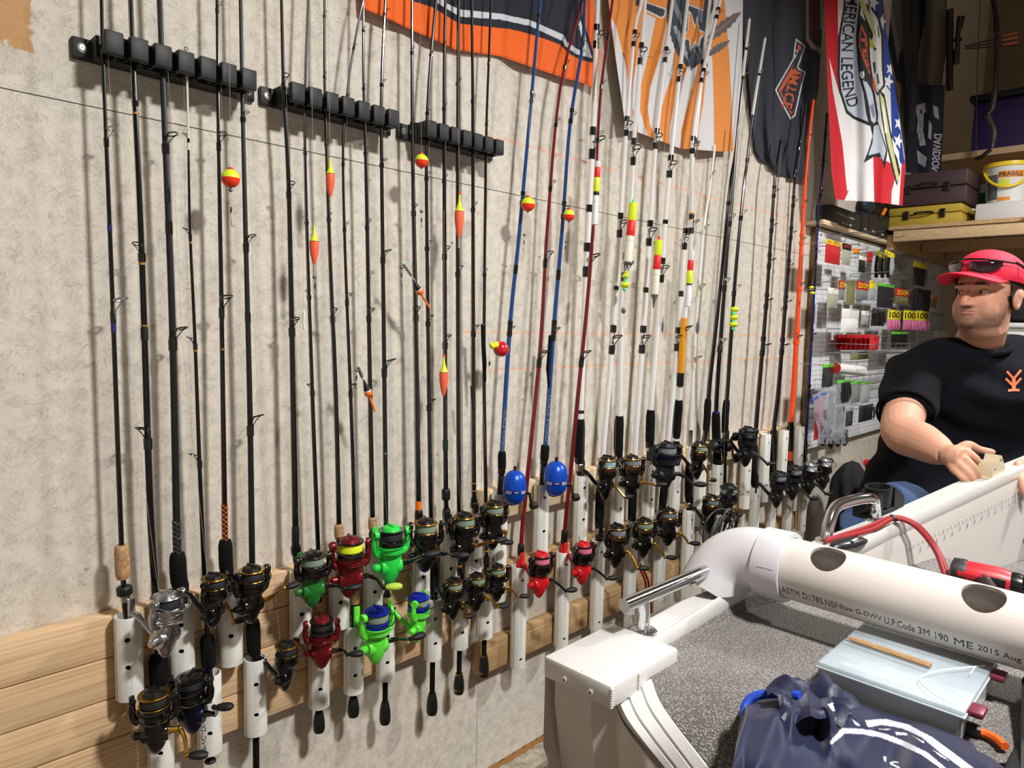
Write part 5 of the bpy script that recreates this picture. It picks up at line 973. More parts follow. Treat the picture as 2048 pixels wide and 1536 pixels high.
for i, x in enumerate((1775, 1806, 1831)): packet(('yellow and pink packet next to the black packet', 'yellow and pink packet between two like it', 'yellow and pink packet next to the clear bag')[i], x, 620 + i, x + 26, 659 + i, 'yellow', 'pink', .5, txt='100', tcol='black', worms=4)
packet('crumpled clear bag beside the yellow and pink packets', 1858, 625, 1890, 662, 'grey', 'silver', .15)
for i in range(8): x = 1672 + i * 9.5; packet('red packet in the row of eight in the wire basket', x, 669 + (i % 2), x + 20, 700, 'red', 'red', .3, y=-.078 - .025 * i)
packet('green-topped black packet behind the red row', 1782, 664, 1816, 694, 'green', 'black', .15)
packet('dark jig packet over the white roll', 1700, 704, 1743, 719, 'grey', 'olive', .2)
packet('green-topped black packet left of the white roll', 1644, 728, 1667, 774, 'green', 'black', .15)
packet('green-topped packet of black baits under the white roll', 1672, 760, 1700, 806, 'green', 'black', .12, worms=6); packet('green-topped packet next to the black baits', 1702, 762, 1722, 806, 'green', 'grey', .12); packet('green-topped packet at the end of the lowest row', 1722, 764, 1740, 806, 'green', 'silver', .12)
packet('black tassel skirts hanging low on the pegboard', 1717, 810, 1746, 842, 'dark', 'black', .15, worms=10); packet('dark blister pack beside the tassel skirts', 1691, 815, 1706, 852, 'silver', 'dark', .2)
packet('thin clear packet right of the white card', 1722, 622, 1738, 650, 'white', 'silver', .3); packet('brown packet at the right end of the second row', 1862, 592, 1874, 616, 'orange', 'olive', .3)
# zip bag with reels
a = at_y(1660, 840, -.2); t = thing('zip_bag', 'clear zip bag with a blue seal, black parts in its foot', 'bag', tuple(at_y(1660, 892, -.2))); o_ = np.array(t.location)
P = []
for i in range(12):
    f = i / 11; row = []
    for j in range(8): x = 1624 + j * 8 + f * 14 + 2 * math.sin(j * 2 + i); row.append(at_y(x, 790 + f * 98 - j * 3.5 * (1 - f), -.2 - .02 * math.sin(PI * j / 7) * math.sin(PI * f) - .006 * math.sin(j * 3 + i)) - o_)
    P.append(row)
MB().grid(P).build('bag_film', mat('bag_film', (176, 178, 190), .2, alpha=.55, bump=.6, bscale=40, bdist=.01), t)
MB().tube([at_y(1623, 802, -.2) - o_, at_y(1640, 790, -.2) - o_, at_y(1658, 784, -.2) - o_], .006, 8).build('zip_seal', MC['blue'], t)
MB().box(at_y(1638, 838, -.19) - o_, (.1, .004, .2), bev=.001).build('red_card', MC['red'], t)
for k, (x, y_) in enumerate(((1646, 880), (1662, 886), (1676, 882), (1690, 880), (1655, 866))): MB().ball(at_y(x, y_, -.19) - o_, .026, 12, (1, .6, 1.3)).build('black_part', BLK, t)
# wire baskets and the white roll
def basket(label, x0, y0, x1, y1, d=.11):
    a = at_y(x0, y0, -.07); b_ = at_y(x1, y1, -.07); h = .05; t = thing('wire_basket', label, 'basket', (a[0], -.07, a[2] - h), group='wire baskets on the pegboard'); w_ = b_[0] - a[0]; m_ = MB()
    for z in (0, h): m_.tube([(0, .03, z), (0, -d, z), (w_, -d, z), (w_, .03, z)], .002, 6)
    for k in range(9): m_.tube([(w_ * k / 8, -d, h), (w_ * k / 8, -d, 0), (w_ * k / 8, .03, 0)], .0012, 5)
    m_.build('wire_frame', WIRE, t)
basket('wire basket holding the row of red packets', 1652, 686, 1742, 692, .24); basket('wire basket behind the white roll', 1658, 722, 1760, 726); basket('lowest wire basket with green-topped packets', 1668, 752, 1766, 760, .085)
p0, p1 = at_y(1671, 736, -.2), at_y(1724, 742, -.2); t = thing('paper_roll', 'white roll lying on the wire basket', 'roll', tuple(p0)); ax_ = p1 - p0; MB().lathe([(.012, 0), (.026, 0), (.026, np.linalg.norm(ax_)), (.012, np.linalg.norm(ax_)), (.012, 0)], (0, 0, 0), ax_, n=24, cap=False).build('roll_body', mat('roll_white', (228, 224, 222), .5), t); MB().lathe([(.0265, -.004), (.0265, 0)], (0, 0, 0), ax_, n=20).build('end_cap', MC['red'], t)
for k, (x0, y0) in enumerate(((1652, 600), (1660, 556), (1700, 548), (1652, 658), (1740, 548), (1780, 520), (1690, 470), (1730, 480), (1770, 492), (1720, 600), (1800, 560), (1660, 470))):
    p = at_y(x0, y0, PGY); t = thing('peg_hook', 'bare wire peg hook sticking out of the pegboard', 'hook', tuple(p), group='bare peg hooks'); MB().tube([(0, 0, -.012), (0, -.006, 0), (0, -.2, .006), (0, -.21, .018)], .0022, 6).build('wire', WIRE, t)
# ledge over the pegboard
SHZ = CAMH + .55; t = thing('ledge_shelf', 'pale pine ledge above the pegboard', 'shelf', (3.66, -.04, SHZ - .02)); MB().box((.62, 0, .01), (1.25, .085, .02), bev=.002).build('board', PINE2, t); MB().box((.1, -.045, .012), (.2, .01, .024), bev=.002).build('front_batten', PINE2, t)
DB = mat('box_black', (34, 34, 36), .45); PRT = mat('box_print', (176, 176, 176), .6)
def shelfbox(label, x0, x1, py0, txt=None, d=.075):
    a = at_y(x0, 450, -.08)[0]; b_ = at_y(x1, 450, -.08)[0]; h = at_y((x0 + x1) / 2, py0, -.08)[2] - SHZ; t = thing('reel_box', label, 'box', ((a + b_) / 2, -.042, SHZ), group='black boxes on the ledge'); w_ = b_ - a - .006
    MB().box((0, 0, h / 2), (w_, d, h), bev=.002).build('carton', DB, t)
    if txt: lettering(txt, lambda u, v: np.array([(-.34 + .6 * u) * w_, -d / 2 - .0006, h * (.55 + .16 * v)])).build('printed_text', PRT, t, smooth=0)
    for k in range(3): MB().box((-.1 * w_ + k * .12 * w_, -d / 2 - .0004, h * .2), (.08 * w_, .0004, h * .1)).build('printed_mark', PRT, t)
shelfbox('widest black reel box, first on the ledge', 1660, 1722, 418, 'Metanium'); shelfbox('slim black box second on the ledge', 1724, 1738, 424); shelfbox('black box third on the ledge', 1739, 1756, 428); shelfbox('low black box fourth on the ledge', 1758, 1774, 437); shelfbox('black box with white squares last on the ledge', 1775, 1794, 436)
t = thing('camera_pouch', 'black pouch with orange trim lying on the ledge boxes', 'pouch', tuple(at_y(1752, 416, -.05))); MB().ball((0, 0, 0), .08, 16, (1.5, .3, .65)).build('pouch_body', BLKM, t); MB().tube(curve([(.02, -.03, -.045), (.05, -.034, -.01), (.085, -.026, .0)], 4), .011, 8).build('orange_trim', MC['orange'], t); MB().ball((-.14, 0, .0), .07, 12, (1.2, .4, .8)).build('side_pocket', mat('dark_teal', (30, 44, 58), .6), t)
# loft frame
LZ = CAMH + .605; BEAM = wood('loft_pine', (212, 184, 146), (180, 148, 108)); lf = thing('loft', 'pine loft of beam, joists and deck behind the man', 'loft', (4.65, -1.6, LZ - .07))
MB().box((.02, 0, .032), (.04, 2.95, .066), bev=.003).build('front_beam', BEAM, lf)
for x in (.62, 1.24, 1.86): MB().box((x, .0, .02), (.04, 2.95, .07)).build('joist', OLDPINE, lf)
MB().box((1.24, 0, .078), (2.5, 3.0, .022)).build('deck_board', OLDPINE, lf); MB().box((1.26, 1.5, .0), (2.44, .04, .09)).build('ledger', OLDPINE, lf)
for y_ in (-1.35,): MB().box((.05, y_, -1.0), (.09, .09, 1.95)).build('post', OLDPINE, lf)
us = thing('upper_shelf', 'upper pine shelf carrying the purple tote', 'shelf', (5.2, -.2, CAMH + 1.09)); MB().box((.3, -.9, .02), (.6, 1.9, .04), bev=.003).build('board', BEAM, us)
for y_ in (-1.8, -.02): MB().box((.5, y_, -.22), (.06, .06, .45)).build('post', OLDPINE, us)
# things on the loft
def toolbox(label, x, px0, px1, z0, h, m_, d=.3, seam=.55, yl=None):
    a = at_x(px0, 400, x)[1]; b_ = at_x(px1, 400, x)[1]; t = thing('tool_box', label, 'tool box', (x + d / 2, (a + b_) / 2, z0), group='tool boxes on the loft'); w_ = abs(a - b_)
    MB().box((0, 0, h * seam / 2), (d, w_, h * seam), bev=.008).build('lower_half', m_, t); MB().box((0, 0, h * (1 + seam) / 2 + .001), (d + .006, w_ + .006, h * (1 - seam) - .002), bev=.012).build('lid', m_, t)
    for s_ in (-.25, .25): MB().box((-d / 2 - .006, w_ * s_, h * seam), (.01, .03, .05), bev=.003).build('latch', GUN, t)
    MB().tube(curve([(-d / 2, -w_ * .12, h * .6), (-d / 2 - .03, -w_ * .1, h * .62), (-d / 2 - .03, w_ * .1, h * .62), (-d / 2, w_ * .12, h * .6)], 4), .006, 8).build('handle', GUN, t)
DK0 = LZ + .02
toolbox('mustard yellow tool box under the brown one', 4.7, 1780, 1925, DK0, .115, mat('mustard', (178, 152, 52), .5)); toolbox('dark brown tool box stacked on the yellow one', 4.69, 1778, 1932, DK0 + .117, .19, mat('brown_box', (62, 44, 46), .45), .32, .5)
t = thing('carton', 'green and white carton behind the bucket', 'box', (5.24, -.46, DK0)); MB().box((0, 0, .12), (.1, .16, .24)).build('green_lower', mat('carton_green', (32, 116, 40), .6), t); MB().box((0, 0, .265), (.1, .16, .05)).build('white_upper', mat('carton_white', (196, 206, 214), .6), t)
t = thing('plastic_tray', 'white plastic tray leaning under the bucket', 'tray', (4.95, -.68, DK0)); MB().box((0, 0, .055), (.34, .34, .11), bev=.012).build('tray_body', mat('tray_white', (206, 204, 204), .4), t); R_ = np.array(Matrix.Rotation(.12, 3, 'X')); MB().box((-.1, .0, .06), (.12, .38, .012), R_, bev=.003).build('tray_lid', mat('tray_lid_white', (222, 214, 216), .4), t)
bx, by, bz = 4.98, -.62, DK0 + .112; t = thing('bait_bucket', 'white bait bucket with a yellow rim and handle', 'bucket', (bx, by, bz)); R0 = .105
MB().lathe([(.0, .0), (R0 * .9, 0), (R0 * .92, .005), (R0 * 1.05, .2), (R0 * 1.08, .205), (R0 * 1.08, .215)], n=36).build('pail', mat('pail_white', (226, 226, 224), .4), t)
MB().lathe([(R0 * 1.06, .213), (R0 * 1.16, .215), (R0 * 1.18, .225), (R0 * 1.16, .238), (R0 * 1.02, .242), (R0 * .98, .236), (R0 * .98, .215)], n=36, cap=False).build('rim', mat('bucket_yellow', (236, 206, 40), .4), t)
to = np.array([-bx, -1.5 - by, 0]); to /= np.linalg.norm(to); sd = np.array([to[1], -to[0], 0]) * -1
MB().tube([to * .13 * math.sin(a_) * .95 + sd * -R0 * 1.12 * math.cos(a_) + UP * (.225 - .13 * math.sin(a_)) for a_ in np.linspace(0, PI, 17)], .008, 10).build('handle', mat('bucket_yellow', (236, 206, 40), .4), t)
def onb(u0, u1, z0, z1):
    def fn(u, v): a_ = u0 + (u1 - u0) * u; z = z0 + (z1 - z0) * v; r = R0 * (.92 + .13 * z / .2) + .0012; return (to * math.cos(a_) + sd * math.sin(a_)) * r + UP * z
    return fn
def patch_on(u0, u1, z0, z1, m_, nm, k=.0): f = onb(u0, u1, z0, z1); MB().grid([[f(i / 10, j / 4) * 1.0 for i in range(11)] for j in range(5)]).xf(lambda p: p * np.array([1 + k, 1 + k, 1])).build(nm, m_, t)
patch_on(-1.1, -.45, .03, .17, mat('label_grey', (96, 98, 104), .5), 'label_panel'); patch_on(-.42, .75, .15, .185, mat('label_orange', (226, 138, 40), .5), 'label_band', .002); patch_on(-.4, .1, .1, .14, mat('label_lime', (206, 216, 70), .5), 'label_fish', .002); patch_on(-.42, .2, .02, .04, mat('label_orange', (226, 138, 40), .5), 'label_strip', .002)
lettering('FRABILL', onb(-.38, .7, .155, .18)).xf(lambda p: p * np.array([1.006, 1.006, 1])).build('brand_text', MC['black'], t, smooth=0)
t = thing('storage_tote', 'purple plastic storage tote on the upper shelf', 'tote', (5.5, -.66, CAMH + 1.131)); PUR = mat('tote_purple', (46, 30, 84), .5); MB().box((0, 0, .16), (.42, .62, .32), bev=.03).build('tub', PUR, t); MB().box((0, 0, .34), (.46, .66, .04), bev=.012).build('lid', mat('tote_lid', (22, 20, 30), .5), t); MB().box((-.212, -.02, .2), (.004, .09, .1)).build('paper_tag', mat('tag_white', (190, 190, 186), .7), t); MB().prism([(-.213, -.2, .27), (-.213, -.27, .27), (-.213, -.22, .34)], (0, 0, 0), (-.003, 0, 0)).build('yellow_sticker', MC['yellow'], t)
CAMO = mat('bow_camo', (52, 48, 40), .5, col2=(24, 24, 22), vscale=40); t = thing('compound_bow', 'dark compound bow with orange-fletched arrows hanging over the loft', 'bow', tuple(at_x(1985, 300, 5.02))); o_ = np.array(t.location); W = lambda x, y_: at_x(x, y_, 5.02) - o_
MB().tube(curve([W(1993, 60), W(1992, 120), W(1990, 180), W(1985, 215), W(1976, 232), W(1988, 262), W(1984, 296)], 5), [.012] * 10 + [.016] * 10 + [.02] * 8 + [.014] * 3, 8).build('riser', CAMO, t)
MB().tube(curve([W(1993, 62), W(1990, 20), W(1975, -40)], 4), [.016, .015, .014, .013, .012, .011, .01, .01, .008], 8).build('upper_limb', BLKM, t); MB().tube(curve([W(1982, 298), W(1965, 312), W(1950, 318)], 4), .012, 8).build('lower_limb', BLKM, t); MB().tube([W(1962, -40), W(1955, 120), W(1952, 316)], .002, 5).build('string', BLKM, t)
for k in range(3):
    MB().tube([W(1930, 92 + k * 3), W(2034, 68 + k * 11)], .0035, 6).build('arrow', BLKM, t); MB().box(W(2020, 70 + k * 9), (.004, .07, .014)).build('fletching', mat('fletch_orange', (214, 116, 84), .6), t)
t = thing('rifle_scope', 'black telescopic sight hanging upright above the loft', 'scope', tuple(at_x(1914, 130, 4.98))); o_ = np.array(t.location); W = lambda x, y_: at_x(x, y_, 4.98) - o_; MB().tube([W(1922, 34), W(1918, 58), W(1916, 64), W(1915, 96), W(1913, 100), W(1912, 128)], [.022, .017, .013, .013, .018, .018], 14).build('tube', BLK, t); MB().tube([W(1908, 80), W(1924, 78)], .01, 10).build('turret', BLK, t); MB().tube([W(1900, 20), W(1899, 180)], .02, 10).build('barrel', BLKM, t)
# backpack on the floor between the pipes and the man
t = thing('backpack', 'dark grey backpack with a red lining behind the boat', 'backpack', tuple(at_y(1694, 1090, -.2))); o_ = np.array(t.location); mb = MB(); n, m_ = 26, 30
for i in range(n + 1): pass
P = []
for i in range(31):
    f = i / 30; row = []
    for j in range(41):
        a_ = 2 * PI * j / 40; r = math.sin(PI * min(1, f * .98)) ** .45 * (1 + .1 * math.sin(3 * a_ + 5 * f) + .06 * math.sin(7 * a_ - 9 * f) + .04 * math.sin(17 * f + 2 * a_)); row.append((.15 * r * math.cos(a_), .1 * r * math.sin(a_), .47 - .6 * f + .03 * math.sin(2 * a_ + 3) * min(1, f * 4)))
    P.append(row)
mb.grid(P).build('pack_body', mat('rucksack_cloth', (30, 30, 32), .85, bump=.4, bscale=300), t); MB().tube(curve([(.07, -.05, .46), (.12, -.06, .4), (.15, -.05, .31)], 4), .02, 8).build('red_lining', RED, t); MB().tube(curve([(-.1, -.1, .4), (-.05, -.15, .2), (-.08, -.14, -.02)], 5), .014, 8).build('shoulder_strap', mat('strap_dark', (30, 30, 32), .8), t); MB().ball((0, -.1, .06), .1, 14, (1, .5, 1.1)).build('front_pocket', mat('pocket_grey', (28, 28, 30), .85), t); MB().box((0, 0, -.5), (.22, .16, .9), bev=.05).build('lower_bag', mat('pocket_grey', (28, 28, 30), .85), t)

t = thing('cabinet', 'white low cabinet with a black bag on top, behind the man', 'cabinet', tuple(at_x(2060, 700, 4.6) * np.array([1, 1, 0]))); zc = float(at_x(2030, 646, 4.6)[2]); CW = mat('cabinet_white', (206, 206, 204), .5)
MB().box((.25, -.05, zc / 2), (.5, .6, zc - .03), bev=.006).build('carcass', CW, t); MB().box((.25, -.05, zc - .012), (.54, .64, .026), bev=.006).build('top_board', CW, t); MB().box((-.004, -.05, zc / 2), (.012, .56, zc - .1), bev=.004).build('door', CW, t); MB().ball((.2, .06, zc + .1), .16, 20, (.9, 1.1, .6)).build('black_bag', mat('bag_black', (24, 26, 26), .8), t)

# ================================================================== the boat
BW = mat('boat_white', (210, 208, 204), .3, coat=.3, var=.04, vscale=6); BWR = mat('boat_rib', (222, 220, 214), .4); HULL = mat('hull_paint', (206, 196, 190), .45); CARPET = bpy.data.materials.new('grey_carpet')
def carpet_material(m):
    m.use_nodes = True; nt = m.node_tree; N = nt.nodes.new; L = nt.links.new; b = nt.nodes['Principled BSDF']; b.inputs['Roughness'].default_value = .95; b.inputs['Specular IOR Level'].default_value = .1; b.inputs['Sheen Weight'].default_value = .3
    t = N('ShaderNodeTexCoord'); mp = N('ShaderNodeMapping'); mp.inputs['Rotation'].default_value = (0, 0, .75); mp.inputs['Scale'].default_value = (1.6, 1, 1); L(t.outputs['Object'], mp.inputs[0])
    v = N('ShaderNodeTexVoronoi'); v.inputs['Scale'].default_value = 240; v.inputs['Randomness'].default_value = .8; L(mp.outputs[0], v.inputs['Vector']); n = N('ShaderNodeTexNoise'); n.inputs['Scale'].default_value = 420; L(t.outputs['Object'], n.inputs[0]); g_ = N('ShaderNodeTexNoise'); g_.inputs['Scale'].default_value = 5; L(t.outputs['Object'], g_.inputs[0])
    r = N('ShaderNodeMapRange'); r.inputs[1].default_value = .0; r.inputs[2].default_value = .65; r.inputs[3].default_value = 1; r.inputs[4].default_value = 0; L(v.outputs['Distance'], r.inputs[0])
    k = N('ShaderNodeMath'); k.operation = 'MULTIPLY'; L(r.outputs[0], k.inputs[0]); L(n.outputs[0], k.inputs[1]); q = N('ShaderNodeMapRange'); q.inputs[1].default_value = .08; q.inputs[2].default_value = .5; L(k.outputs[0], q.inputs[0])
    mx = N('ShaderNodeMix'); mx.data_type = 'RGBA'; mx.inputs['A'].default_value = srgb(98, 95, 92); mx.inputs['B'].default_value = srgb(206, 200, 193); L(q.outputs[0], mx.inputs['Factor']); m2 = N('ShaderNodeMix'); m2.data_type = 'RGBA'; m2.blend_type = 'MULTIPLY'; m2.inputs['B'].default_value = (.78, .77, .76, 1); L(mx.outputs['Result'], m2.inputs['A']); gr = N('ShaderNodeMapRange'); gr.inputs[1].default_value = .4; gr.inputs[2].default_value = .65; L(g_.outputs[0], gr.inputs[0]); L(gr.outputs[0], m2.inputs['Factor']); L(m2.outputs['Result'], b.inputs['Base Color'])
    bp = N('ShaderNodeBump'); bp.inputs['Strength'].default_value = .9; bp.inputs['Distance'].default_value = .004; L(k.outputs[0], bp.inputs['Height']); L(bp.outputs[0], b.inputs['Normal'])
carpet_material(CARPET)
zs = lambda x: CAMH - .555 + .12 * max(0, x - 1.05) - .02 * max(0, x - 2.6)
def sheer(px, py):
    x = 1.5
    for _ in range(30): p = at_z(px, py, zs(x)); x = .5 * x + .5 * p[0]
    return p
DZ = CAMH - .568
bo = thing('boat', 'white aluminium boat with ribbed gunwale and grey carpeted deck', 'boat', (1.6, -1.7, .3)); BO = np.array([1.6, -1.7, .3])
OUT = resample([(p[0], p[1]) for p in [(.84, -.768)] + [sheer(*q)[:2] for q in ((1296, 1227), (1416, 1182), (1619, 1083), (1723, 1044), (1807, 1010), (1908, 965), (2039, 914), (2150, 870))] + [(3.6, -1.36)]], 60)
INN = resample([(p[0], p[1]) for p in [(.84, -.85)] + [sheer(*q)[:2] for q in ((1461, 1192), (1506, 1169), (1726, 1088), (1780, 1061), (2030, 946), (2150, 895))] + [(3.55, -1.42)]], 60)
# gunwale: ribbed top, rounded inner lip
P = []; NR = 6
for i in range(60):
    o_, n_ = np.array([*OUT[i], 0]), np.array([*INN[i], 0]); z = zs((o_[0] + n_[0]) / 2); row = [o_ + UP * (z - .03), o_ + UP * (z - .004)]
    for k in range(NR):
        f0 = .05 + .74 * k / NR
        for df, dz in ((0, -.002), (.02, .003), (.095, .003), (.115, -.002)): row.append(lerp(o_, n_, f0 + df) + UP * (z + dz))
    for f, dz in ((.82, .001), (.86, .008), (.93, .011), (.99, .008), (1.03, 0), (1.03, -.02), (.98, -.026)): row.append(lerp(o_, n_, f) + UP * (z + dz))
    P.append([p - BO for p in row])
MB().grid(P).build('gunwale', BW, bo)
# outer side of the hull and inner side panel
P = [[np.array([*OUT[i], zs(OUT[i][0]) - .03 - d]) - BO - np.array([0, ins, 0]) for d, ins in ((0, 0), (.12, .0), (.14, .012), (.4, .03), (.65, .12))] for i in range(60)]
MB().grid(P).build('hull_side', HULL, bo)
P = [[np.array([*INN[i], 0]) + UP * (zs(INN[i][0]) - .022) - BO, np.array([INN[i][0], INN[i][1] - .006, zs(INN[i][0]) - .05]) - BO, np.array([INN[i][0], INN[i][1] - .012, CAMH - .78]) - BO] for i in range(2, 60)]
MB().grid(P).build('inner_side_panel', mat('inner_panel_white', (198, 192, 187), .4), bo)
# ruler decal along the inner panel
INK2 = mat('ruler_ink', (70, 66, 66), .6); mr = MB(); mt = MB()
def inner_at(x): i = int(np.argmin(abs(INN[:, 0] - x))); return np.array([x, np.interp(x, INN[:, 0], INN[:, 1]) - .0085, zs(x)])
xa, xb = 1.85, 2.75
for k in range(48):
    x = xa + (xb - xa) * k / 47; p = inner_at(x) - UP * .062 - BO; mr.box(p, (.0012, .0006, .007 if k % 4 else .012))
mr.build('ruler_marks', INK2, bo, smooth=0)
for k in range(24):
    x = xa + .01 + (xb - xa) * k / 24; b0 = inner_at(x) - UP * .085 - BO; V, T = text_tris(str(k + 1), False); lo = V.min(0); mt.add([b0 + np.array([(q - lo)[0] * .018, -.0006, (q - lo)[1] * .018]) for q in V], T)
mt.build('ruler_numbers', INK2, bo, smooth=0)
# transom corner cap with weld beads and rivets
cap = MB().box(((.8345 + 1.024) / 2 - BO[0], (-.768 - .907) / 2 - BO[1], CAMH - .5635 - BO[2]), (.19, .139, .037), bev=.006).build('corner_cap', BW, bo)
for y_ in (-.815, -.868): MB().lathe([(.0055, 0), (.0055, .002), (.002, .003), (.0016, .001)], (.8345 - BO[0], y_ - BO[1], CAMH - .568 - BO[2]), (-1, 0, 0), n=16).build('rivet', mat('rivet_white', (224, 218, 214), .4), cap); MB().lathe([(.0019, 0), (.0019, .0034)], (.8345 - BO[0], y_ - BO[1], CAMH - .568 - BO[2]), (-1, 0, 0), n=10).build('rivet_hole', BLKM, cap)
wb = MB()
for k in range(8): wb.ball((.836 - BO[0], -.9055 - BO[1], CAMH - .578 + k * .004 - BO[2]), .0032, 8); wb.ball((.905 - BO[0], -.9075 - BO[1], CAMH - .578 + k * .004 - BO[2]), .003, 8)
wb.build('weld_bead', BW, cap)
# transom trim sweeping down from the cap
ti = [at_z(*q, CAMH - z) for q, z in (((1302, 1360), .57), ((1318, 1402), .58), ((1350, 1450), .6), ((1420, 1540), .64), ((1500, 1640), .68))]; to_ = [at_z(*q, CAMH - z) for q, z in (((1232, 1398), .585), ((1252, 1440), .6), ((1290, 1490), .625), ((1338, 1545), .66), ((1410, 1640), .7))]
A, B_ = curve(ti, 8), curve(to_, 8); P = []
for a, b_ in zip(A, B_):
    nrm = np.cross(b_ - a, np.array([.3, -1, -.3])); nrm = nrm / np.linalg.norm(nrm); nrm = nrm if nrm[2] > 0 else -nrm
    P.append([lerp(a, b_, f) + nrm * h - BO for f, h in ((-.04, -.02), (-.04, 0), (0, .004), (.3, .004), (.33, .0), (.37, 0), (.4, .004), (.68, .004), (.71, 0), (.76, 0), (.79, .004), (.97, .004), (1, 0), (1, -.02))])
MB().grid(P).build('transom_trim', BW, bo)
# transom outer face under the cap and trim
top = [np.array([.846, -.785, CAMH - .582]), np.array([.846, -.86, CAMH - .582])] + [b_ - np.array([0, 0, .012]) for b_ in B_]
P = [[p - BO, np.array([p[0] + .0, p[1], p[2] - .04]) - BO, np.array([p[0] + .05, p[1], CAMH - .9]) - BO, np.array([p[0] + .13, p[1] - .02, CAMH - 1.15]) - BO] for p in top]
MB().grid(P).build('transom', HULL, bo)
# carpeted rear deck
edge = [np.array([1.02, -.905, DZ])] + A; P = []
inner_edge = [np.array([x, np.interp(x, INN[:, 0], INN[:, 1]) + .004, zs(x) - .012]) for x in np.linspace(1.02, 2.0, len(edge))]
far = [np.array([2.0, y, DZ]) for y in np.linspace(-1.0, -2.4, len(edge))]
n = len(edge)
for i in range(n):
    row = []; a = edge[i]; b_ = np.array([2.0, np.interp(i / (n - 1), [0, 1], [inner_edge[-1][1], -2.4]), DZ])
    if i == 0: row = inner_edge[:]
    else:
        for j in range(n):
            f = j / (n - 1); p = lerp(a, b_, f); zz = DZ + (a[2] + .004 - DZ) * max(0, 1 - f * 4) ** 2; row.append(np.array([p[0], p[1], zz]))
    P.append([p - BO for p in row])
P2 = [P[0]] + [[lerp(P[0][j], P[1][j], f) for j in range(n)] for f in (.15, .5)] + P[1:]
for j in range(n): P2[1][j][2] = min(P2[0][j][2], DZ - BO[2] + .004)
for j in range(n): P2[2][j][2] = DZ - BO[2]
MB().grid(P2).build('deck_carpet', CARPET, bo)
MB().prism([np.array([x, np.interp(x, INN[:, 0], INN[:, 1]) - .014, CAMH - .665]) - BO for x in np.linspace(2.0, 3.5, 16)] + [np.array([3.5, -2.5, CAMH - .665]) - BO, np.array([2.0, -2.5, CAMH - .665]) - BO], (0, 0, -.01), (0, 0, .01)).build('floor_carpet', CARPET, bo)
MB().box((2.0 - BO[0], -1.75 - BO[1], CAMH - .62 - BO[2]), (.02, 1.4, .1)).build('deck_riser', CARPET, bo)
P = [[np.array([x, y, z]) - BO for y, z in ((-2.6, CAMH - .5), (-2.6, .62), (-1.9, .36), (-1.42, .62))] for x in (1.0, 2.0, 3.0, 3.5)]
MB().grid(P).build('hull_bottom', HULL, bo)
# stainless grab rails
CHROME = mat('stainless', (210, 212, 214), .1, 1); rz = CAMH - .487
def flange(c_, par): return MB().lathe([(.024, 0), (.024, .003), (.02, .006), (.0135, .008)], c_, n=24).build('rail_flange', CHROME, par)
r1 = MB().tube([np.array([.985, -.8185, rz]) - BO, np.array([1.3, -.838, rz + .005]) - BO], .0125, 20).build('grab_rail', CHROME, bo)
MB().tube([np.array([1.045, -.821, CAMH - .55]) - BO, np.array([1.04, -.821, rz - .006]) - BO], .0125, 18).build('rail_post', CHROME, r1); flange(np.array([1.047, -.821, CAMH - .552]) - BO, r1)
for a_ in (.5, 2.6, 4.7): MB().lathe([(.0035, 0), (.003, .002)], np.array([1.047 + .018 * math.cos(a_), -.821 + .018 * math.sin(a_), CAMH - .548]) - BO, n=10).build('rail_screw', GUN, r1)
a, b_ = sheer(1652, 1082), sheer(1750, 1040)
r2 = MB().tube(curve([a - BO, a + UP * .04 + np.array([.012, 0, 0]) - BO, a + UP * .075 + np.array([.055, -.004, 0]) - BO, b_ + UP * .062 + np.array([-.05, 0, 0]) - BO, b_ + UP * .03 - np.array([.008, 0, 0]) - BO, b_ - BO], 7), .0135, 18).build('grab_rail', CHROME, bo); flange(a - BO, r2); flange(b_ - BO, r2)
# black light and black rod-holder base on the gunwale
p = sheer(1697, 1097); d_ = np.array([.96, -.28, 0]); nv = MB(); nv.ball((0, 0, 0), 1, 20, (.062, .02, .012)); nv.xf(lambda q: np.array([q[0] * .96 + q[1] * .28, -q[0] * .28 + q[1] * .96, q[2]])); lt = nv.build('deck_light', mat('light_black', (30, 31, 36), .35), bo, tuple(p + UP * .012 - BO))
MB().box((0, -.012, .011), (.03, .006, .003), bev=.001).build('light_lens', mat('lens_white', (190, 192, 198), .2), lt)
p = sheer(1768, 1034); rh = MB(); rh.box((0, 0, .006), (.15, .055, .012), bev=.005); hb = rh.build('rod_holder_base', BLKM, bo, tuple(p + UP * .001 + np.array([.03, .022, .003]) - BO)); hb.rotation_euler = (0, -.12, -.2)
MB().lathe([(.018, .01), (.027, .02), (.03, .05), (.032, .066), (.026, .066), (.02, .03), (.018, .014)], (0, 0, 0), n=24).build('holder_cup', BLKM, hb)
for s_ in (-1, 1): MB().prism([(s_ * .026, -.026, .01), (s_ * .072, -.026, .01), (s_ * .072, -.026, .03), (s_ * .028, -.026, .062)], (0, 0, 0), (0, .01, 0)).build('side_web', BLKM, hb); MB().prism([(s_ * .026, .016, .01), (s_ * .072, .016, .01), (s_ * .072, .016, .03), (s_ * .028, .016, .062)], (0, 0, 0), (0, .01, 0)).build('side_web', BLKM, hb)

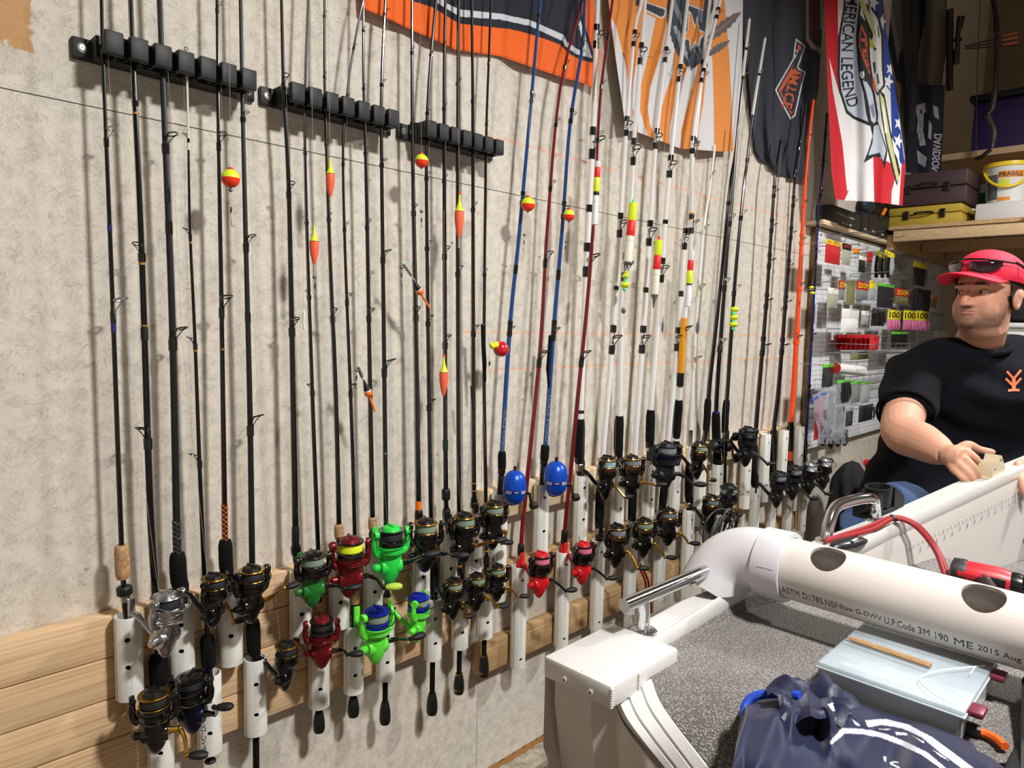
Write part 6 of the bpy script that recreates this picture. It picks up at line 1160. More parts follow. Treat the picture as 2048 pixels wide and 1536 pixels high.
# ================================================================== white pipe rod carrier lying across the rail
PZ = CAMH - .458; PXc = 1.315; PRr = .0575; t = thing('pipe_carrier', 'big white plastic pipe with an elbow, resting across the boat rail', 'pipe', (PXc, -.86, CAMH - .56)); TO = np.array([PXc, -.86, CAMH - .56])
PV = mat('big_pvc', (212, 203, 196), .32, var=.05, vscale=9, coat=.2); PVE = mat('elbow_pvc', (206, 203, 207), .28, coat=.3, var=.03, vscale=14)
ya, yb = -.945, -2.3
def pipe_tube(path, r0, r1, n=40):
    m_ = MB(); m_.tube(path, r0, n, False); k = len(m_.v); m2 = MB(); m2.tube(path, r1, n, False)
    m_.add(m2.v, [f[::-1] for f in m2.f]); L_ = len(path) - 1
    m_.f += [(j, k + j, k + (j + 1) % n, (j + 1) % n) for j in range(n)]; m_.f += [(L_ * n + j, L_ * n + (j + 1) % n, k + L_ * n + (j + 1) % n, k + L_ * n + j) for j in range(n)]; m_.mi += [0] * (2 * n); return m_
pm = pipe_tube([np.array([PXc, y, PZ - .004 * (ya - y) * 3]) - TO for y in (ya, -1.2, yb)], PRr, PRr - .006).mesh('pipe_run', PV)
hd = np.array([-.5, 0, .866]); cs = []
for px_, py_ in ((1655, 1111), (1965, 1194)):
    y_ = None
    for yy in np.linspace(-.95, -1.6, 260):
        q = np.array([PXc, yy, PZ]) + hd * PRr
        if proj(q)[0] > px_: y_ = yy; break
    cs.append(MB().lathe([(.03, .03), (.03, .12)], np.array([PXc, y_, PZ]) - TO, hd + np.array([0, .0, 0]), n=28).mesh('c', PV, 0))
put('pipe_run', cut(pm, cs, 'pipe_run', PV), t)
# elbow
d1 = np.array([0, 1., 0]); d2 = np.array([-.5, .12, -.86]); d2 /= np.linalg.norm(d2); b0 = np.array([PXc, -.905, PZ]); path = [np.array([PXc, -.945, PZ]), np.array([PXc, -.925, PZ])]
Rb = .075; d2p = d2 - d1 * np.dot(d2, d1); d2p /= np.linalg.norm(d2p)
for a_ in np.linspace(0, 1.42, 14): path.append(b0 + d1 * Rb * math.sin(a_) + d2p * Rb * (1 - math.cos(a_)))
e = path[-1] - path[-2]; e /= np.linalg.norm(e); path.append(path[-1] + e * .028)
em = pipe_tube([p - TO for p in path], .0615, .055).mesh('elbow', PVE)
trim_ = MB().box(np.array([1.28, -.84, CAMH - .524 - .1]) - TO, (.5, .2, .2)).mesh('c', PVE, 0); slot = MB().tube([np.array([1.0, -.8195, rz]) - TO, np.array([1.22, -.833, rz + .003]) - TO], .018, 20).mesh('c', PVE, 0)
el = put('elbow', cut(em, [slot, trim_], 'elbow', PVE), t)
MB().lathe([(.0615, 0), (.0672, .001), (.0678, .05), (.066, .054), (.0585, .054), (.0585, 0)], np.array([PXc, -.918, PZ]) - TO, (0, -1, 0), n=44, cap=False).build('elbow_hub', PVE, el)
sc_d = np.array([-.87, 0, .3]); MB().lathe([(.006, 0), (.0058, .004), (.003, .006)], np.array([PXc, -.96, PZ - .012]) - TO + sc_d * .07, sc_d, n=6).build('hub_screw', CHROME, el)
def onpipe(y0, y1, a0, a1, r=PRr + .0004):
    def fn(u, v): a_ = a0 + (a1 - a0) * v; return np.array([PXc - r * math.cos(a_), y0 + (y1 - y0) * u, PZ + r * math.sin(a_) - .012 * (ya - (y0 + (y1 - y0) * u))]) - TO
    return fn
PINK_INK = mat('pipe_ink', (70, 62, 60), .6)
for s_, y0, y1, bl in (('ASTM D1785', -.976, -1.052, 0), ('NSF', -1.056, -1.078, 1), ('\u00aepw G-DWV', -1.08, -1.15, 0), ('U.P.Code', -1.154, -1.2, 0), ('3M 190', -1.205, -1.248, 0), ('ME', -1.256, -1.282, 1), ('2015 Aug 18', -1.288, -1.362, 0), ('01:24', -1.37, -1.4, 0)):
    lettering(s_, onpipe(y0, y1, -.62, -.36), False).build('printed_text', PINK_INK, t, smooth=0)
MB().box((0, 0, 0), (.004, .1, .002)).build('hub_mark', PVE, el, tuple(np.array([PXc - .066, -.95, PZ + .01]) - TO)).scale = (.6, .3, 1)
# black bracket under the pipe
bp_ = np.array([PXc, -1.365, 0]); t = thing('pipe_bracket', 'black tapered bracket standing under the big white pipe', 'bracket', (PXc, -1.365, DZ)); q = MB(); hgt = PZ - .065 - DZ
q.add([(-.26, -.015, .004), (-.26, -.085, .004), (-.2, -.085, .004), (-.2, -.015, .004), (-.04, .02, hgt), (-.04, -.022, hgt), (.01, -.022, hgt), (.01, .02, hgt)], [(0, 1, 2, 3), (4, 7, 6, 5), (0, 4, 5, 1), (1, 5, 6, 2), (2, 6, 7, 3), (3, 7, 4, 0)]); q.build('leg', BLKM, t, smooth=0); MB().lathe([(.0, -.03)], n=3, cap=False) if False else None
MB().box((0, -.01, hgt - .002), (.075, .05, .012), bev=.004).build('saddle', BLKM, t); MB().box((-.23, -.05, .004), (.1, .11, .008), bev=.003).build('foot', BLKM, t)

# ================================================================== things on the deck
t = thing('tackle_box', 'clear plastic tackle box with compartments, on the grey carpet', 'tackle box', (1.209, -1.207, DZ + .001)); TB = mat('clear_plastic', (214, 220, 220), .15, alpha=.66, bump=.15, bscale=60); TBL = mat('frosted_lid', (198, 210, 214), .25, alpha=.55, col2=(166, 178, 186), vscale=7); LX, LY, LH = .214, .194, .046
m_ = MB()
for s_ in (-1, 1): m_.box((s_ * (LX / 2 - .0012), 0, LH * .4), (.0024, LY, LH * .8)); m_.box((0, s_ * (LY / 2 - .0012), LH * .4), (LX, .0024, LH * .8))
m_.box((0, 0, .0015), (LX, LY, .003)); m_.build('tray', TB, t)
MB().box((0, 0, LH * .9), (LX + .006, LY + .006, .011), bev=.004).build('lid', TBL, t); MB().box((0, 0, LH * .82), (LX + .009, LY + .009, .003), bev=.001).build('lid_rim', mat('rim_plastic', (208, 220, 226), .25, alpha=.8), t)
m_ = MB()
for k in range(1, 4): m_.box((0, -LY / 2 + LY * k / 4, LH * .4), (LX - .01, .0016, LH * .72))
m_.box((0, 0, LH * .4), (.0016, LY - .01, LH * .72)); m_.build('divider', mat('divider_plastic', (212, 224, 230), .25, alpha=.75), t)
m_ = MB()
m_.tube(curve([(.07, -.09, LH + .001), (.0, -.045, LH + .001), (-.05, -.03, LH + .001), (-.085, -.055, LH + .001), (-.095, -.085, LH + .001)], 6), .0014, 6)
m_.tube([(-.092, .07, LH + .001), (-.092, -.03, LH + .001)], .0012, 6); m_.tube([(-.085, .07, LH + .001), (-.085, -.02, LH + .001)], .0012, 6); m_.tube([(.06, -.08, LH + .001), (.02, -.08, LH + .001)], .001, 6); m_.build('lid_rib', mat('rib_plastic', (226, 234, 238), .3), t)
MB().box((-LX / 2 + .03, -LY / 2 - .012, LH * .86), (.034, .02, .009), bev=.003).build('latch', mat('latch_maroon', (112, 36, 56), .4), t); MB().box((LX / 2 - .04, -LY / 2 - .012, LH * .86), (.034, .02, .009), bev=.003).build('latch', mat('latch_maroon', (112, 36, 56), .4), t)
for k in range(3): MB().ball((-.07 + .03 * k, -.08 + .04 * k, .012), .01, 8, (1.6, .7, .5)).build('lure_inside', GUN if k else MC['orange'], t)
zt_ = DZ + .0465 + .003; a, b_ = at_z(1690, 1273, zt_ + .004), at_z(1862, 1331, zt_ + .004); t = thing('carpenter_pencil', 'wooden carpenter pencil lying on the tackle box lid', 'pencil', tuple(b_)); ax_ = (a - b_); L_ = np.linalg.norm(ax_); ax_ /= L_
MB().lathe([(.0052, 0), (.0052, L_ * .88), (.002, L_ * .97)], (0, 0, 0), ax_, n=6, sc=(1.2, .75)).build('shaft', wood('pencil_wood', (180, 142, 102), (146, 108, 72)), t); MB().lathe([(.002, L_ * .97), (.0006, L_)], (0, 0, 0), ax_, n=6).build('lead_tip', BLKM, t)
# navy drawstring bag heaped on the deck
outl = [(1478, 1450), (1492, 1400), (1530, 1392), (1580, 1380), (1600, 1372), (1615, 1352), (1640, 1368), (1672, 1366), (1706, 1380), (1722, 1405), (1790, 1425), (1850, 1440), (1920, 1470), (1980, 1505), (2040, 1560)]
nu, nv = 330, 200; Tp = resample(outl, nu); Bt = np.c_[np.linspace(1440, 2010, nu), np.full(nu, 1700)]; S = np.array([[lerp(Tp[j], Bt[j], (i / (nv - 1)) ** 1.0) for j in range(nu)] for i in range(nv)])
def bagz(px, py, v):
    x = (px - 1478) / 560; e_ = math.sin(PI * min(.5, v * 3.2)) ** .6; s_ = .5 + .5 * math.sin(x * 17 + 3 * v); neck = math.exp(-((px - 1632) / 60) ** 2 - ((py - 1420) / 60) ** 2)
    return DZ + .002 + e_ * (.04 + .012 * math.sin(x * 8 + v * 4) + .005 * math.sin(x * 19 - v * 6 + 3 * math.sin(5 * v)) + .0025 * math.sin(x * 37 + v * 9 + 2 * math.sin(x * 11)) + .03 * neck + .006 * neck * math.sin(px * .16)) - .03 * math.exp(-((px - 1632) / 26) ** 2 - ((py - 1455) / 40) ** 2)
P = np.array([[at_z(S[i, j, 0], S[i, j, 1], bagz(S[i, j, 0], S[i, j, 1], i / (nv - 1))) for j in range(nu)] for i in range(nv)])
for lo_y, hi_y, mx_ in ((-1.325, -1.08, 1.092), (-1.5, -1.325, 1.045)):     # the heap is stopped by the tackle box and the bracket
    k_ = (P[..., 1] > lo_y) & (P[..., 1] <= hi_y) & (P[..., 0] > mx_); P[..., 0][k_] = mx_
cb = crop(1420, 1180, 3.26); NAV, WPR = (17, 24, 56), (186, 186, 198)
col = np.tile(np.array(srgb(NAV)), (nu * nv, 1)); Q = S.reshape(-1, 2)
strip1 = [(1010, 850), (1150, 840), (1300, 880), (1450, 960), (1560, 1040), (1720, 1161), (1640, 1161), (1500, 1060), (1380, 960), (1250, 900), (1120, 880), (1030, 895)]; strip2 = [(860, 900), (1000, 905), (1140, 935), (1280, 990), (1420, 1060), (1540, 1161), (1500, 1161), (1380, 1075), (1250, 1015), (1120, 965), (1000, 940), (880, 935), (790, 1010), (780, 990)]
pr = [(WPR, strip1), (WPR, strip2), (WPR, [(765, 745), (800, 735), (930, 810), (900, 805), (800, 790)]), (WPR, [(815, 830), (850, 850), (880, 870), (850, 880), (820, 860)]), (WPR, [(920, 840), (970, 870), (985, 890), (950, 880)]), (WPR, [(1205, 925), (1280, 930), (1290, 948), (1215, 945)]), (WPR, [(1320, 950), (1400, 990), (1390, 1000)]), (WPR, [(1090, 905), (1180, 905), (1150, 915)]), (WPR, [(1450, 1040), (1520, 1080), (1560, 1115), (1500, 1085)])]
for rgb, poly in pr: col[inpoly(Q, cb(poly))] = srgb(rgb)
V, Tr = text_tris("'s", False); lo, hi = V.min(0), V.max(0)
for tri in Tr: col[inpoly(Q, np.array([cb([(1130 + (q - lo)[0] / (hi - lo)[0] * 100 + (1 - (q - lo)[1] / (hi - lo)[1]) * 10, 1175 - (q - lo)[1] / (hi - lo)[1] * 90)])[0] for q in V[list(tri)]]))] = srgb(WPR)
ob = np.array(P[nv // 2][nu // 2]); ob[2] = DZ; me = quick_grid('bag_cloth', P - ob); me.materials.append(cloth_material('bag_nylon', .55, .1)); colour_attr(me, col); me.polygons.foreach_set('use_smooth', [True] * len(me.polygons))
bg = thing('drawstring_bag', 'navy drawstring bag with white stripes heaped on the deck', 'bag', tuple(ob)); put('bag_cloth', me, bg)
NV2 = mat('bag_navy', (17, 24, 56), .5, bump=.3, bscale=30, bdist=.006); R_ = []
for i in range(14):                           # gathered neck ruff
    f = i / 13; row = []
    for j in range(41): a_ = 2 * PI * j / 40; r = .016 + .036 * f ** 1.2 * (1 + .16 * math.sin(4 * a_ + 1) + .1 * math.sin(9 * a_)); row.append(np.array([r * math.cos(a_) * 1.25, r * math.sin(a_), .07 + .026 * math.sin(f * 2.2) + .008 * f * math.sin(5 * a_ + 2) + .004 * f * math.sin(11 * a_)]))
    R_.append(row)
nk = at_z(1618, 1412, DZ + .05) - ob; MB().grid([[p + np.array([nk[0], nk[1], -.03]) for p in r] for r in R_]).build('gathered_neck', NV2, bg)
m_ = MB(); m_.tube(curve([at_z(x, y_, DZ + z) - ob for x, y_, z in ((1493, 1450, .01), (1488, 1425, .018), (1497, 1402, .03), (1520, 1390, .04), (1566, 1386, .05), (1600, 1392, .055))], 6), .0065, 10); m_.build('cord', mat('cord_blue', (30, 72, 190), .5, bump=.5, bscale=500), bg)
for x0, y0 in (): MB().tube(curve([at_z(x0 + dx, y0 + k * 16, DZ + .07 - .004 * k) - ob for k, dx in enumerate((0, 6, 4, 8, 2, 4))], 4), [.006 + .002 * math.sin(k * 2.1) for k in range(21)], 8).build('gather_fold', NV2, bg)
# orange cord, drill, red cables
m_ = MB(); P = [at_z(x, y_, DZ + .008) + np.array([0, -.03, 0]) for x, y_ in ((1912, 1446), (1925, 1450), (1940, 1458), (1950, 1466), (1958, 1474))]; t = thing('orange_cord', 'orange cord beside the tackle box', 'cord', tuple(P[0])); m_.tube([p - P[0] for p in curve(P, 5)], .006, 8); m_.build('cord_run', mat('cord_orange', (240, 100, 30), .6), t); MB().lathe([(.008, 0), (.01, .01), (.009, .03)], (0, 0, 0), P[0] - P[1], n=10).build('cord_hook', BLKM, t)
dr = thing('cordless_drill', 'red and black cordless drill lying beyond the white pipe', 'drill', (1.78, -1.2, DZ)); DRR = mat('drill_red', (196, 30, 44), .4); DX = np.array([.1, -1., .0]); DX /= np.linalg.norm(DX)
MB().lathe([(.022, -.055), (.03, -.05), (.032, -.02), (.031, .03), (.026, .05)], (0, .0, .036), DX, n=22).build('motor_housing', DRR, dr); MB().lathe([(.02, -.06), (.033, -.055), (.034, -.035), (.0325, -.03)], (0, 0, .036), DX, n=22).build('rear_cap', BLKM, dr)
MB().lathe([(.026, .05), (.027, .06), (.025, .07)], (0, 0, .036), DX, n=22).build('gear_ring', GUN, dr); MB().lathe([(.024, .07), (.025, .1), (.02, .125), (.012, .13)], (0, 0, .036), DX, n=22).build('chuck', BLK, dr); MB().box((-.022, -.02, .036), (.012, .05, .03), bev=.004).build('black_side_grip', BLKM, dr)
MB().tube([np.array([-.01, .0, .034]), np.array([-.08, -.03, .03]), np.array([-.13, -.045, .028])], [.02, .018, .02], 12).build('pistol_grip', BLKM, dr); MB().box((-.15, -.05, .03), (.05, .09, .055), bev=.008).build('battery', BLKM, dr); MB().box((-.034, .012, .045), (.006, .06, .012), bev=.002).build('red_stripe', DRR, dr)
CAB = mat('cable_red', (150, 34, 38), .45)
for k, (off, lab) in enumerate(((0, 'outer red cable looping from the grab rail into the boat'), (1, 'inner red cable looping from the grab rail into the boat'))):
    iy = lambda x: float(np.interp(x, INN[:, 0], INN[:, 1])); ox = -.015 * off; e_ = at_z(1902 - 8 * off, 1165 + 3 * off, DZ + .007)
    pts_ = [np.array([1.62 + ox, iy(1.62) + .05, zs(1.62) + .0085]), np.array([1.72 + ox, iy(1.72) + .024 - .014 * off, zs(1.72) + .017]), np.array([1.8 + ox, iy(1.8) + .008 - .006 * off, zs(1.8) + .024]), np.array([1.83 + ox, iy(1.83) - .03, zs(1.83) + .006]), np.array([1.835 + ox, iy(1.83) - .075, zs(1.83) - .045]), e_]
    t = thing('red_cable', lab, 'cable', tuple(pts_[-1])); MB().tube([p - pts_[-1] for p in curve(pts_, 7)], .0055, 8).build('cable_run', CAB, t); MB().lathe([(.0064, -.006), (.0064, .006)], pts_[2] - pts_[-1], (1, -.6, -.2), n=10).build('cable_tie', BLKM, t)
t = thing('purple_cord', 'short purple strap end against the boat side', 'strap', tuple(at_z(2020, 1078, CAMH - .6) + np.array([0, -.035, 0]))); MB().tube([(0, 0, 0), (.04, -.03, .02), (.1, -.1, .03)], .009, 8).build('strap', mat('strap_purple', (72, 50, 130), .5), t)
t = thing('wall_cable', 'red wire pair drooping behind the rail along the wall', 'cable', tuple(at_y(1300, 1250, -.1))); o_ = np.array(t.location)
for dx in (0, 6): MB().tube([at_y(x + dx, y_, -.1) - o_ for x, y_ in ((1275, 1128), (1290, 1160), (1296, 1200), (1298, 1250))], .004, 8).build('wire', CAB, t)

t = thing('wire_coil', 'black coil of wire hanging behind the pipe elbow', 'coil', tuple(np.array([1.375, -.79, zs(1.375) + .05]) + np.array([.07, .03, 0]))); rr = random.Random(3)
for k in range(7): MB().torus((rr.uniform(-.01, .01), rr.uniform(-.01, .01), rr.uniform(-.01, .01)), (rr.uniform(-.4, .4), 1, rr.uniform(-.4, .4)), .05 + rr.uniform(-.006, .006), .002, 28, 5).build('wire_turn', BLKM, t)
MB().tube([(.0, 0, -.046), (.05, -.005, -.042), (.1, -.004, -.038)], .002, 6).build('wire_end', BLKM, t)
# ================================================================== the man leaning over the gunwale
from mathutils.bvhtree import BVHTree
def remesh(mbs, voxel, smooth_it=6, name='m'):
    me = bpy.data.meshes.new(name); V, F = [], []
    for m_ in mbs: k = len(V); V += m_.v; F += [tuple(i + k for i in f) for f in m_.f]
    me.from_pydata(V, [], F); bm = bmesh.new(); bm.from_mesh(me); bmesh.ops.remove_doubles(bm, verts=bm.verts, dist=1e-6); bmesh.ops.recalc_face_normals(bm, faces=bm.faces); bm.to_mesh(me); bm.free()
    o = bpy.data.objects.new('t', me); C.objects.link(o); md = o.modifiers.new('r', 'REMESH'); md.mode = 'VOXEL'; md.voxel_size = voxel
    sm = o.modifiers.new('s', 'SMOOTH'); sm.factor = .5; sm.iterations = smooth_it
    dg = bpy.context.evaluated_depsgraph_get(); dg.update(); out = bpy.data.meshes.new_from_object(o.evaluated_get(dg)); bpy.data.objects.remove(o); out.name = name
    out.polygons.foreach_set('use_smooth', [True] * len(out.polygons)); return out
HC = at_d(1973, 592, 2.36); tc = CAM - HC; tc[2] = 0; tc /= np.linalg.norm(tc); rc = np.array([-tc[1], tc[0], 0]); HA = math.radians(31)
HF = tc * math.cos(HA) - rc * math.sin(HA); HS = rc * math.cos(HA) + tc * math.sin(HA); HU = UP * .998 + HF * .0; HSc = 1.06
tilt = .06; HF, HU = HF * math.cos(tilt) + UP * math.sin(tilt), UP * math.cos(tilt) - HF * math.sin(tilt)
MO = np.array([HC[0], HC[1] + .12, 0.0]); MO[2] = 0
def H(f, s, u): return HC + (HF * f + HS * s + HU * u) * HSc - MO
HB = np.array([HF, HS, HU]).T
def hball(f, s, u, rf, rs, ru, n=20): return MB().ball((0, 0, 0), 1, n, (rf * HSc, rs * HSc, ru * HSc)).xf(lambda q: HB @ q + H(f, s, u))
def wt(px, py, d): return at_d(px, py, d) - MO
parts = [hball(-.012, 0, .04, .1, .083, .1), hball(.02, 0, -.028, .074, .072, .098), hball(.028, 0, -.078, .062, .064, .046), hball(.012, 0, -.108, .062, .058, .036)]
for s in (-1, 1): parts += [hball(.046, s * .038, -.045, .036, .031, .05), hball(-.012, s * .086, -.012, .021, .009, .033), hball(-.016, s * .092, .004, .017, .006, .018), hball(-.008, s * .09, -.036, .009, .008, .01), hball(.1, s * .0125, -.036, .01, .0085, .008)]
parts += [hball(.079, 0, .022, .02, .056, .012), hball(.083, 0, -.09, .018, .026, .018), hball(.088, 0, -.0535, .011, .025, .0055), hball(.0865, 0, -.0625, .011, .021, .0065)]
parts.append(MB().tube([H(.082, 0, .02), H(.097, 0, -.002), H(.108, 0, -.026), H(.109, 0, -.035), H(.096, 0, -.041)], [.008, .0105, .0125, .0135, .008], 12))
NB = wt(1957, 694, 2.46); parts.append(MB().tube([H(-.015, 0, -.03), H(-.01, 0, -.09), NB + np.array([0, 0, .02]), NB - np.array([0, 0, .06])], [.066, .068, .074, .085], 20))
# right arm (over the rail)
SR = wt(1828, 748, 2.47); EL = wt(1803, 862, 2.2); WR = wt(1893, 910, 2.0)
arm = curve([SR, lerp(SR, EL, .5) + np.array([0, 0, 0]), EL, lerp(EL, WR, .45), lerp(EL, WR, .8), WR], 5); ar = np.interp(np.linspace(0, 1, len(arm)), [0, .2, .38, .5, .62, .8, .92, 1], [.07, .066, .06, .06, .057, .046, .036, .031]); parts.append(MB().tube(arm, list(ar), 20))
def digit(pts_, r): P = curve(pts_, 4); return MB().tube(P, list(np.linspace(r[0], r[1], len(P))), 12)
K = [wt(1934, 903, 1.970), wt(1929, 917, 1.950), wt(1921, 931, 1.945), wt(1911, 943, 1.950)]
parts.append(MB().tube([WR, lerp(WR, K[1], .45), lerp(WR, K[1], .95)], [.03, .034, .028], 16).xf(lambda q: q))
for k in K: parts.append(MB().tube([lerp(WR, k, .25), k], [.017, .0125], 12))
parts += [digit([K[0], wt(1952, 917, 1.955), wt(1961, 934, 1.970), wt(1962, 943, 1.980)], (.0115, .0085)), digit([K[1], wt(1946, 933, 1.935), wt(1955, 949, 1.945), wt(1956, 957, 1.960)], (.012, .0088)), digit([K[2], wt(1938, 947, 1.930), wt(1946, 960, 1.940), wt(1947, 966, 1.955)], (.0115, .0085)), digit([K[3], wt(1926, 957, 1.935), wt(1935, 967, 1.945), wt(1937, 971, 1.955)], (.0105, .0078)),
          digit([lerp(WR, K[0], .35), wt(1934, 890, 1.980), wt(1958, 899, 2.000), wt(1985, 904, 2.000)], (.016, .0092))]
for a, b in ((wt(1961, 934, 1.970), wt(1962, 943, 1.980)), (wt(1985, 904, 2.000), wt(1985, 904, 2.000))): parts.append(MB().ball(b, .0088, 12))
# left arm and the hand closed over the gunwale
SL = wt(2098, 740, 2.56); EL2 = wt(2185, 822, 2.36); WL = wt(2092, 938, 2.06); arm = curve([SL, lerp(SL, EL2, .5), EL2, lerp(EL2, WL, .5), WL], 5); parts.append(MB().tube(arm, list(np.interp(np.linspace(0, 1, len(arm)), [0, .4, .55, .8, 1], [.07, .06, .058, .046, .032])), 20))
KL = [wt(2048, 926, 2.06), wt(2050, 938, 2.04), wt(2053, 950, 2.02), wt(2059, 960, 2.0)]; parts.append(MB().tube([WL, lerp(WL, KL[1], .9)], [.032, .03], 16))
for k in KL: parts.append(MB().tube([lerp(WL, k, .3), k], [.017, .013], 12))
for i, k in enumerate(KL): parts.append(digit([k, k + np.array([-.035, .01, -.002]), k + np.array([-.05, .0, -.028]), k + np.array([-.042, -.008, -.045])], (.0118, .0088)))
parts.append(digit([lerp(WL, KL[3], .4), wt(2050, 972, 1.99), wt(2036, 986, 1.99)], (.014, .0095)))
body = remesh(parts, .0034, 8, 'body')
# eye sockets and beard colour
SKIN, STUB, LIP = np.array(srgb(204, 152, 126))[:3], np.array(srgb(96, 70, 58))[:3], np.array(srgb(178, 112, 100))[:3]; RUD = np.array(srgb(198, 124, 100))[:3]
V = np.array([v.co[:] for v in body.vertices]); L_ = ((V + MO - HC) @ np.array([HF, HS, HU]).T) / HSc; g3 = lambda c_, r: np.exp(-(((L_ - np.array(c_)) / np.array(r)) ** 2).sum(1))
for s in (-1, 1): V -= np.outer(g3((.084, s * .034, .004), (.03, .02, .0105)), HF) * .013
for (f, s) in ((.108, .006), (.108, -.006)): V += np.outer(g3((f - .006, s, -.04), (.008, .004, .004)), HU) * .003
V -= np.outer(g3((.1, 0, -.058), (.02, .026, .0022)), HF) * .004
body.vertices.foreach_set('co', V.ravel())
w_b = np.clip(g3((.075, 0, -.098), (.06, .05, .028)) * 1.5 + g3((.1, 0, -.045), (.03, .03, .007)) * .9 + .62 * g3((.03, .06, -.085), (.07, .03, .032)) + .62 * g3((.03, -.06, -.085), (.07, .03, .032)) + .5 * g3((.0, .08, -.05), (.03, .02, .035)), 0, .82); w_l = np.clip(g3((.098, 0, -.058), (.02, .024, .008)) * 1.3, 0, .8); w_r = np.clip(.6 * g3((.07, .04, -.025), (.05, .028, .022)) + .6 * g3((.07, -.04, -.025), (.05, .028, .022)) + .55 * g3((.11, 0, -.022), (.02, .014, .014)), 0, .7)
colr = SKIN[None] * (1 - w_r[:, None]) + RUD * w_r[:, None]; colr = colr * (1 - w_b[:, None]) + STUB * w_b[:, None]; colr = colr * (1 - w_l[:, None]) + LIP * w_l[:, None]
colour_attr(body, np.c_[colr, np.ones(len(colr))])
sk = bpy.data.materials.new('skin'); sk.use_nodes = True; b_ = sk.node_tree.nodes['Principled BSDF']; at_ = sk.node_tree.nodes.new('ShaderNodeAttribute'); at_.attribute_name = 'print'; sk.node_tree.links.new(at_.outputs['Color'], b_.inputs['Base Color']); b_.inputs['Roughness'].default_value = .6; b_.inputs['Subsurface Weight'].default_value = .12; b_.inputs['Subsurface Radius'].default_value = (.012, .005, .003); b_.inputs['Subsurface Scale'].default_value = .5
nn = sk.node_tree.nodes.new('ShaderNodeTexNoise'); nn.inputs['Scale'].default_value = 450; bb = sk.node_tree.nodes.new('ShaderNodeBump'); bb.inputs['Strength'].default_value = .12; bb.inputs['Distance'].default_value = .001; tcn = sk.node_tree.nodes.new('ShaderNodeTexCoord'); sk.node_tree.links.new(tcn.outputs['Object'], nn.inputs[0]); sk.node_tree.links.new(nn.outputs[0], bb.inputs['Height']); sk.node_tree.links.new(bb.outputs[0], b_.inputs['Normal'])
body.materials.append(sk); man = put('person', body, None, tuple(MO)); tag(man, 'person in a red cap and black T-shirt leaning over the boat, holding a beige part', 'person')
EYEW = mat('eye_white', (196, 186, 180), .3); IRIS = mat('iris_brown', (46, 34, 26), .2); HAIR = mat('hair_brown', (44, 34, 28), .8, bump=.6, bscale=400)
for s in (-1, 1):
    e = H(.069, s * .034, .004); ed = HF * .86 - HS * .42 - HU * .06; ed /= np.linalg.norm(ed); MB().ball(e, .0122 * HSc, 18).build('eye', EYEW, man); MB().lathe([(.0001, .0137), (.0052, .0133), (.0064, .0122), (.0064, .009)], e, ed, n=16).build('iris', IRIS, man)
    up_ = MB()
    for nm, k0, k1 in (('eyelid', .3, 1.1), ('lower_eyelid', -1.1, -.36)):
        P = [[e + (HF * math.cos(a) * math.cos(b) + HS * math.sin(a) * math.cos(b) + HU * math.sin(b)) * .0134 * HSc for a in np.linspace(-1.25, 1.25, 14)] for b in np.linspace(k0, k1, 6)]; MB().grid(P).build(nm, mat('lid_skin', (186, 132, 108), .5), man)
    MB().tube(curve([H(.092, s * .013, .0235), H(.092, s * .03, .029), H(.078, s * .052, .024)], 5), [.0028] * 3 + [.0042] * 5 + [.002] * 3, 8).build('eyebrow', HAIR, man)
    P = [[H(f, s * (.0835 + .0035 * math.sin(PI * i / 6)), u) for f in np.linspace(-.045, .026 - .012 * i / 6, 8)] for i, u in enumerate(np.linspace(.045, -.012, 7))]; MB().grid(P).build('sideburn', HAIR, man)
hr = hball(-.03, 0, .01, .087, .082, .075, 24); hr.v = [p for p in hr.v]; hr.build('hair', HAIR, man)
# cap
CAPR = mat('cap_red', (222, 26, 62), .75, bump=.3, bscale=700); cp = MB(); P = []
for i in range(13):
    b = PI / 2 * i / 12; P.append([H(-.012 + .116 * math.cos(b) * math.cos(a) * (1 + .04 * math.cos(a)), .097 * math.cos(b) * math.sin(a), (.056) + .088 * math.sin(b) ** 1.0 - .012 * math.cos(a) * math.cos(b) * -1) for a in np.linspace(0, 2 * PI, 37)])
P.insert(0, [H(-.012 + .115 * math.cos(a) * (1 + .04 * math.cos(a)), .0965 * math.sin(a), (.036) + .014 * math.cos(a)) for a in np.linspace(0, 2 * PI, 37)])
cap_ = cp.grid(P).build('cap', CAPR, man); sm_ = MB()
P = []
for i in range(9):
    f = i / 8; P.append([H(.098 + .1 * f * math.cos(a * .95) - .05 * (1 - math.cos(a)) * 1.4, (.09 + .004 * f) * math.sin(a) / math.sin(1.3) * (1 - .05 * f), .068 - .016 * f - .032 * (math.sin(a)) ** 2 * (1 - .2 * f)) for a in np.linspace(-1.3, 1.3, 23)])
br = MB().grid(P); bro = br.build('brim', CAPR, cap_); md = bro.modifiers.new('t', 'SOLIDIFY'); md.thickness = .004
MB().lathe([(.007, 0), (.006, .003), (.002, .005)], H(-.012, 0, .143), HU, n=12).build('cap_button', CAPR, cap_)
for k in range(6):
    a = k * PI / 3 + .3; MB().tube([H(-.012 + .1165 * math.cos(b) * math.cos(a) * (1 + .04 * math.cos(a)), .0975 * math.cos(b) * math.sin(a), (.0565) + .088 * math.sin(b)) for b in np.linspace(.02, 1.5, 12)], .0009, 5).build('seam', mat('cap_seam', (176, 18, 46), .8), cap_)
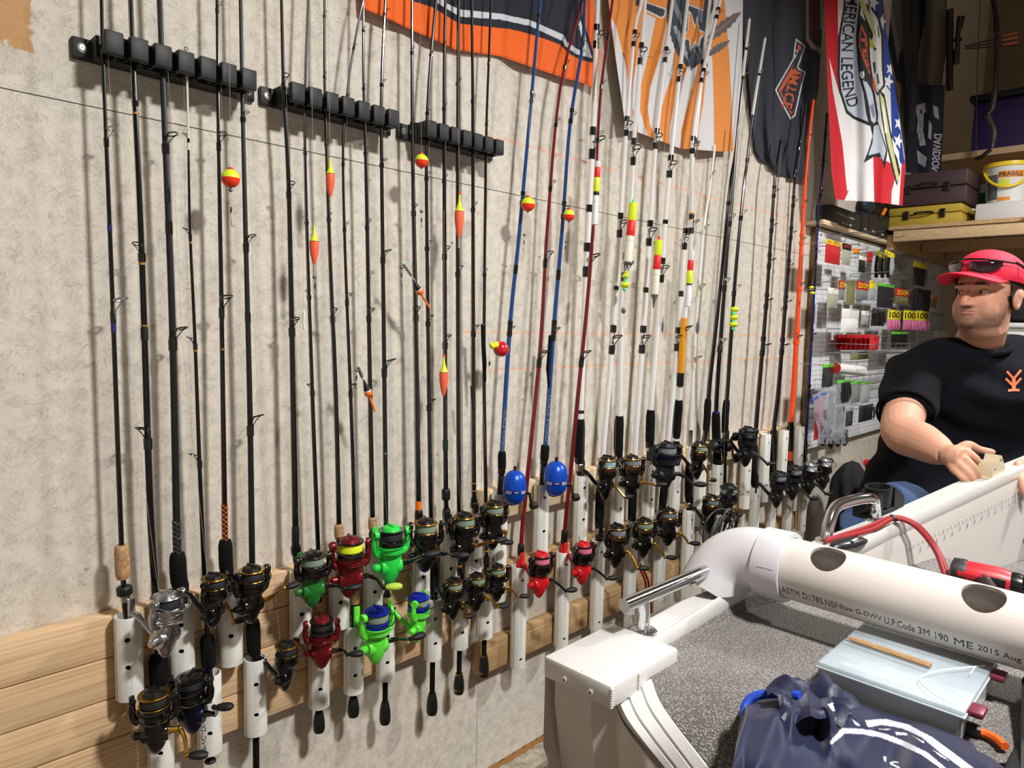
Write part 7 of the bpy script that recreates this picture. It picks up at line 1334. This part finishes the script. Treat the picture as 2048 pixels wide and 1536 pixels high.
pc = [H(-.012 + .118 * math.cos(a) * math.cos(b), .0988 * math.cos(b) * math.sin(a), .052 + .088 * math.sin(b) - .006) for b in (.1, .42) for a in (2.0, 2.32)]; MB().add([pc[0], pc[1], pc[3], pc[2]], [(0, 1, 2, 3)]).build('flag_patch', mat('patch_white', (196, 170, 186), .7), cap_, smooth=0); MB().add([lerp(pc[0], pc[2], .5), lerp(pc[1], pc[0], .45) * .5 + lerp(pc[3], pc[2], .45) * .5, lerp(pc[3], pc[2], .45), pc[2]], [(0, 1, 2, 3)]).xf(lambda q: q + HS * .001).build('patch_canton', mat('patch_blue', (60, 84, 160), .7), cap_, smooth=0)
# sunglasses resting on the brim
SG = mat('sunglass_frame', (26, 24, 24), .3); LN = mat('sunglass_lens', (40, 10, 22), .06, coat=1); sgl = None
def GL(a, u, r=1.0): return H(-.005 + .125 * r * math.cos(a), .107 * r * math.sin(a), u + .026)
frm = MB(); frm.tube(curve([GL(a, .07 + .006 * math.cos(a * 2)) for a in np.linspace(-1.25, 1.25, 11)], 3), .0032, 8); fr = frm.build('sunglasses', SG, man)
for s in (-1, 1):
    P = [[GL(s * (.1 + .78 * j / 10), .069 - .035 * i / 6 * math.sin(PI * min(1, .22 + .66 * j / 10)), 1.0 + .012 * math.sin(PI * i / 6)) for j in range(11)] for i in range(7)]; o = MB().grid(P).build('lens', LN, fr); md = o.modifiers.new('t', 'SOLIDIFY'); md.thickness = .002
    MB().tube([GL(s * (.1 + .78 * j / 10), .069 - .036 * math.sin(PI * min(1, .22 + .66 * j / 10)), 1.005) for j in range(11)], .0018, 6).build('lower_rim', SG, fr)
    MB().tube(curve([GL(s * 1.2, .068), GL(s * 1.55, .05), GL(s * 1.9, .012), GL(s * 2.1, -.012)], 4), [.0045] * 6 + [.0036] * 7, 8).build('temple_arm', SG, fr)
# T-shirt
TS = mat('shirt_black', (9, 11, 18), .9, bump=.35, bscale=14, bdist=.012, spec=.15); rows = []
for y_, hw, hd_, cx_, d in ((690, 0.105, 0.083, 1957, 2.50), (705, 0.194, 0.108, 1956, 2.50), (730, 0.257, 0.137, 1955, 2.50), (790, 0.275, 0.162, 1955, 2.49), (860, 0.289, 0.186, 1950, 2.48), (940, 0.315, 0.211, 1935, 2.46), (1010, 0.341, 0.225, 1920, 2.44), (1090, 0.347, 0.225, 1912, 2.44)):
    c_ = wt(cx_, y_, d + (.07 if y_ > 850 else 0)); rows.append((c_, hw, hd_))
tor = MB(); P = []; ya_ = .42; LA = rc * math.cos(ya_) - tc * math.sin(ya_); FA = tc * math.cos(ya_) + rc * math.sin(ya_)
for c_, hw, hd_ in rows: P.append([c_ + LA * hw * np.sign(math.cos(a)) * abs(math.cos(a)) ** .8 + FA * hd_ * np.sign(math.sin(a)) * abs(math.sin(a)) ** .85 for a in np.linspace(0, 2 * PI, 41)[:-1]])
n = 40; tor.add([p for r in P for p in r], [(i * n + k, i * n + (k + 1) % n, (i + 1) * n + (k + 1) % n, (i + 1) * n + k) for i in range(len(P) - 1) for k in range(n)] + [tuple(range(n))[::-1], tuple((len(P) - 1) * n + k for k in range(n))])
HEM = lerp(SR, EL, .72); sl = MB().tube([SR + np.array([0, 0, .02]) - rc * -.03, SR, lerp(SR, EL, .4), HEM], [.085, .098, .092, .086], 24); HEM2 = lerp(SL, EL2, .7); sl2 = MB().tube([SL + np.array([0, 0, .02]), SL, lerp(SL, EL2, .4), HEM2], [.085, .098, .092, .086], 24)
sh_ = remesh([tor, sl, sl2, MB().ball(SR + rc * .015, .092, 20), MB().ball(SL - rc * .02, .092, 20), MB().tube([NB - UP * .06, lerp(NB, SR, .5) - UP * .012, SR], [.1, .1, .09], 18), MB().tube([NB - UP * .06, lerp(NB, SL, .5) - UP * .012, SL], [.1, .1, .09], 18)], .008, 26, 'shirt')
V = np.array([v.co[:] for v in sh_.vertices]); N_ = np.array([v.normal[:] for v in sh_.vertices]); q = V - rows[3][0]; lx, ly, lz = q @ rc, q @ tc, q[:, 2]
fold = .007 * np.sin(38 * (lx * .7 + lz * .9) + 4 * np.sin(7 * lz)) * np.exp(-((lx + .12) / .16) ** 2 - ((lz + .28) / .2) ** 2) * 1.6 + .005 * np.sin(46 * lx + 5 * np.sin(9 * lz)) * np.exp(-((lz + .3) / .3) ** 2) + .0035 * np.sin(60 * lz + 20 * lx)
V += N_ * fold[:, None]; sh_.vertices.foreach_set('co', V.ravel()); sh_.materials.append(TS); so = put('shirt', sh_, man)
col_ = MB(); cc = NB + np.array([0, 0, .004]) + tc * .012; col_.torus(cc, UP * 1 + tc * .35, .088, .011, 40, 10, (1.05, .95)); col_.build('collar', TS, so)
ax_ = (EL - SR) / np.linalg.norm(EL - SR); MB().torus(HEM - ax_ * .004, ax_, .083, .0045, 32, 8).build('sleeve_hem', TS, so)
bvh = BVHTree.FromPolygons([tuple(v) for v in V], [tuple(p.vertices) for p in sh_.polygons])
def on_shirt(px, py):
    h = bvh.ray_cast(Vector(CAM - MO), Vector(ray(px, py)).normalized()); 
    p = np.array(h[0]) if h[0] is not None else wt(px, py, 2.15); return p + np.array(h[1] if h[1] is not None else tc) * .0025
OB = mat('logo_orange', (222, 112, 62), .7); cl = crop(1580, 680, 4.267); lg = MB()
def stroke(pts_, w_):
    p = resample(cl(pts_), 9); L2, R2 = [], []
    for i in range(9):
        d = p[min(i + 1, 8)] - p[max(i - 1, 0)]; d /= np.linalg.norm(d); n2 = np.array([-d[1], d[0]]) * w_ / 2; L2.append(on_shirt(*(p[i] + n2))); R2.append(on_shirt(*(p[i] - n2)))
    lg.grid([L2, R2])
for s_, w_ in (([(1848, 268), (1905, 330)], 4.5), ([(1968, 258), (1908, 330)], 4.5), ([(1906, 315), (1908, 432)], 7.5), ([(1838, 328), (1900, 392)], 4.5), ([(1970, 325), (1912, 390)], 4.5), ([(1858, 434), (1905, 428), (1955, 430)], 5)): stroke(s_, w_)
lg.build('chest_logo', OB, so, smooth=0)
# jeans
DEN = mat('denim', (38, 58, 92), .85, bump=.4, bscale=500, col2=(54, 78, 116), vscale=9); hip = rows[-1][0]
je = remesh([MB().ball(hip - UP * .06, .2, 24, (1.35, 1.1, .9)), MB().tube([hip - rc * .1, wt(1800, 1030, 2.18), wt(1738, 1042, 2.12)], [.13, .108, .09], 20), MB().tube([wt(1738, 1042, 2.12), wt(1752, 1200, 2.36), np.array([wt(1752, 1200, 2.36)[0], wt(1752, 1200, 2.36)[1], .1])], [.085, .07, .055], 18), MB().tube([hip + rc * .12, np.array([hip[0] + .05, hip[1] + .02, .5]), np.array([hip[0] + .05, hip[1] + .04, .1])], [.13, .09, .06], 18)], .01, 6, 'jeans'); je.materials.append(DEN); put('jeans', je, man)
SHOE = mat('shoe_dark', (40, 38, 38), .7)
for p in (np.array([wt(1752, 1200, 2.36)[0], wt(1752, 1200, 2.36)[1], .05]), np.array([hip[0] + .05, hip[1] + .04, .05])): MB().ball(p + tc * .05, .1, 16, (1.1, 1.0, .55)).build('shoe', SHOE, man)
# beige plastic part held on the gunwale
BEI = mat('beige_plastic', (206, 192, 164), .5); p = sheer(1982, 953); t = thing('plastic_bracket', 'small beige plastic bracket with two holes under the hand on the gunwale', 'bracket', tuple(p + UP * .002)); q = MB().prism([(-.038, 0, 0), (.04, 0, 0), (.04, 0, .022), (.018, 0, .058), (.004, 0, .062), (-.008, 0, .04), (-.03, 0, .052), (-.038, 0, .04)], (0, -.018, 0), (0, .018, 0)).mesh('b', BEI, 0); cs = [MB().lathe([(.0075, -.06), (.0075, .06)], (.014, 0, .042), (0, 1, 0), n=18).mesh('c', BEI, 0), MB().lathe([(.006, -.06), (.006, .06)], (-.022, 0, .024), (0, 1, 0), n=18).mesh('c', BEI, 0)]
o = put('bracket_body', cut(q, cs, 'bracket_body', BEI), t); MB().box((0, 0, .003), (.09, .044, .006), bev=.002).build('base_flange', BEI, t); t.rotation_euler = (0, -.12, -.2)
